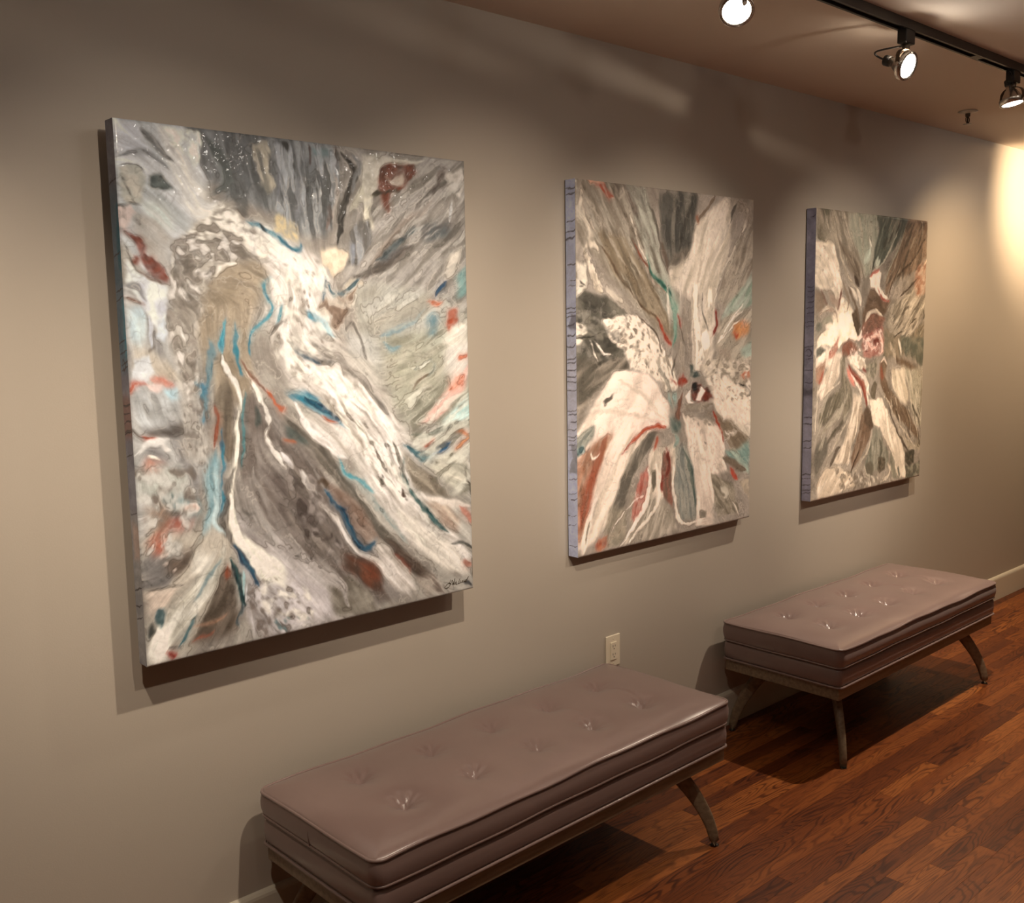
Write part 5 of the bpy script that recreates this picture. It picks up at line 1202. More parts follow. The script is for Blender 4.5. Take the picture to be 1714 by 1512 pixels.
DATA['P2'] = [
('patch',[[-60,-60],[1100,-60],[1100,1400],[-60,1400]],dict(c2=(170,169,166),fr=40,c1=(186,186,185))),
('patch',[[-2,-1],[188,-12],[299,88],[416,189],[540,447],[455,543],[298,422],[132,291],[2,180]],dict(c2=(192,195,192),ang=58,fr=13,soft=10,c1=(164,162,154))),
('patch',[[93,167],[242,178],[342,286],[462,379],[532,471],[493,544],[432,485],[298,398],[166,290]],dict(c2=(178,173,158),ang=52,fr=16,soft=9,c1=(160,152,134))),
('patch',[[430,10],[647,-1],[641,116],[601,221],[492,296],[461,254],[438,179]],dict(c2=(150,154,151),ang=85,fr=12,soft=9,c1=(113,119,120))),
('patch',[[243,-3],[356,6],[408,124],[438,226],[492,325],[556,457],[493,485],[386,303],[328,174]],dict(c2=(162,167,163),ang=65,fr=9,soft=8,c1=(190,202,200))),
('patch',[[857,-11],[747,46],[641,111],[609,210],[484,282],[492,340],[611,397],[622,648],[738,652],[762,499],[768,346],[843,202],[859,100]],dict(c2=(202,202,195),ang=-62,fr=14,soft=9,relief=0.5,c1=(220,221,219))),
('patch',[[840,5],[1018,-2],[1015,269],[847,448],[777,377],[843,222],[974,104]],dict(c2=(192,193,188),ang=-58,fr=10,soft=8,c1=(168,165,158))),
('patch',[[1006,280],[961,333],[855,402],[804,453],[910,464],[1009,396]],dict(c2=(186,206,205),ang=-50,fr=9,soft=8,c1=(160,193,185))),
('patch',[[778,463],[1009,412],[1015,664],[773,654]],dict(c2=(178,178,171),ang=-40,fr=14,soft=12,c1=(200,202,197))),
('patch',[[-7,355],[158,381],[277,455],[241,594],[116,632],[-10,622]],dict(c2=(152,156,151),fr=26,soft=9,c1=(117,121,117))),
('patch',[[-9,587],[264,597],[264,657],[160,657],[73,711],[2,812]],dict(c2=(172,171,166),ang=-30,fr=14,soft=12,c1=(129,130,124))),
('patch',[[-9,845],[182,638],[373,656],[495,777],[487,856],[325,869],[240,938],[91,1082],[33,1218],[-14,1266]],dict(c2=(216,212,209),ang=-55,fr=20,soft=8,relief=0.6,c1=(231,230,231))),
('patch',[[562,819],[821,883],[843,1054],[759,1068],[762,1266],[653,1255],[624,1030]],dict(c2=(214,210,207),ang=80,fr=18,soft=7,relief=0.5,c1=(229,228,226))),
('patch',[[673,611],[1000,622],[1007,944],[860,931],[784,846],[727,721]],dict(c2=(198,197,190),fr=26,soft=12,c1=(216,217,212))),
('patch',[[765,828],[859,863],[995,943],[996,978],[880,978],[822,916]],dict(c2=(182,178,168),ang=45,fr=10,soft=9,c1=(162,154,139))),
('patch',[[264,869],[389,858],[325,925],[263,1001],[194,1126],[127,1188],[68,1229],[32,1238],[91,1082],[173,971]],dict(c2=(208,206,200),ang=-60,fr=12,soft=8,c1=(229,228,226))),
('patch',[[373,930],[537,924],[538,1021],[505,1082],[422,1146],[325,1239],[232,1255],[294,1192],[365,1097]],dict(c2=(198,197,190),ang=-70,fr=9,soft=8,c1=(222,221,217))),
('stroke',[[4,25,7.3],[87,101,8.6],[153,182,7.7],[242,270,6.8]],dict(c2=(172,169,161),fr=5,soft=0.6,jag=5,op=0.7,c1=(208,210,207))),
('stroke',[[174,11,5.5],[243,92,7.9],[299,157,6.9],[342,211,5.8]],dict(c2=(162,158,149),fr=5,soft=0.6,jag=4,op=0.7,c1=(121,117,107))),
('stroke',[[616,35,8.7],[569,134,11.1],[538,213,8.6]],dict(soft=0.6,jag=5,op=0.8,c1=(97,101,100))),
('stroke',[[714,127,7.7],[683,218,8.9],[651,308,8.9],[635,397,7.6]],dict(c2=(224,226,222),fr=5,soft=0.6,jag=4,op=0.7,c1=(192,189,180))),
('stroke',[[204,674,6.1],[295,714,8.7],[389,770,9],[454,827,6.6]],dict(soft=0.7,jag=4,op=0.7,c1=(208,206,200))),
('stroke',[[44,791,5.8],[144,779,8.4],[264,798,7.5],[373,821,6.4]],dict(soft=0.7,jag=4,op=0.6,c1=(206,202,195))),
('patch',[[745,711],[837,699],[991,753],[994,897],[858,857],[765,795]],dict(soft=10,c1=(229,228,224))),
('patch',[[397,864],[437,873],[373,930],[310,996],[263,1063],[224,1156],[171,1240],[127,1238],[164,1132],[233,998],[294,922]],dict(c2=(172,173,168),ang=-62,fr=9,soft=7,c1=(136,138,134))),
('patch',[[-9,855],[79,818],[72,862],[1,919]],dict(c2=(178,189,188),ang=-40,fr=9,soft=6,c1=(150,165,166))),
('patch',[[1,933],[100,864],[173,861],[129,927],[85,1001],[62,1098],[11,1220],[-10,1217]],dict(c2=(171,138,119),ang=-70,fr=11,soft=7,c1=(196,144,117))),
('stroke',[[144,858,14.5],[114,910,15.6],[71,995,20.2],[41,1075,23.7],[19,1162,17.7]],dict(c2=(186,126,105),fr=8,soft=0.6,op=0.85,c1=(203,109,81))),
('patch',[[365,992],[325,1019],[294,1098],[278,1169],[294,1202],[357,1117],[373,1045]],dict(c2=(216,151,145),ang=-75,fr=7,soft=5,c1=(202,111,100))),
('patch',[[454,938],[496,974],[505,1082],[505,1163],[455,1119],[438,1042]],dict(c2=(152,132,122),ang=85,fr=7,soft=5,c1=(180,135,124))),
('patch',[[529,923],[589,940],[633,1020],[652,1133],[653,1233],[565,1226],[522,1116],[529,1009]],dict(c2=(180,189,188),ang=82,fr=8,soft=6,c1=(152,167,171))),
('stroke',[[572,949,6.8],[616,1019,8.3],[634,1097,8.4],[644,1187,6.3]],dict(c2=(132,154,151),fr=4,soft=0.5,c1=(97,132,134))),
('patch',[[263,1084],[373,1108],[422,1125],[505,1168],[540,1250],[373,1273],[263,1250]],dict(c2=(178,178,171),ang=-60,fr=10,soft=8,c1=(208,210,207))),
('patch',[[157,1121],[247,1133],[247,1227],[194,1254],[127,1244],[134,1189]],dict(c2=(190,189,180),fr=12,soft=6,c1=(166,167,158))),
('patch',[[83,1237],[105,1215],[149,1211],[141,1246],[112,1267],[83,1257]],dict(c2=(217,152,126),fr=8,soft=4,c1=(202,118,94))),
('patch',[[750,1055],[796,1077],[892,1117],[902,1164],[943,1234],[884,1243],[780,1223],[761,1158]],dict(c2=(180,180,171),ang=45,fr=9,soft=5,c1=(154,154,144))),
('stroke',[[806,1118,13.1],[845,1151,16.2],[826,1166,10.3]],dict(soft=0.6,c1=(208,212,207))),
('stroke',[[883,1185,3.7],[913,1218,4.5],[933,1244,3.8]],dict(soft=0.5,c1=(224,226,224))),
('patch',[[832,979],[928,977],[996,949],[1004,1095],[929,1064]],dict(c2=(182,210,207),ang=40,fr=9,soft=6,c1=(144,186,188))),
('stroke',[[823,1001,10.2],[890,1031,16.3],[979,1075,13.7]],dict(soft=0.5,c1=(152,145,134))),
('patch',[[930,1110],[999,1112],[1001,1201],[971,1161]],dict(soft=5,c1=(198,195,185))),
('patch',[[670,1196],[716,1203],[716,1231],[671,1230]],dict(soft=3,jag=2,c1=(168,167,161))),
('patch',[[780,1211],[827,1212],[837,1242],[790,1241]],dict(soft=4,c1=(180,180,173))),
('patch',[[117,458],[227,440],[313,450],[417,523],[463,592],[478,648],[269,639],[241,576],[157,518]],dict(c2=(198,197,192),fr=11,lo=0.05,hi=0.4,soft=5,jag=6,relief=0.8,c1=(229,230,229))),
('patch',[[117,458],[227,440],[313,450],[417,523],[463,592],[478,648],[269,639],[241,576],[157,518]],dict(fr=6,lo=0.26,hi=0.38,soft=8,jag=4,hole=True,c1=(148,143,134))),
('patch',[[264,597],[502,605],[536,711],[470,723],[373,656],[295,643]],dict(c2=(192,191,185),fr=9,lo=0.1,hi=0.4,soft=5,jag=5,c1=(226,228,226))),
('stroke',[[29,5,10.5],[35,48,13.7],[22,105,17.9],[60,142,15],[66,186,12.9],[33,231,9.6]],dict(c2=(178,175,168),fr=5,soft=0.4,jag=8,relief=1,c1=(224,226,222))),
('stroke',[[33,231,8.5],[59,284,11.8],[91,332,15.3],[125,363,16.5]],dict(c2=(192,191,183),fr=5,soft=0.35,jag=8,relief=1,c1=(229,230,226))),
('stroke',[[27,223,4.8],[79,212,7.6],[99,238,6.5]],dict(soft=0.4,jag=5,c1=(222,223,219))),
('stroke',[[145,354,13.3],[213,399,14.7],[270,436,10.4]],dict(c2=(182,182,178),fr=6,soft=0.4,jag=6,c1=(210,212,209))),
('patch',[[-2,276],[39,284],[45,355],[-4,386]],dict(soft=5,c1=(216,221,219))),
('stroke',[[10,333,4.3],[23,342,2.7],[39,346,1.6]],dict(soft=0.4,c1=(71,69,64))),
('stroke',[[10,351,2.1],[26,351,2.1]],dict(soft=0.4,c1=(81,80,73))),
('patch',[[-5,466],[37,471],[50,498],[17,542],[-6,546]],dict(soft=4,c1=(222,226,224))),
('stroke',[[8,475,2.7],[21,486,3.2],[15,470,2.1]],dict(soft=0.4,c1=(93,86,78))),
('stroke',[[-2,524,2.1],[63,516,2.2],[117,503,1.7]],dict(soft=0.4,c1=(87,84,76))),
('stroke',[[63,529,3.3],[79,566,3.3],[96,601,2.8]],dict(soft=0.35,relief=0.8,c1=(239,243,243))),
('stroke',[[83,534,4.4],[123,567,5.6],[174,580,3.4]],dict(soft=0.35,jag=3,relief=0.8,c1=(235,236,239))),
('patch',[[124,462],[158,454],[178,468],[165,481],[130,478]],dict(soft=3,jag=2,relief=0.8,c1=(243,243,243))),
('stroke',[[93,203,4.9],[159,254,6.6],[200,298,6.7],[256,352,5.7],[327,412,5.3],[409,455,5.4],[439,504,4.2]],dict(c2=(148,130,107),fr=4,soft=0.5,jag=2,c1=(125,106,86))),
('stroke',[[188,1,6.6],[229,30,10],[229,3,7.8],[271,49,12.4],[306,88,11.4],[320,110,5.8]],dict(c2=(132,128,122),fr=6,soft=0.5,jag=3,c1=(152,143,139))),
('stroke',[[229,16,4.5],[243,33,3.4],[215,53,2.2]],dict(soft=0.4,c1=(208,208,205))),
('patch',[[88,14],[134,6],[181,42],[160,55],[134,41]],dict(c2=(205,95,66),fr=10,soft=3,jag=4,c1=(222,97,62))),
('patch',[[55,-8],[154,-9],[134,6],[75,10]],dict(soft=4,c1=(231,192,176))),
('stroke',[[285,185,3.4],[327,239,4.1],[364,276,4.7],[409,322,5.4],[462,364,4.9]],dict(c2=(159,104,76),fr=4,soft=0.5,jag=2,c1=(189,94,61))),
('stroke',[[364,238,3.5],[386,294,7.1],[446,336,9.6],[492,374,11],[516,422,12.3],[516,471,11.1],[517,520,8.7],[509,564,5]],dict(c2=(152,197,192),fr=6,soft=0.5,jag=3,c1=(88,176,164))),
('stroke',[[371,257,2.4],[386,299,3.6],[439,331,4.8],[485,359,4.3],[508,393,3.7]],dict(soft=0.5,jag=2,c1=(44,135,127))),
('stroke',[[416,460,3.6],[439,494,5.5],[455,529,7.3],[486,554,8],[497,564,4.9]],dict(c2=(220,117,90),fr=4,soft=0.45,jag=4,c1=(206,74,51))),
('stroke',[[532,442,3.7],[544,461,5],[552,491,3.1]],dict(soft=0.45,c1=(192,77,59))),
('stroke',[[271,95,2.8],[285,121,4],[299,153,3.4],[317,203,3.5],[342,229,3.5],[371,266,2.9]],dict(soft=0.4,jag=4,relief=0.6,c1=(224,228,226))),
('stroke',[[298,441,2.3],[357,484,3],[409,513,3],[432,572,3.6],[440,591,2.4]],dict(soft=0.45,jag=2,c1=(119,108,93))),
('stroke',[[540,476,1.9],[560,511,2.5],[572,556,1.9]],dict(soft=0.45,c1=(121,114,103))),
('stroke',[[676,362,2.6],[681,427,3.2],[702,473,3.3],[719,503,2.6]],dict(soft=0.45,c1=(121,123,115))),
('stroke',[[769,428,4.6],[774,458,6.6],[770,494,6.6],[749,524,5.3]],dict(c2=(161,78,66),fr=4,soft=0.45,jag=4,c1=(186,68,55))),
('stroke',[[883,2,6.7],[964,48,8.2],[939,126,6.8],[844,233,6.7],[785,315,6.6],[768,377,5.3],[744,427,3.9]],dict(c2=(162,160,151),fr=4,soft=0.5,jag=5,c1=(220,223,222))),
('stroke',[[901,16,6.7],[867,54,8],[850,100,6]],dict(soft=0.5,jag=4,c1=(121,123,120))),
('stroke',[[763,-5,6.5],[697,59,7.6],[649,106,6.3]],dict(soft=0.5,op=0.8,c1=(152,136,117))),
('stroke',[[648,86,6.3],[657,106,5]],dict(soft=0.6,op=0.8,c1=(189,121,86))),
('patch',[[445,42],[475,7],[506,23],[510,75],[483,120],[445,103]],dict(soft=5,c1=(129,134,134))),
('patch',[[585,197],[601,221],[554,261],[492,272],[515,233]],dict(c2=(162,160,154),fr=9,soft=9,c1=(125,125,122))),
('stroke',[[438,188,8.4],[469,235,10.9],[477,282,6.1]],dict(soft=0.6,op=0.8,c1=(136,121,112))),
('stroke',[[371,61,5.8],[408,114,7.1],[431,179,6],[454,254,4.8],[484,297,3.6]],dict(soft=0.5,op=0.8,c1=(121,123,115))),
('patch',[[884,490],[937,475],[992,486],[984,523],[911,538],[875,522]],dict(c2=(233,182,128),fr=12,soft=7,c1=(229,155,98))),
('stroke',[[884,516,4.1],[902,535,5.5],[916,522,3.4]],dict(soft=0.5,c1=(222,104,69))),
('stroke',[[945,402,3.4],[892,454,3.4],[840,495,3.4],[780,556,3.3]],dict(jag=3,soft=0.5,c1=(231,234,236))),
('stroke',[[936,438,3.4],[857,480,3.4],[814,520,3.4]],dict(jag=3,soft=0.5,c1=(231,234,236))),
('stroke',[[919,475,3.4],[849,511,3.4],[788,551,3.3]],dict(jag=3,soft=0.5,c1=(231,234,236))),
('patch',[[780,571],[859,584],[868,626],[789,623]],dict(c2=(198,197,192),fr=12,soft=7,c1=(180,175,168))),
('patch',[[930,575],[1012,556],[1014,621],[940,607]],dict(soft=8,c1=(178,204,202))),
('patch',[[678,518],[703,503],[728,529],[725,570],[695,584],[678,558]],dict(soft=3,jag=3,relief=0.8,c1=(243,243,243))),
('stroke',[[687,574,5.2],[679,609,5.9],[654,629,3.9]],dict(c2=(111,132,129),fr=4,soft=0.45,c1=(71,106,105))),
('patch',[[605,632],[646,628],[655,655],[614,653]],dict(soft=4,c1=(91,114,122))),
('stroke',[[463,592,4.9],[478,617,4.9],[494,648,3.7]],dict(soft=0.5,jag=4,c1=(178,175,168))),
('stroke',[[533,589,3.8],[517,619,3.7],[510,649,3.1]],dict(soft=0.5,c1=(142,138,129))),
('stroke',[[412,617,5.1],[445,660,7.8],[478,698,9.2],[494,725,7.9],[511,763,9.3],[520,790,8]],dict(c2=(186,189,185),fr=5,soft=0.5,jag=4,c1=(152,160,158))),
('patch',[[478,729],[528,727],[536,764],[511,784],[486,761]],dict(soft=6,c1=(162,197,202))),
('patch',[[494,683],[527,692],[561,660],[574,681],[587,693],[553,707],[519,700]],dict(soft=3,jag=3,c1=(202,72,46))),
('stroke',[[519,616,3.3],[502,652,4],[511,678,4]],dict(soft=0.45,c1=(121,123,117))),
('patch',[[612,640],[638,625],[656,658],[673,675],[630,679],[604,667]],dict(c2=(152,165,163),fr=8,soft=5,c1=(97,123,129))),
('patch',[[621,710],[656,701],[701,731],[718,726],[746,766],[701,785],[639,771],[609,753]],dict(c2=(121,93,88),fr=9,soft=4,jag=4,c1=(169,85,71))),
('patch',[[621,705],[656,701],[656,728],[630,732]],dict(soft=4,c1=(71,80,86))),
('patch',[[657,745],[683,719],[701,742],[674,773],[648,766]],dict(soft=3,c1=(229,226,229))),
('patch',[[579,751],[608,726],[613,769],[631,781],[596,784]],dict(soft=3,c1=(235,236,239))),
('stroke',[[561,734,6.7],[545,775,9.4],[532,817,10.7],[537,839,8.1]],dict(c2=(174,131,114),fr=5,soft=0.5,jag=4,c1=(147,104,90))),
('patch',[[495,830],[537,828],[554,856],[537,892],[495,888]],dict(c2=(152,171,171),fr=9,soft=6,c1=(113,143,144))),
('stroke',[[520,896,8],[537,919,9.4],[512,933,6.7]],dict(soft=0.6,c1=(152,189,190))),
('stroke',[[570,782,6.8],[622,796,11],[692,796,11.2],[746,788,7.1]],dict(c2=(152,147,137),fr=5,soft=0.5,jag=5,c1=(178,178,171))),
('patch',[[553,781],[765,795],[784,880],[623,867],[571,830]],dict(fr=7,lo=0.1,hi=0.3,soft=8,jag=4,hole=True,c1=(172,169,161))),
('stroke',[[225,936,3.1],[263,904,5],[310,878,7],[365,857,8.3],[421,848,9.8],[466,857,6.6]],dict(c2=(220,117,90),fr=5,soft=0.4,jag=3,relief=0.6,c1=(204,72,48))),
('stroke',[[421,893,7.8],[413,913,7.8],[401,933,5.2]],dict(soft=0.5,jag=4,c1=(210,111,86))),
('stroke',[[470,934,5.3],[483,967,9.3],[487,999,8],[471,1040,6.7]],dict(c2=(160,83,69),fr=5,soft=0.45,jag=3,c1=(187,63,52))),
('stroke',[[434,1036,5.3],[454,1036,5.3]],dict(soft=0.5,c1=(183,77,65))),
('stroke',[[450,1059,5.3],[450,1091,5.3]],dict(soft=0.5,c1=(191,88,75))),
('stroke',[[365,1002,11.6],[381,1046,11.7],[365,1102,10.4],[341,1151,9.1],[294,1197,9],[247,1237,7.6],[216,1258,5]],dict(soft=0.25,jag=4,relief=0.8,c1=(233,234,236))),
('stroke',[[413,986,14.4],[430,1036,13.2],[434,1089,9.3],[422,1141,7.9],[373,1187,7.8],[310,1226,7.7],[263,1255,5.1]],dict(soft=0.25,jag=4,relief=0.8,c1=(231,232,231))),
('stroke',[[513,1008,10.8],[513,1072,9.4],[518,1127,7.5],[531,1183,7.5],[565,1231,6.2],[626,1243,4.2],[716,1239,2.9]],dict(soft=0.3,jag=4,relief=0.8,c1=(231,232,231))),
('patch',[[389,1010],[409,1007],[418,1071],[401,1091],[391,1058]],dict(soft=3,jag=2,c1=(148,149,139))),
('stroke',[[365,1097,2.6],[310,1105,2.6],[247,1133,2.5],[186,1181,2.5],[156,1218,1.9]],dict(soft=0.4,jag=2,c1=(229,230,234))),
('stroke',[[310,1116,1.9],[294,1088,1.9]],dict(soft=0.4,c1=(229,230,234))),
('stroke',[[62,1128,12],[40,1195,15.5],[18,1256,17.8]],dict(soft=0.4,c1=(231,232,231))),
('stroke',[[62,1143,3],[40,1205,4.2],[33,1228,3]],dict(soft=0.5,c1=(162,160,151))),
('stroke',[[756,822,4.3],[784,863,5],[817,905,4.3],[822,939,3.6]],dict(soft=0.5,jag=3,c1=(198,88,64))),
('stroke',[[831,900,2.2],[864,926,2.9],[832,940,2.2]],dict(soft=0.4,c1=(233,236,239))),
('patch',[[867,1045],[891,1054],[920,1097],[896,1100],[877,1075]],dict(soft=3,jag=3,c1=(222,96,75))),
('patch',[[931,684],[994,676],[1000,696],[961,700]],dict(soft=4,c1=(230,138,96))),
('stroke',[[894,716,2.9],[952,725,3.7],[996,741,3.8],[1001,765,3],[977,772,2.2]],dict(soft=0.4,jag=2,c1=(85,84,78))),
('patch',[[127,743],[141,734],[167,724],[185,710],[174,732],[152,745],[134,761]],dict(soft=2,jag=1.5,c1=(132,132,129))),
('stroke',[[699,928,2.1],[712,935,2.1]],dict(soft=0.4,c1=(111,108,100))),
('stroke',[[725,869,2.1],[743,871,2.1]],dict(soft=0.4,c1=(132,128,120))),
('patch',[[-6,894],[29,883],[36,908],[8,919]],dict(c2=(162,195,205),fr=6,soft=4,c1=(105,143,156))),
('stroke',[[61,905,2.4],[71,931,3],[107,919,2.4]],dict(soft=0.4,c1=(239,243,243))),
('cells',[[264,607],[485,615],[486,709],[326,649]],dict(c=(132,123,112),n=24,r0=1.5,r1=5)),
('cells',[[373,930],[538,946],[521,1008],[389,994]],dict(c=(142,134,124),n=16,r0=1.5,r1=4)),
('cells',[[531,329],[734,326],[738,652],[541,644]],dict(c=(178,173,163),n=22,r0=2,r1=6)),
('patch',[[469,326],[768,346],[738,652],[494,642]],dict(fr=14,ang=85,lo=0.0,hi=0.35,soft=8,jag=4,hole=True,c1=(239,241,241))),
('patch',[[539,349],[751,346],[721,641],[541,634]],dict(fr=9,ang=85,lo=0.2,hi=0.4,op=0.7,soft=8,jag=4,hole=True,c1=(188,186,180))),
('patch',[[655,610],[1000,622],[1007,909],[860,920],[764,778]],dict(fr=15,lo=0,hi=0.3,soft=8,jag=4,hole=True,c1=(229,230,229))),
('patch',[[673,611],[1000,622],[1004,793],[801,781]],dict(fr=8,lo=0.24,hi=0.36,soft=8,jag=4,hole=True,c1=(168,165,154))),
('patch',[[571,841],[812,893],[824,1041],[714,1051],[624,987]],dict(fr=7,lo=0.22,hi=0.34,op=0.7,soft=8,jag=4,hole=True,c1=(206,204,197))),
('patch',[[4,16],[243,2],[401,190],[477,422],[342,422],[132,282],[2,206]],dict(fr=8,ang=55,lo=0.12,hi=0.4,op=0.7,soft=8,jag=4,hole=True,c1=(198,202,197))),
('patch',[[4,16],[243,2],[401,190],[477,422],[342,422],[132,282],[2,206]],dict(fr=8,ang=55,lo=0.2,hi=0.4,op=0.6,soft=8,jag=4,hole=True,c1=(134,130,117))),
('patch',[[781,94],[1009,29],[1015,269],[821,438]],dict(fr=7,ang=-58,lo=0.1,hi=0.35,op=0.7,soft=8,jag=4,hole=True,c1=(198,199,195))),
('patch',[[0,382],[255,445],[227,599],[-3,622]],dict(fr=14,lo=0.05,hi=0.3,op=0.7,soft=8,jag=4,hole=True,c1=(170,175,175))),
('patch',[[0,382],[255,445],[227,599],[-3,622]],dict(fr=12,lo=0.15,hi=0.35,op=0.7,soft=8,jag=4,hole=True,c1=(85,88,86)))]
DATA['P2s'] = [
('patch',[[-60,-60],[1100,-60],[1100,1400],[-60,1400]],dict(c2=(174,184,214),fr=30,c1=(164,173,202))),
('patch',[[-10,540],[60,540],[60,900],[-10,900]],dict(c1=(170,175,197),soft=60)),
('patch',[[18,885],[60,885],[60,980],[10,980],[24,930]],dict(c1=(144,149,166),soft=4)),
('patch',[[24,445],[60,445],[60,495],[0,485],[24,470]],dict(c1=(132,136,158),soft=4)),
('stroke',[[0,32,2],[20,30,2],[38,30,2],[48,22,1.6]],dict(c1=(99,99,117),soft=0.5)),
('stroke',[[0,46,2],[20,44,2],[38,44,2],[48,36,1.6]],dict(c1=(99,99,117),soft=0.5)),
('stroke',[[8,137,2.2],[20,135,2.2],[38,135,2.2],[48,127,1.7600000000000002]],dict(c1=(99,99,117),soft=0.5)),
('stroke',[[0,177,2.6],[20,175,2.6],[38,175,2.6],[48,167,2.08]],dict(c1=(99,99,117),soft=0.5)),
('stroke',[[0,200,2.8],[20,198,2.8],[38,198,2.8],[48,190,2.2399999999999998]],dict(c1=(99,99,117),soft=0.5)),
('stroke',[[0,282,2.4],[20,280,2.4],[38,280,2.4],[48,272,1.92]],dict(c1=(99,99,117),soft=0.5)),
('stroke',[[20,332,1.6],[20,330,1.6],[38,330,1.6],[48,322,1.2800000000000002]],dict(c1=(99,99,117),soft=0.5)),
('stroke',[[10,352,1.4],[20,350,1.4],[38,350,1.4],[48,342,1.1199999999999999]],dict(c1=(99,99,117),soft=0.5)),
('stroke',[[0,427,2.2],[20,425,2.2],[38,425,2.2],[48,417,1.7600000000000002]],dict(c1=(99,99,117),soft=0.5)),
('stroke',[[0,442,2],[20,440,2],[38,440,2],[48,432,1.6]],dict(c1=(99,99,117),soft=0.5)),
('stroke',[[0,457,2],[20,455,2],[38,455,2],[48,447,1.6]],dict(c1=(99,99,117),soft=0.5)),
('stroke',[[0,482,2.2],[20,480,2.2],[38,480,2.2],[48,472,1.7600000000000002]],dict(c1=(99,99,117),soft=0.5)),
('stroke',[[0,512,2.2],[20,510,2.2],[38,510,2.2],[48,502,1.7600000000000002]],dict(c1=(99,99,117),soft=0.5)),
('stroke',[[0,547,2.4],[20,545,2.4],[38,545,2.4],[48,537,1.92]],dict(c1=(99,99,117),soft=0.5)),
('stroke',[[0,592,2],[20,590,2],[38,590,2],[48,582,1.6]],dict(c1=(99,99,117),soft=0.5)),
('stroke',[[0,605,2],[20,603,2],[38,603,2],[48,595,1.6]],dict(c1=(99,99,117),soft=0.5)),
('stroke',[[0,632,2],[20,630,2],[38,630,2],[48,622,1.6]],dict(c1=(99,99,117),soft=0.5)),
('stroke',[[0,657,2],[20,655,2],[38,655,2],[48,647,1.6]],dict(c1=(99,99,117),soft=0.5)),
('stroke',[[0,674,2],[20,672,2],[38,672,2],[48,664,1.6]],dict(c1=(99,99,117),soft=0.5)),
('stroke',[[0,702,1.6],[20,700,1.6],[38,700,1.6],[48,692,1.2800000000000002]],dict(c1=(99,99,117),soft=0.5)),
('stroke',[[0,767,1.5],[20,765,1.5],[38,765,1.5],[48,757,1.2000000000000002]],dict(c1=(99,99,117),soft=0.5)),
('stroke',[[0,780,2.6],[20,778,2.6],[38,778,2.6],[48,770,2.08]],dict(c1=(99,99,117),soft=0.5)),
('stroke',[[16,808,2.6],[20,806,2.6],[38,806,2.6],[48,798,2.08]],dict(c1=(99,99,117),soft=0.5)),
('stroke',[[0,837,1.8],[20,835,1.8],[38,835,1.8],[48,827,1.4400000000000002]],dict(c1=(99,99,117),soft=0.5)),
('stroke',[[0,860,2],[20,858,2],[38,858,2],[48,850,1.6]],dict(c1=(99,99,117),soft=0.5)),
('stroke',[[0,872,1.6],[20,870,1.6],[38,870,1.6],[48,862,1.2800000000000002]],dict(c1=(99,99,117),soft=0.5)),
('stroke',[[0,887,1.6],[20,885,1.6],[38,885,1.6],[48,877,1.2800000000000002]],dict(c1=(99,99,117),soft=0.5)),
('stroke',[[0,907,1.6],[20,905,1.6],[38,905,1.6],[48,897,1.2800000000000002]],dict(c1=(99,99,117),soft=0.5)),
('stroke',[[0,1002,1.2],[20,1000,1.2],[38,1000,1.2],[48,992,0.96]],dict(c1=(99,99,117),soft=0.5)),
('stroke',[[0,1047,1.2],[20,1045,1.2],[38,1045,1.2],[48,1037,0.96]],dict(c1=(99,99,117),soft=0.5)),
('stroke',[[14,1070,2.6],[20,1068,2.6],[38,1068,2.6],[48,1060,2.08]],dict(c1=(99,99,117),soft=0.5)),
('stroke',[[0,1132,1.2],[20,1130,1.2],[38,1130,1.2],[48,1122,0.96]],dict(c1=(99,99,117),soft=0.5)),
('stroke',[[0,1167,1.6],[20,1165,1.6],[38,1165,1.6],[48,1157,1.2800000000000002]],dict(c1=(99,99,117),soft=0.5)),
('stroke',[[0,1237,2],[20,1235,2],[38,1235,2],[48,1227,1.6]],dict(c1=(99,99,117),soft=0.5))]
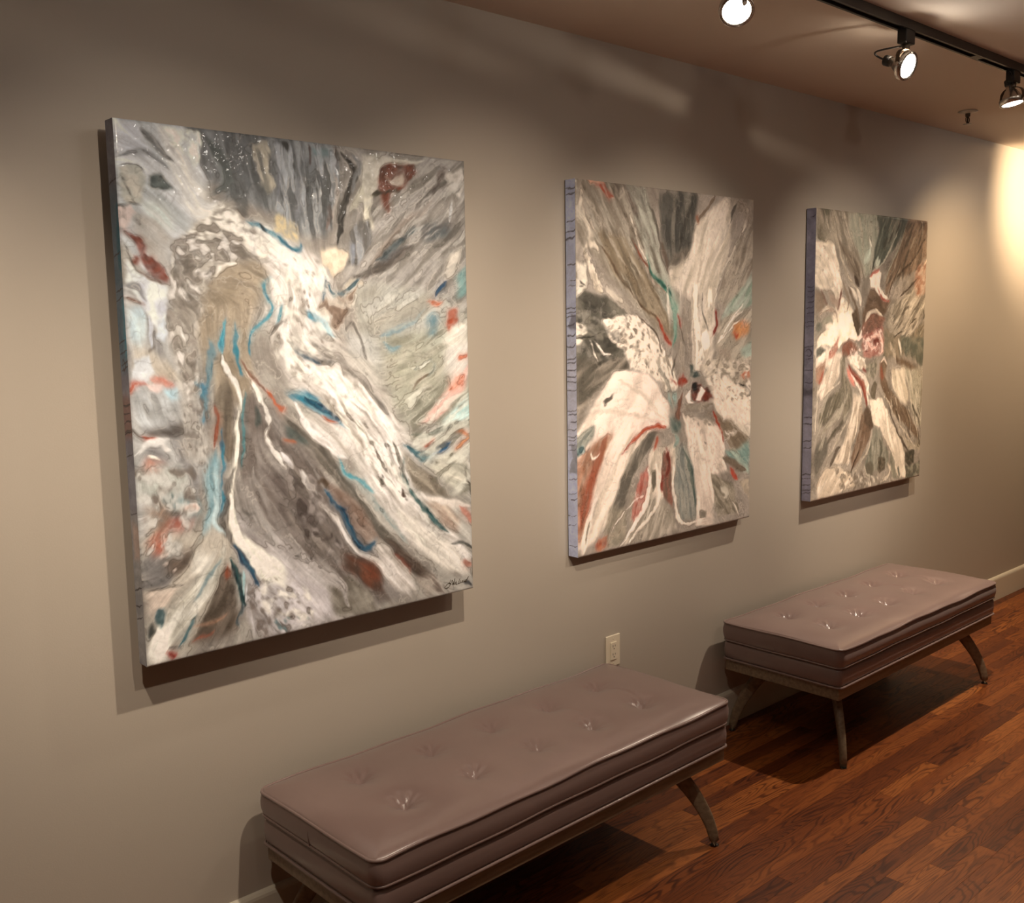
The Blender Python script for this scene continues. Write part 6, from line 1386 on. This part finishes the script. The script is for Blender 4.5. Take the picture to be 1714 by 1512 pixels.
DATA['P3'] = [
('patch',[[-60,-60],[1100,-60],[1100,1400],[-60,1400]],dict(c2=(162,160,154),fr=40,c1=(180,178,173))),
('patch',[[-7,-1],[256,-7],[394,126],[459,258],[345,289],[192,172],[32,124],[-4,67]],dict(c2=(186,184,175),ang=60,fr=12,soft=10,c1=(160,158,149))),
('patch',[[257,7],[532,-10],[519,111],[498,257],[421,278],[339,166],[260,76]],dict(c2=(186,193,185),ang=75,fr=12,soft=10,c1=(168,180,171))),
('patch',[[512,-8],[821,-12],[774,80],[654,165],[556,227],[478,258],[492,151],[536,62]],dict(c2=(152,165,156),ang=-65,fr=12,soft=9,c1=(123,136,129))),
('patch',[[821,-7],[1008,-7],[1011,173],[860,249],[703,283],[606,383],[628,254],[754,111]],dict(c2=(172,154,137),ang=-58,fr=12,soft=9,c1=(154,138,122))),
('patch',[[902,217],[1012,194],[1013,350],[924,371],[897,300]],dict(c2=(198,182,168),fr=12,soft=6,c1=(185,137,112))),
('patch',[[899,330],[925,377],[1013,350],[1009,455],[912,506],[720,560],[612,493],[669,413],[792,362]],dict(c2=(156,154,144),ang=-45,fr=9,soft=8,c1=(192,191,183))),
('patch',[[593,502],[720,550],[829,577],[1011,486],[1025,667],[602,653]],dict(c2=(152,152,139),fr=16,soft=10,c1=(172,165,149))),
('patch',[[784,556],[1018,576],[1025,673],[834,660],[777,607]],dict(c2=(158,162,151),fr=14,soft=8,c1=(129,141,132))),
('patch',[[-5,139],[67,131],[147,155],[186,237],[218,338],[202,371],[111,339],[42,349],[3,341]],dict(c2=(214,212,202),fr=26,soft=6,relief=0.5,c1=(231,230,224))),
('patch',[[27,-1],[113,-2],[97,30],[46,33]],dict(soft=6,c1=(142,147,134))),
('stroke',[[14,89,7.4],[24,128,8.7],[76,140,6.3]],dict(soft=0.5,c1=(152,152,139))),
('patch',[[-4,67],[98,44],[118,97],[67,131],[7,125]],dict(c2=(172,171,161),fr=13,soft=6,c1=(142,141,127))),
('stroke',[[73,59,3.7],[85,49,3.7],[95,85,3.1]],dict(soft=0.4,c1=(208,208,200))),
('stroke',[[114,2,8.8],[143,64,8.9],[163,127,7.7],[212,217,7.8],[271,291,9.2],[348,337,10.7],[389,394,8.1]],dict(c2=(178,175,166),fr=4,soft=0.5,jag=2,c1=(204,202,192))),
('stroke',[[154,118,8.9],[210,162,19.4],[286,215,32.9],[345,270,33.4],[365,308,20.2]],dict(c2=(166,160,149),fr=8,soft=0.5,c1=(142,134,122))),
('stroke',[[326,280,10.7],[346,308,12.1],[367,332,5.4]],dict(soft=0.5,c1=(121,108,95))),
('stroke',[[399,221,13.5],[436,192,20.4],[453,153,17.7]],dict(c2=(188,208,202),fr=6,soft=0.6,op=0.9,c1=(208,226,224))),
('stroke',[[534,188,13.9],[516,228,16.6],[554,202,11.2]],dict(soft=0.6,op=0.9,c1=(200,215,209))),
('stroke',[[513,179,2.8],[487,229,3.4],[468,277,3.4]],dict(soft=0.45,c1=(97,101,93))),
('stroke',[[441,115,5.4],[457,133,6.8],[467,147,3.4]],dict(soft=0.4,c1=(224,230,226))),
('stroke',[[220,-9,2.6],[230,23,3.2],[261,90,3.9],[310,149,3.3]],dict(soft=0.45,jag=2,c1=(208,208,200))),
('stroke',[[720,68,3.6],[671,120,4.3],[614,186,4.2],[556,227,4.2],[478,258,3.4]],dict(soft=0.45,jag=2,c1=(198,204,195))),
('stroke',[[792,40,4.4],[754,111,4.4],[677,204,5],[601,304,5.7]],dict(soft=0.45,jag=2,c1=(178,186,175))),
('stroke',[[993,91,6.1],[888,177,6],[764,251,6.6],[683,298,6.5],[636,383,5.7]],dict(c2=(142,123,105),fr=4,soft=0.45,jag=2,c1=(111,97,81))),
('stroke',[[918,279,4.5],[834,331,5.2],[751,372,4.4]],dict(soft=0.45,c1=(113,95,81))),
('stroke',[[1012,194,6.1],[991,215,6.1]],dict(soft=0.5,c1=(218,215,205))),
('stroke',[[953,1,3.8],[972,35,5.3],[959,77,4.5]],dict(soft=0.4,jag=4,c1=(198,195,185))),
('patch',[[887,-1],[1008,-7],[1013,54],[934,43]],dict(soft=6,c1=(142,119,100))),
('patch',[[33,150],[138,165],[188,264],[201,357],[93,340],[23,322]],dict(c2=(208,206,197),fr=18,soft=14,c1=(233,232,229))),
('patch',[[147,358],[239,385],[354,461],[378,543],[247,560],[119,538],[73,487],[169,441]],dict(c2=(222,221,212),soft=7,fr=20,c1=(237,236,231))),
('patch',[[451,287],[489,267],[547,251],[568,265],[561,315],[594,354],[647,383],[606,393],[554,364],[502,330],[463,326]],dict(soft=4,jag=3,c1=(233,232,229))),
('stroke',[[460,282,4.8],[498,262,6.2],[547,246,5.6]],dict(soft=0.5,jag=3,c1=(218,130,119))),
('stroke',[[542,334,4.2],[574,369,5.6],[627,393,7.1],[647,388,4.3]],dict(soft=0.5,jag=3,c1=(202,111,97))),
('patch',[[463,335],[502,325],[553,354],[596,393],[667,383],[630,443],[590,463],[528,433],[469,442],[414,500],[402,452],[437,384]],dict(c2=(142,125,110),fr=13,soft=6,c1=(162,145,129))),
('stroke',[[432,481,8.3],[469,447,13.8],[518,433,11.2],[559,448,11.3],[590,458,7.1]],dict(soft=0.4,jag=3,c1=(218,215,207))),
('patch',[[413,490],[470,457],[539,443],[611,468],[583,517],[495,545],[418,568],[397,539]],dict(c2=(156,128,117),fr=12,soft=6,c1=(180,142,129))),
('patch',[[407,544],[494,531],[593,507],[607,568],[610,628],[561,651],[422,647],[409,597]],dict(c2=(213,167,160),fr=11,soft=6,c1=(192,125,118))),
('stroke',[[486,570,7],[515,546,9.8],[565,547,9.9],[592,582,10],[595,622,8.6],[571,647,7.1]],dict(soft=0.35,jag=4,relief=0.5,c1=(234,203,197))),
('stroke',[[419,598,8.3],[468,589,11.1],[508,610,9.8],[548,601,5.7]],dict(soft=0.4,jag=4,c1=(230,196,192))),
('patch',[[419,598],[458,599],[469,624],[440,623]],dict(soft=3,c1=(162,69,59))),
('patch',[[506,565],[556,561],[567,587],[527,591]],dict(soft=4,c1=(162,85,74))),
('patch',[[187,446],[222,418],[278,442],[318,480],[358,528],[369,562],[284,561],[212,602],[157,591],[17,592],[15,555],[136,506]],dict(c2=(226,226,217),fr=24,soft=5,jag=4,relief=0.8,c1=(241,241,236))),
('stroke',[[348,337,10.7],[378,375,14.9],[390,408,9.5]],dict(soft=0.4,c1=(229,228,222))),
('stroke',[[291,333,8],[331,365,12],[351,394,9.4]],dict(soft=0.4,c1=(224,223,217))),
('stroke',[[42,349,5],[78,395,6.3],[106,422,6.4]],dict(soft=0.5,c1=(162,141,132))),
('stroke',[[209,338,5.2],[202,380,6.5],[186,432,5.8]],dict(soft=0.5,jag=3,c1=(158,113,102))),
('patch',[[102,349],[148,376],[193,385],[186,432],[131,404]],dict(soft=7,c1=(188,175,166))),
('patch',[[3,359],[51,358],[87,409],[37,441],[7,440]],dict(soft=7,c1=(170,160,149))),
('stroke',[[29,459,10],[71,432,11.4],[132,427,11.6],[179,460,9.1],[189,488,5.2]],dict(c2=(188,175,166),fr=4,soft=0.45,jag=3,c1=(218,217,209))),
('patch',[[55,468],[134,455],[153,488],[74,496]],dict(soft=7,c1=(174,178,168))),
('patch',[[8,486],[56,487],[57,519],[10,532]],dict(soft=7,c1=(152,160,154))),
('patch',[[307,451],[352,423],[373,461],[395,500],[369,553],[328,499]],dict(soft=5,jag=3,c1=(136,123,107))),
('stroke',[[217,310,6.5],[256,357,9.2],[276,404,7.9],[260,441,5.3]],dict(soft=0.5,c1=(172,162,149))),
('stroke',[[273,328,5.9],[313,385,9.3],[363,442,8.1],[375,495,6.1]],dict(soft=0.5,jag=3,c1=(152,138,122))),
('patch',[[13,592],[96,608],[53,625],[14,633]],dict(soft=4,c1=(142,149,144))),
('patch',[[123,618],[166,582],[201,554],[194,606],[160,638],[124,642]],dict(c2=(215,170,157),fr=8,soft=5,c1=(197,125,112))),
('patch',[[239,588],[284,565],[341,571],[362,611],[288,648],[232,640]],dict(c2=(158,113,94),fr=10,soft=6,c1=(177,121,103))),
('stroke',[[369,567,5.4],[396,534,6.8],[405,519,4.1]],dict(soft=0.4,c1=(235,232,229))),
('stroke',[[680,584,11.6],[704,631,11.7],[727,663,10.3]],dict(soft=0.5,c1=(202,197,185))),
('stroke',[[753,576,5.9],[777,617,7.4],[790,654,6]],dict(soft=0.4,c1=(224,226,222))),
('stroke',[[710,560,3.7],[804,531,4.5],[931,470,3.8]],dict(soft=0.45,c1=(121,110,95))),
('stroke',[[746,464,6.6],[808,433,7.4],[872,413,5.3]],dict(soft=0.5,c1=(129,123,110))),
('stroke',[[984,423,3.8],[1009,455,4.6],[999,476,3.9]],dict(soft=0.45,c1=(111,108,98))),
('patch',[[7,587],[135,600],[230,622],[270,663],[232,682],[92,681],[11,682]],dict(c2=(218,215,207),fr=20,soft=6,c1=(235,234,231))),
('patch',[[279,649],[346,636],[437,654],[450,700],[350,701],[310,685]],dict(c2=(202,199,190),fr=10,soft=5,jag=4,c1=(233,232,229))),
('patch',[[111,691],[211,631],[215,711],[161,767],[61,820],[33,789],[67,733]],dict(c2=(202,197,188),ang=-65,fr=10,soft=6,c1=(224,219,214))),
('patch',[[11,682],[100,647],[92,686],[58,737],[22,745]],dict(soft=7,c1=(193,164,148))),
('stroke',[[40,746,7.9],[57,723,6.6],[84,695,4.7]],dict(soft=0.6,c1=(200,116,97))),
('patch',[[199,789],[256,772],[259,842],[185,887],[103,941],[48,926],[55,888],[126,819]],dict(c2=(152,152,139),ang=-55,fr=12,soft=7,c1=(132,132,120))),
('patch',[[212,651],[268,633],[253,722],[325,786],[328,857],[281,894],[244,922],[268,833],[237,771]],dict(c2=(166,165,154),ang=75,fr=9,soft=6,c1=(142,141,129))),
('stroke',[[71,821,4.7],[106,794,5.4],[179,768,5.5],[217,755,4.1]],dict(soft=0.45,jag=3,c1=(212,210,202))),
('stroke',[[36,746,3.3],[34,818,4],[28,886,4],[22,973,3.3]],dict(soft=0.4,c1=(216,217,209))),
('stroke',[[68,972,10.7],[168,926,12.3],[241,871,12.5],[259,832,8.4]],dict(c2=(168,167,156),fr=5,soft=0.5,jag=4,c1=(192,193,185))),
('patch',[[42,1014],[115,996],[126,1052],[100,1094],[30,1160],[22,1071]],dict(c2=(162,162,156),ang=-65,fr=12,soft=7,c1=(142,143,137))),
('stroke',[[107,1030,8.1],[170,986,9.6],[226,950,9.7],[282,904,7]],dict(soft=0.5,jag=4,c1=(123,121,110))),
('stroke',[[118,1081,5.5],[173,1051,5.5],[228,991,5.6],[292,925,5.6]],dict(c2=(172,169,158),fr=4,soft=0.45,jag=5,c1=(208,208,200))),
('stroke',[[148,1129,8.3],[175,1091,9.7],[211,1050,9.7],[230,1046,5.6]],dict(soft=0.45,jag=6,c1=(132,123,112))),
('patch',[[335,807],[406,821],[431,915],[385,994],[328,1050],[312,1131],[215,1131],[176,1111],[268,1024],[321,917]],dict(c2=(188,180,168),ang=-75,fr=9,soft=7,relief=0.4,c1=(218,215,207))),
('patch',[[421,914],[514,931],[518,994],[489,1044],[412,1120],[343,1155],[330,1102],[367,1044],[404,985]],dict(c2=(172,158,144),ang=-72,fr=9,soft=7,c1=(152,132,115))),
('stroke',[[290,684,7],[331,721,15.5],[392,754,17.2],[435,802,15.9],[448,844,10.2],[460,876,5.8]],dict(c2=(200,141,127),fr=6,soft=0.45,jag=3,c1=(178,89,76))),
('stroke',[[281,703,13.9],[312,735,18.2],[343,767,12.7]],dict(soft=0.55,c1=(225,160,152))),
('stroke',[[311,715,5.6],[363,763,7.1],[405,811,6.5],[417,837,4.3]],dict(soft=0.4,jag=3,relief=0.5,c1=(231,226,224))),
('stroke',[[350,701,9.9],[411,729,11.5],[454,772,11.6],[477,825,8.8]],dict(soft=0.4,jag=4,c1=(229,226,222))),
('stroke',[[420,699,6.5],[451,716,6.5]],dict(soft=0.5,c1=(172,78,68))),
('patch',[[449,685],[510,677],[540,652],[553,705],[525,760],[494,749],[453,752]],dict(c2=(178,178,168),fr=9,soft=5,jag=4,c1=(152,154,144))),
('patch',[[515,770],[557,772],[549,808],[531,854],[499,837],[491,795]],dict(soft=4,jag=4,c1=(142,138,124))),
('patch',[[478,846],[541,850],[604,854],[709,967],[791,1039],[854,1132],[862,1255],[782,1246],[729,1120],[637,1036],[602,986],[538,975],[503,910]],dict(c2=(208,206,197),ang=62,fr=14,soft=5,jag=4,relief=0.6,c1=(231,230,224))),
('stroke',[[475,779,10.2],[457,824,8.7],[480,877,7.3]],dict(soft=0.4,jag=4,c1=(229,228,224))),
('patch',[[460,876],[503,910],[538,980],[507,994],[454,958],[441,905]],dict(soft=5,jag=3,c1=(136,121,107))),
('patch',[[538,986],[602,991],[638,1058],[696,1117],[689,1187],[560,1189],[478,1211],[464,1147],[511,1057]],dict(c2=(168,173,166),ang=85,fr=10,soft=6,c1=(144,152,144))),
('stroke',[[594,1038,13.6],[618,1088,13.7],[610,1130,9.1]],dict(soft=0.6,c1=(121,128,117))),
('patch',[[589,1128],[665,1141],[657,1194],[615,1211],[587,1192]],dict(c2=(152,147,134),fr=8,soft=5,c1=(119,117,105))),
('patch',[[464,1152],[516,1142],[548,1166],[540,1208],[478,1206]],dict(soft=5,c1=(142,143,132))),
('stroke',[[455,1161,2.9],[477,1195,3.7],[519,1211,3]],dict(soft=0.4,c1=(208,210,202))),
('stroke',[[688,1170,7.7],[713,1205,8.6],[671,1239,7.7],[628,1255,6.1]],dict(c2=(216,215,207),fr=4,soft=0.45,jag=3,c1=(192,184,171))),
('patch',[[573,679],[614,665],[648,688],[630,739],[666,804],[757,863],[851,912],[925,984],[999,1034],[990,1073],[880,1013],[740,937],[648,867],[589,769]],dict(c2=(166,152,134),ang=58,fr=9,soft=6,c1=(148,130,112))),
('stroke',[[583,680,5.9],[614,660,6.7],[642,682,5.3]],dict(soft=0.4,c1=(224,215,209))),
('stroke',[[596,706,11.9],[608,744,12]],dict(soft=0.6,op=0.8,c1=(187,114,90))),
('stroke',[[624,828,3.8],[694,902,4.6],[787,984,4.7],[907,1071,4.8],[969,1110,4.1]],dict(soft=0.45,jag=2,c1=(208,206,197))),
('stroke',[[672,900,4.6],[755,1003,5.5],[827,1075,6.3],[888,1119,5.6]],dict(soft=0.45,jag=2,c1=(129,117,103))),
('patch',[[682,710],[826,710],[842,787],[881,849],[849,896],[757,858],[698,801]],dict(c2=(206,204,192),ang=62,fr=14,soft=7,c1=(222,221,212))),
('patch',[[826,716],[1011,718],[1033,1015],[949,997],[897,916],[879,827],[841,771]],dict(c2=(206,208,200),ang=68,fr=11,soft=8,c1=(186,189,178))),
('patch',[[721,648],[812,678],[904,692],[990,745],[941,721],[837,711],[746,686]],dict(soft=6,c1=(152,136,117))),
('patch',[[935,644],[1011,635],[1011,712],[951,694]],dict(soft=6,c1=(134,143,132))),
('stroke',[[907,900,7.2],[957,947,8.1],[976,965,4.1]],dict(soft=0.5,c1=(111,108,95))),
('stroke',[[987,711,4.8],[1004,778,4.1],[1006,890,4.9],[1005,956,4.1]],dict(soft=0.5,c1=(162,154,137))),
('patch',[[853,1121],[958,1126],[951,1187],[905,1204],[869,1178]],dict(c2=(142,141,129),fr=8,soft=5,c1=(113,114,103))),
('patch',[[791,1039],[956,1098],[1012,1058],[1024,1132],[899,1115]],dict(c2=(198,197,185),ang=50,fr=8,soft=7,c1=(178,175,161))),
('patch',[[715,1065],[795,1105],[828,1251],[738,1252],[711,1184]],dict(c2=(150,154,144),ang=75,fr=8,soft=6,c1=(178,182,171))),
('stroke',[[791,1203,7.1],[804,1243,7.1]],dict(soft=0.5,c1=(121,134,127))),
('patch',[[859,1199],[1022,1194],[1033,1258],[863,1266]],dict(c2=(132,136,127),fr=9,soft=5,c1=(170,175,163))),
('patch',[[31,1200],[111,1130],[215,1136],[334,1180],[377,1242],[202,1261],[52,1267]],dict(c2=(208,202,190),ang=-40,fr=16,soft=7,relief=0.5,c1=(229,226,219))),
('patch',[[196,1139],[477,1195],[564,1248],[379,1268],[260,1263]],dict(fr=8,lo=0.08,hi=0.26,soft=8,jag=4,hole=True,c1=(152,145,134))),
('patch',[[375,1184],[693,1236],[806,1260],[419,1262]],dict(fr=8,lo=0.1,hi=0.26,soft=8,jag=4,hole=True,c1=(218,219,214))),
('stroke',[[345,1186,3.6],[423,1137,4.4],[491,1081,4.4],[514,1015,3.7]],dict(soft=0.45,jag=3,c1=(202,202,192))),
('stroke',[[334,1169,4.3],[371,1121,5.1],[409,1068,4.4]],dict(soft=0.45,c1=(119,101,86))),
('patch',[[33,780],[315,795],[303,946],[81,1077],[33,1023]],dict(fr=7,ang=-60,lo=0.1,hi=0.35,op=0.8,soft=8,jag=4,hole=True,c1=(188,189,180))),
('patch',[[625,844],[998,867],[1017,1114],[863,1100]],dict(fr=6,ang=58,lo=0.14,hi=0.4,op=0.8,soft=8,jag=4,hole=True,c1=(208,206,195))),
('patch',[[625,844],[1003,923],[1017,1114],[863,1100]],dict(fr=6,ang=58,lo=0.2,hi=0.4,op=0.7,soft=8,jag=4,hole=True,c1=(119,108,93))),
('patch',[[28,8],[387,4],[401,259],[231,217]],dict(fr=7,ang=60,lo=0.14,hi=0.36,op=0.7,soft=8,jag=4,hole=True,c1=(202,202,192))),
('patch',[[563,13],[999,19],[980,215],[623,334]],dict(fr=7,ang=-58,lo=0.12,hi=0.38,op=0.7,soft=8,jag=4,hole=True,c1=(188,184,171))),
('patch',[[563,13],[999,19],[980,215],[623,334]],dict(fr=7,ang=-58,lo=0.2,hi=0.4,op=0.7,soft=8,jag=4,hole=True,c1=(105,101,90))),
('patch',[[321,547],[414,500],[475,550],[573,517],[617,573],[580,642],[479,619],[422,649],[288,642],[323,595]],dict(fr=9,lo=0.1,hi=0.28,soft=8,jag=4,hole=True,c1=(239,226,226))),
('patch',[[605,378],[1013,350],[1017,560],[720,555]],dict(fr=8,ang=-45,lo=0.1,hi=0.32,op=0.8,soft=8,jag=4,hole=True,c1=(214,215,207))),
('cells',[[576,726],[957,942],[910,1104],[633,972]],dict(c=(224,226,219),n=20,r0=1.5,r1=4)),
('cells',[[-1,143],[174,172],[199,310],[24,331]],dict(c=(192,189,175),n=12,r0=2,r1=6))]
DATA['P3s'] = [
('patch',[[-60,-60],[1100,-60],[1100,1400],[-60,1400]],dict(c2=(140,143,168),fr=30,c1=(125,128,154))),
('patch',[[-10,280],[60,280],[60,480],[-10,480]],dict(c1=(113,117,144),soft=60)),
('patch',[[-10,900],[60,900],[60,1268],[-10,1268]],dict(c1=(152,156,183),soft=60)),
('stroke',[[20,32,2.4],[20,30,2.4],[38,30,2.4],[48,22,1.92]],dict(c1=(85,82,100),soft=0.5)),
('stroke',[[10,332,2],[20,330,2],[38,330,2],[48,322,1.6]],dict(c1=(85,82,100),soft=0.5)),
('stroke',[[10,352,2],[20,350,2],[38,350,2],[48,342,1.6]],dict(c1=(85,82,100),soft=0.5)),
('stroke',[[6,374,2],[20,372,2],[38,372,2],[48,364,1.6]],dict(c1=(85,82,100),soft=0.5)),
('stroke',[[10,397,2],[20,395,2],[38,395,2],[48,387,1.6]],dict(c1=(85,82,100),soft=0.5)),
('stroke',[[6,422,2.4],[20,420,2.4],[38,420,2.4],[48,412,1.92]],dict(c1=(85,82,100),soft=0.5)),
('stroke',[[10,442,2.2],[20,440,2.2],[38,440,2.2],[48,432,1.7600000000000002]],dict(c1=(85,82,100),soft=0.5)),
('stroke',[[0,482,1.6],[20,480,1.6],[38,480,1.6],[48,472,1.2800000000000002]],dict(c1=(85,82,100),soft=0.5)),
('stroke',[[0,502,1.6],[20,500,1.6],[38,500,1.6],[48,492,1.2800000000000002]],dict(c1=(85,82,100),soft=0.5)),
('stroke',[[0,592,2],[20,590,2],[38,590,2],[48,582,1.6]],dict(c1=(85,82,100),soft=0.5)),
('stroke',[[0,642,1.6],[20,640,1.6],[38,640,1.6],[48,632,1.2800000000000002]],dict(c1=(85,82,100),soft=0.5)),
('stroke',[[0,692,1.8],[20,690,1.8],[38,690,1.8],[48,682,1.4400000000000002]],dict(c1=(85,82,100),soft=0.5)),
('stroke',[[0,747,2],[20,745,2],[38,745,2],[48,737,1.6]],dict(c1=(85,82,100),soft=0.5)),
('stroke',[[0,902,2.6],[20,900,2.6],[38,900,2.6],[48,892,2.08]],dict(c1=(85,82,100),soft=0.5)),
('stroke',[[0,932,2.4],[20,930,2.4],[38,930,2.4],[48,922,1.92]],dict(c1=(85,82,100),soft=0.5)),
('stroke',[[0,1002,2],[20,1000,2],[38,1000,2],[48,992,1.6]],dict(c1=(85,82,100),soft=0.5)),
('stroke',[[0,1032,2],[20,1030,2],[38,1030,2],[48,1022,1.6]],dict(c1=(85,82,100),soft=0.5)),
('stroke',[[0,1152,2],[20,1150,2],[38,1150,2],[48,1142,1.6]],dict(c1=(85,82,100),soft=0.5)),
('stroke',[[0,1172,1.6],[20,1170,1.6],[38,1170,1.6],[48,1162,1.2800000000000002]],dict(c1=(85,82,100),soft=0.5)),
('stroke',[[0,1202,2],[20,1200,2],[38,1200,2],[48,1192,1.6]],dict(c1=(85,82,100),soft=0.5)),
('stroke',[[0,1227,1.8],[20,1225,1.8],[38,1225,1.8],[48,1217,1.4400000000000002]],dict(c1=(85,82,100),soft=0.5)),
('stroke',[[0,1242,1.8],[20,1240,1.8],[38,1240,1.8],[48,1232,1.4400000000000002]],dict(c1=(85,82,100),soft=0.5)),
('stroke',[[10,610,2],[24,600,2],[36,615,2],[26,632,2],[10,625,2]],dict(c1=(85,82,100),soft=0.5)),
('patch',[[-10,770],[60,770],[60,800],[-10,805]],dict(c1=(97,97,115),soft=14))]

for nm in ('P1', 'P2', 'P3'):
    DATA.setdefault(nm, [('patch', [(-50, -50), (1100, -50), (1100, 1400), (-50, 1400)], dict(c1=(190, 180, 165), c2=(120, 115, 105), fr=40))])
    DATA.setdefault(nm+'s', [('patch', [(-50, -50), (1100, -50), (1100, 1400), (-50, 1400)], dict(c1=(150, 145, 150)))])
PZ = 2.147
p1, f1 = build_canvas('abstract_painting', 0.915, PZ, 1016, 1268, -0.104, 0.047, 2.0, 1, DATA['P1'], DATA['P1s'], 0.98,
    'largest, nearest poured painting with teal veins and a white sweeping arc', 0.057, 1.45)
p2, f2 = build_canvas('abstract_painting', 2.446, PZ, 1010, 1270, -0.053, 0.048, 2.5, 2, DATA['P2'], DATA['P2s'], 1.20,
    'middle poured painting with white bursts radiating from a red centre', 0.005, 1.75)
p3, f3 = build_canvas('abstract_painting', 3.920, PZ, 1020, 1268, -0.053, 0.048, 2.8, 3, DATA['P3'], DATA['P3s'], 1.20,
    'farthest poured painting in grey and white with a pink heart', 0.005, 2.0)
SIG = [[(0.9252, 0.0328), (0.9156, 0.0337), (0.9083, 0.0293), (0.9021, 0.0238), (0.908, 0.0207), (0.9164, 0.022), (0.9232, 0.0279), (0.9252, 0.0328), (0.9204, 0.0337)], [(0.9204, 0.0328), (0.9229, 0.0381), (0.9255, 0.0443)], [(0.927, 0.0325), (0.9289, 0.0369), (0.9317, 0.0422), (0.9331, 0.0362), (0.9341, 0.0278), (0.9379, 0.0353), (0.9424, 0.0445), (0.9391, 0.035), (0.9364, 0.0264)], [(0.9476, 0.0335), (0.9427, 0.0324), (0.9401, 0.0276), (0.9444, 0.0283), (0.9472, 0.0326), (0.9461, 0.0246), (0.9504, 0.0257)], [(0.9618, 0.0405), (0.9573, 0.0336), (0.9528, 0.0267), (0.9577, 0.0267), (0.9614, 0.0289)], [(0.9647, 0.0341), (0.9615, 0.0304), (0.9639, 0.028), (0.9688, 0.0295), (0.9708, 0.0335)], [(0.9745, 0.0338), (0.9707, 0.0306), (0.9724, 0.0274), (0.9768, 0.0299), (0.9792, 0.0276), (0.9812, 0.0311)], [(0.9855, 0.0327), (0.9812, 0.0311), (0.9823, 0.027), (0.9873, 0.0309), (0.9953, 0.0416), (0.9886, 0.0336), (0.9841, 0.0262)]]
bm = bmesh.new()
for q in SIG:
    pts = catmull([(a, b) for a, b in q], 0.002)
    add_tube(bm, [(float(a), -0.0492, float(b)) for a, b in pts], 0.0007, 5)
bm_obj('signature', bm, M['ink'], p1)
